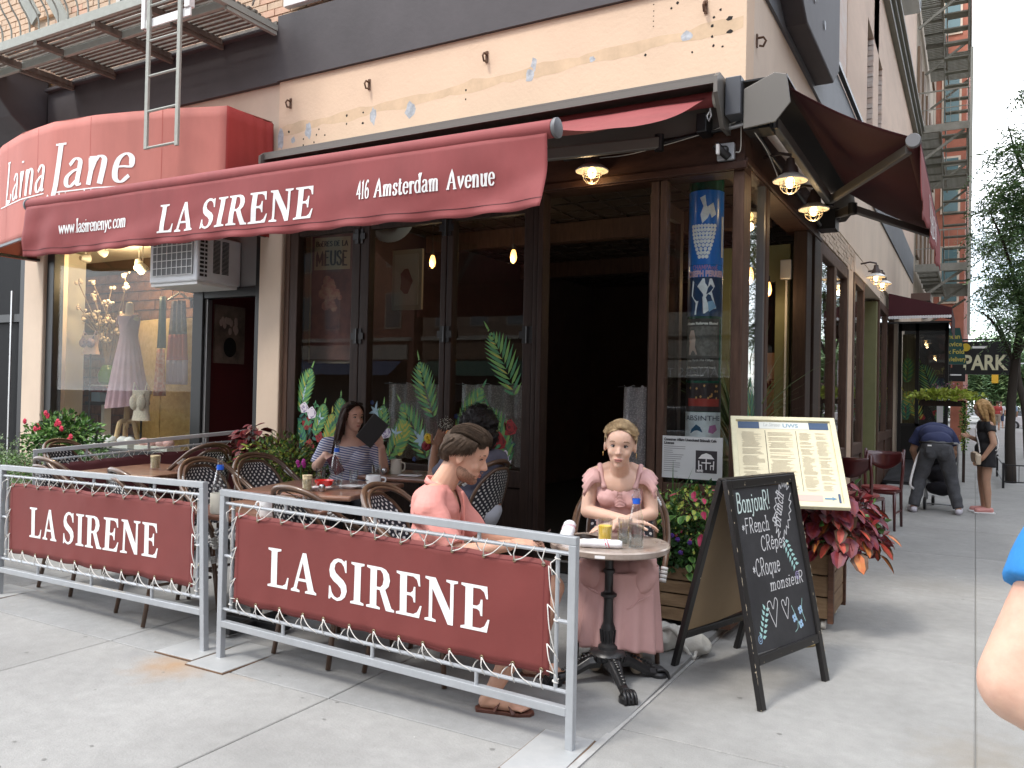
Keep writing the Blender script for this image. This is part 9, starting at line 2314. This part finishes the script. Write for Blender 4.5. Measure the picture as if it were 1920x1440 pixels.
# TREES
m_bark=mat('tree_bark',(.045,.036,.028),.9,bump=.6,bscale=20)
m_l1,m_l2,m_l3=leafmat('locust_leaf',(.12,.22,.085),(.19,.31,.13)),leafmat('locust_dark',(.07,.14,.06),(.11,.2,.085)),leafmat('locust_light',(.18,.28,.1),(.25,.36,.15))
def tree(x,y,lab,trunk,limbs,clumps,n,leaf,seed,r0=.14,group=None):
 t=thing('street_tree',lab,'tree',(x,y,0),group=group);rd_=random.Random(seed)
 T=catmull(trunk,5);mb=MB();mb.tube(T,[r0*(1-.55*i/len(T))for i in range(len(T))],9);mb.build('trunk',m_bark,t,smooth=True)
 for L in limbs:
  L_=catmull(L,5);mb=MB();mb.tube(L_,[r0*.42*(1-.8*i/len(L_))for i in range(len(L_))],7);mb.build('limb',m_bark,t,smooth=True)
 mb=MB()
 for(c,r)in clumps:
  c=Vector(c)
  for s_ in range(int(n/9)):
   o=Vector((rd_.gauss(0,.5),rd_.gauss(0,.5),rd_.gauss(0,.42)));p0=c+Vector((o.x*r[0],o.y*r[1],o.z*r[2]));d=Vector((rd_.uniform(-1,1),rd_.uniform(-1,1),rd_.uniform(-.6,.3))).normalized()
   mb.cur=rd_.choice((0,0,1,1,2))
   for q in range(11):
    p=p0+d*leaf*.55*q+Vector((0,0,-leaf*.03*q*q));s=leaf*rd_.uniform(.7,1.2);w=d.cross(Vector((rd_.uniform(-.6,.6),rd_.uniform(-.6,.6),1))).normalized()
    for sd in(-1,1):
     e_=p+(w*sd+d*.4)*s+Vector((0,0,rd_.uniform(-.5,.25)*s));m_=(p+e_)/2+d*s*.22+Vector((0,0,s*.05));m2_=(p+e_)/2-d*s*.22
     mb.add([p,m_,e_,m2_],[(0,1,2,3)])
 mb.build('crown',[m_l1,m_l2,m_l3],t,fix=False,kind='stuff');return t
tree(.62,18.5,'slender street tree with dark leaning trunk nearest on the side street',[(.62,18.5,0),(.6,18.5,1.2),(.7,18.6,2.6),(1.,18.7,4.2),(1.5,18.9,6.2)],[[(.8,18.6,3.2),(.5,18.2,4.4),(.2,18.,5.2)],[(.9,18.6,3.8),(1.6,18.3,5.),(2.4,18,5.6)],[(.66,18.6,2.3),(.35,18.4,3.),(.1,18.3,3.3)],[(1.2,18.8,5.),(.7,18.6,6.2),(.5,18.4,6.9)]],[((.9,18.4,4.9),(.62,.9,.55)),((.55,18.2,5.5),(.5,.8,.4)),((1.5,18.4,5.8),(.9,1.,.7)),((.65,18.2,3.9),(.5,.7,.35)),((.75,18.3,6.4),(.5,.8,.45)),((1.8,18.2,4.6),(.8,.9,.5)),((.9,18.3,3.1),(.55,.7,.28)),((2.2,18.5,6.6),(1.1,1.1,.8))],1500,.085,31,.1)
tree(1.35,27.5,'second street tree with forked dark trunk farther along the pavement',[(1.35,27.5,0),(1.25,27.5,1.4),(1.05,27.5,2.6),(1.2,27.6,5)],[[(1.05,27.5,2.4),(.7,27.4,3.5),(.4,27.3,4.2)],[(1.1,27.5,3.),(1.8,27.6,4.6),(2.4,27.6,5.5)]],[((.9,27.4,4.6),(.9,1.2,.6)),((1.8,27.5,5.6),(1.2,1.2,.8)),((.5,27.3,6.2),(.6,1,.6)),((1.2,27.4,7.4),(1.,1.2,.9)),((2.6,27.5,7.4),(1.2,1.2,1))],1300,.11,32,.12)
tree(3.6,11.5,'near tree out of the picture whose leafy twig hangs in at the upper right',[(3.6,11.5,0),(3.5,11.5,2.5),(3.2,11.6,5.),(3.,11.7,7.5)],[[(3.3,11.6,4.6),(2.2,11.7,5.6),(1.2,11.8,6.),(.75,11.9,5.9)],[(3.2,11.6,5),(4.4,11.6,6.5),(5,11.6,7.2)]],[((.95,11.85,5.75),(.32,.4,.25)),((.8,11.9,5.45),(.26,.3,.18)),((1.5,11.8,6.1),(.6,.6,.35)),((2.8,11.8,6.9),(1.3,1.2,.9)),((4.2,11.6,7.4),(1.3,1.3,1.))],700,.06,33,.17)
for i,(x,y,zc,r)in enumerate(((1.2,74,4.9,3.),(4.6,80,5.6,4.),(8.5,78,5.,4.),(2.6,100,7.,5.),(6.5,104,7.6,5.5),(11,96,7,5))):
 tree(x,y,'broad green tree closing the far end of the street, number %s from the left'%('one','two','three','four','five','six')[i]if False else('round','tall spreading','low bushy','pale distant','large distant','outermost')[i]+' green tree closing the far end of the side street',[(x,y,0),(x,y,zc-r*.5),(x+.3,y,zc)],[[(x,y,zc-r*.5),(x-r*.4,y,zc)]],[((x,y,zc),(r*.8,r*.8,r*.55)),((x-r*.5,y,zc-r*.1),(r*.5,r*.5,r*.4)),((x+r*.5,y,zc-r*.15),(r*.5,r*.5,r*.4)),((x,y,zc-r*.45),(r*.8,r*.6,r*.3))],1800,.42,40+i,.25)
tp=thing('tree_pit_fence','low black iron fence round the tree pit at the right edge','fence',(.5,17,0))
for x,y in((.42,19.9),(.46,17.2),(1.9,17.2),(1.9,19.9)):bx('post',m_black,x-.02,x+.02,y-.02,y+.02,0,.46,parent=tp)
for(p,q)in(((.42,19.9),(.46,17.2)),((.46,17.2),(1.9,17.2)),((1.9,17.2),(1.9,19.9))):
 for z in(.12,.42):mb=MB();mb.bar((*p,z),(*q,z),.02,.02);mb.build('rail',m_black,tp)
mb=MB()
for k in range(14):mb.bar((.5+k*.1,17.2,.12),(.5+k*.1,17.2,.42),.01,.01)
mb.build('pickets',m_black,tp,kind='stuff')
# FAR STREET LIFE
def walker(x,y,a,top,low,lab,hair=None,kk=1.):
 t=thing('person',lab,'person',(x,y,0));B=frame(x,y,0,a);H=frame(*B.p(0,0,1.58*kk),a);c,e=B.c,B.e
 P=[H.e((0,0,.02),(.085,.075,.11)),cap(H.p(0,0,-.06),.05,B.p(0,0,1.4),.06),e((0,0,1.25),(.12,.19,.16)),e((0,0,1.),(.12,.17,.2))]
 for s in(1,-1):P+=[c((0,.19*s,1.36),.055,(.02,.25*s,1.1),.045),c((.02,.25*s,1.1),.042,(.1,.22*s,.88),.04),c((0,.09*s,.88),.09,(.05*s,.09*s,.48),.06),c((.05*s,.09*s,.48),.055,(.14*s,.09*s,.06),.04),c((.12*s,.09*s,.04),.04,(.12*s+.12,.09*s,.03),.04)]
 addmesh('body',fuse(P,.02,2),S_t,t);addmesh('shirt',fuse([e((0,0,1.25),(.14,.21,.18)),e((0,0,1.02),(.14,.19,.18))]+[c((0,.19*s,1.36),.07,(.02,.235*s,1.16),.06,True)for s in(1,-1)],.02,2),top,t)
 addmesh('trousers',fuse([e((0,0,.9),(.14,.18,.12))]+[c((0,.09*s,.88),.105,(.06*s,.09*s,.45),.08,True)for s in(1,-1)],.02,2),low,t);addmesh('hair',fuse([H.e((-.02,0,.05),(.095,.085,.095))],.02,1),hair or H_br,t)
m_lb,m_lil,m_kh=mat('pale_blue_shirt',(.25,.36,.48),.8),mat('lilac_plaid',(.38,.3,.42),.8,var=.4,vscale=20),mat('khaki',(.3,.26,.2),.8)
walker(1.75,52,1.5,m_lb,MATS['blue_denim'],'distant pedestrian in a pale blue shirt walking away');walker(2.45,51,1.4,m_lil,m_kh,'distant pedestrian in a lilac plaid shirt at the right')
walker(1.15,56,1.6,mat('red_shirt',(.4,.06,.05),.8),m_kh,'distant pedestrian in a red shirt beside a white one');walker(.85,60,1.6,m_print,MATS['blue_denim'],'distant pedestrian in white, leftmost of the far group');walker(1.45,61,-1.4,mat('white_tee',(.6,.6,.6),.8),MATS['blue_denim'],'distant pedestrian in white walking toward the camera')
def car(x,y,a,col,lab,L=4.5,W=1.8,Hh=1.45,group=None):
 t=thing('parked_car',lab,'car',(x,y,-.15),a,group)
 M=Matrix.Translation((x,y,-.15))@Matrix.Rotation(a,4,'Z');tr_=lambda mb:(setattr(mb,'v',[tuple(M@Vector(v))for v in mb.v]),mb)[1]
 pr=[(-L/2,.35),(-L/2,.75),(-L/2+.15,.88),(-L*.28,.95),(-L*.16,Hh),(L*.2,Hh),(L*.33,.95),(L/2-.1,.85),(L/2,.6),(L/2,.35)]
 lowp=[(-L/2,.3),(-L/2+.02,.75),(-L/2+.15,.88),(-L*.3,.95),(L*.35,.95),(L/2-.1,.82),(L/2,.6),(L/2,.3)]
 mb=MB();mb.prism(lowp,-W/2,W/2,'y');tr_(mb).build('body',col,t,bevel=.05)
 mb=MB();V=[]
 for z,x0,x1,w in((.951,-L*.3,L*.35,W/2-.06),(Hh-.03,-L*.18,L*.2,W/2-.22)):V.append([(x0,-w,z),(x1,-w,z),(x1,w,z),(x0,w,z)])
 mb.loft(V,caps=True);tr_(mb).build('cabin_glass',mat('car_glass',(.02,.025,.03),.08),t,bevel=.03)
 mb=MB();mb.box(-L*.175,L*.19,-W/2+.23,W/2-.23,Hh-.035,Hh);tr_(mb).build('roof',col,t,bevel=.02)
 for sx_ in(-L*.31,L*.31):
  for sy_ in(-1,1):
   mb=MB();mb.lathe([(.28,-.1),(.32,-.08),(.32,.08),(.28,.1)],20,(sx_,sy_*(W/2-.08),.32),Matrix.Rotation(R_(90),3,'X'));w_=tr_(mb).build('wheel',m_black,t,smooth='auto');mb=MB();mb.lathe([(.19,-.115),(.19,.115)],14,(sx_,sy_*(W/2-.08),.32),Matrix.Rotation(R_(90),3,'X'));tr_(mb).build('rim',m_alu,w_,smooth='auto')
 for sx_ in(-1,1):
  for sy_ in(-1,1):mb=MB();mb.obox((sx_*(L/2-.01),sy_*(W/2-.28),.68),(.05,.32,.14));tr_(mb).build('headlight' if sx_>0 else 'tail_light',m_print if sx_>0 else mat('tail_red',(.3,.01,.01),.3),t)
 return t
wp=mat('car_white',(.7,.7,.7),.25,coat=.6);car(3.6,63,0,wp,'white car crossing the far end of the street');car(5.6,46,R_(90),wp,'white car parked along the side street kerb, nearer one');car(5.6,40,R_(90),mat('car_grey',(.12,.12,.13),.3,coat=.5),'grey car parked along the side street kerb')
car(-6.5,-6.3,0,mat('car_silver',(.3,.31,.33),.25,metal=.4,coat=.6),'silver car parked on the avenue, reflected in the restaurant windows');car(-13,-6.3,0,mat('car_maroon',(.1,.012,.015),.25,coat=.6),'maroon car parked on the avenue, reflected in the boutique window');car(.5,-6.3,0,mat('car_black',(.015,.015,.018),.2,coat=.6),'black car parked on the avenue near the corner')
t=thing('traffic_light','yellow traffic light on an arm over the far crossing','traffic light',(1.2,66,3.4));bx('signal_housing',mat('signal_yellow',(.62,.38,.02),.5),1.,1.4,66,66.3,3.,4.2,parent=t);mb=MB();mb.tube([(6,66.2,-.1),(6,66.2,4.6)],.09,8);mb.tube([(6,66.2,4.4),(1.2,66.2,4.35)],.05,6);mb.build('mast_arm',m_alu,t,kind='stuff')
t=thing('street_sign','grey street regulation sign on a pole at the far right','sign',(2.05,42,0));mb=MB();mb.tube([(2.05,42,0),(2.05,42,3.3)],.03,6);mb.build('pole',m_alu,t);bx('sign_plate',mat('sign_grey',(.35,.38,.36),.5),1.9,2.2,41.94,41.96,2.2,3.1,parent=t)
# OTHER SIDES OF THE STREETS (seen mirrored in the panes)
m_ob=[mat('opp_brick_red',(.16,.065,.045),.85,var=.3,vscale=1.5),mat('opp_brick_brown',(.14,.09,.06),.85,var=.3,vscale=1.5),mat('opp_stone',(.27,.24,.2),.85,var=.2,vscale=1.5)]
pn=mat('opp_pane',(.03,.035,.04),.1)
for i,x in enumerate((-36,-26,-16.5,-7,2.5,12)):
 t=block('avenue_building',('dark red','brown','grey stone','red brick','brown brick','pale corner')[i]+' building across the avenue with shops on the ground floor',x,x+9.4,-38,-24,19,m_ob[i%3],4,face='+y',wx=[x+1.4+k*2.2 for k in range(4)],glassm=pn,z0=5.,dz=3.4,ww=1.1,wh=2.,trim=m_ob[2])
 bx('shop_front',m_dark,x+.4,x+9,-23.99,-23.9,.2,3.2,parent=t);bx('sign_band',[MATS['opp_stone'],mat('sign_brown',(.1,.05,.02),.6)][i%2],x+.3,x+9.1,-23.99,-23.8,3.3,4.1,parent=t)
 mb=MB();mb.add([(x+.6,-23.8,3.2),(x+8.8,-23.8,3.2),(x+8.8,-22.6,2.4),(x+.6,-22.6,2.4)],[(0,1,2,3)]);mb.build('shop_awning',[mat('awn_blue',(.03,.05,.1),.7),mat('awn_green',(.02,.06,.04),.7),MATS['opp_stone']][i%3],t,solid=.03)
 mb=MB();mb.box(x+.1,x+9.3,-23.99,-23.7,4.3,4.5);mb.build('cornice',m_ob[2],t)
 if i==2:sans_text('CLEANERS TAILOR',.42,lambda a,b,h:Vector((x+8-a,-22.58,2.42+b)),width=5).build('sign_lettering',m_print,t,fix=False)
 if i==3:sans_text('Chesterfield',.5,lambda a,b,h:Vector((x+8-a,-23.77,3.45+b)),width=4).build('sign_lettering',MATS['sign_ochre'],t,fix=False)
for i,(y,h)in enumerate(((-14,17),(8,14),(24,16),(42,15),(60,18))):
 block('side_street_building',('corner brick','second brown brick','third grey stone','fourth red brick','last brick')[i]+' house across the side street',17.2,30,y,y+(17.5 if i else 21),h,m_ob[i%3],3,face='x',wx=[y+2+k*3 for k in range(5)],glassm=pn,z0=4.5,trim=m_ob[2])
mb=MB();mb.box(13,17.1,-4,120,-.15,0.);mb.build('opposite_pavement',m_conc,kind='structure')
for i,(x,y)in enumerate(((14.2,6),(14.2,14),(14.2,23))):
 tree(x,y,('first','second','third')[i]+' leafy tree across the side street, mirrored in the side panes',[(x,y,0),(x,y,3),(x+.2,y,6)],[[(x,y,3),(x-1.2,y+.6,5)],[(x,y,3.2),(x+.8,y-1.2,5.2)]],[((x,y,5.6),(2.2,2.4,1.4)),((x-.6,y+1,4.4),(1.5,1.6,.9)),((x,y-1.2,4.6),(1.5,1.5,.9))],900,.2,70+i,.2)
mb=MB();mb.box(-40,20,-23.9,-20,-.15,0);mb.build('far_avenue_pavement',m_conc,kind='structure')
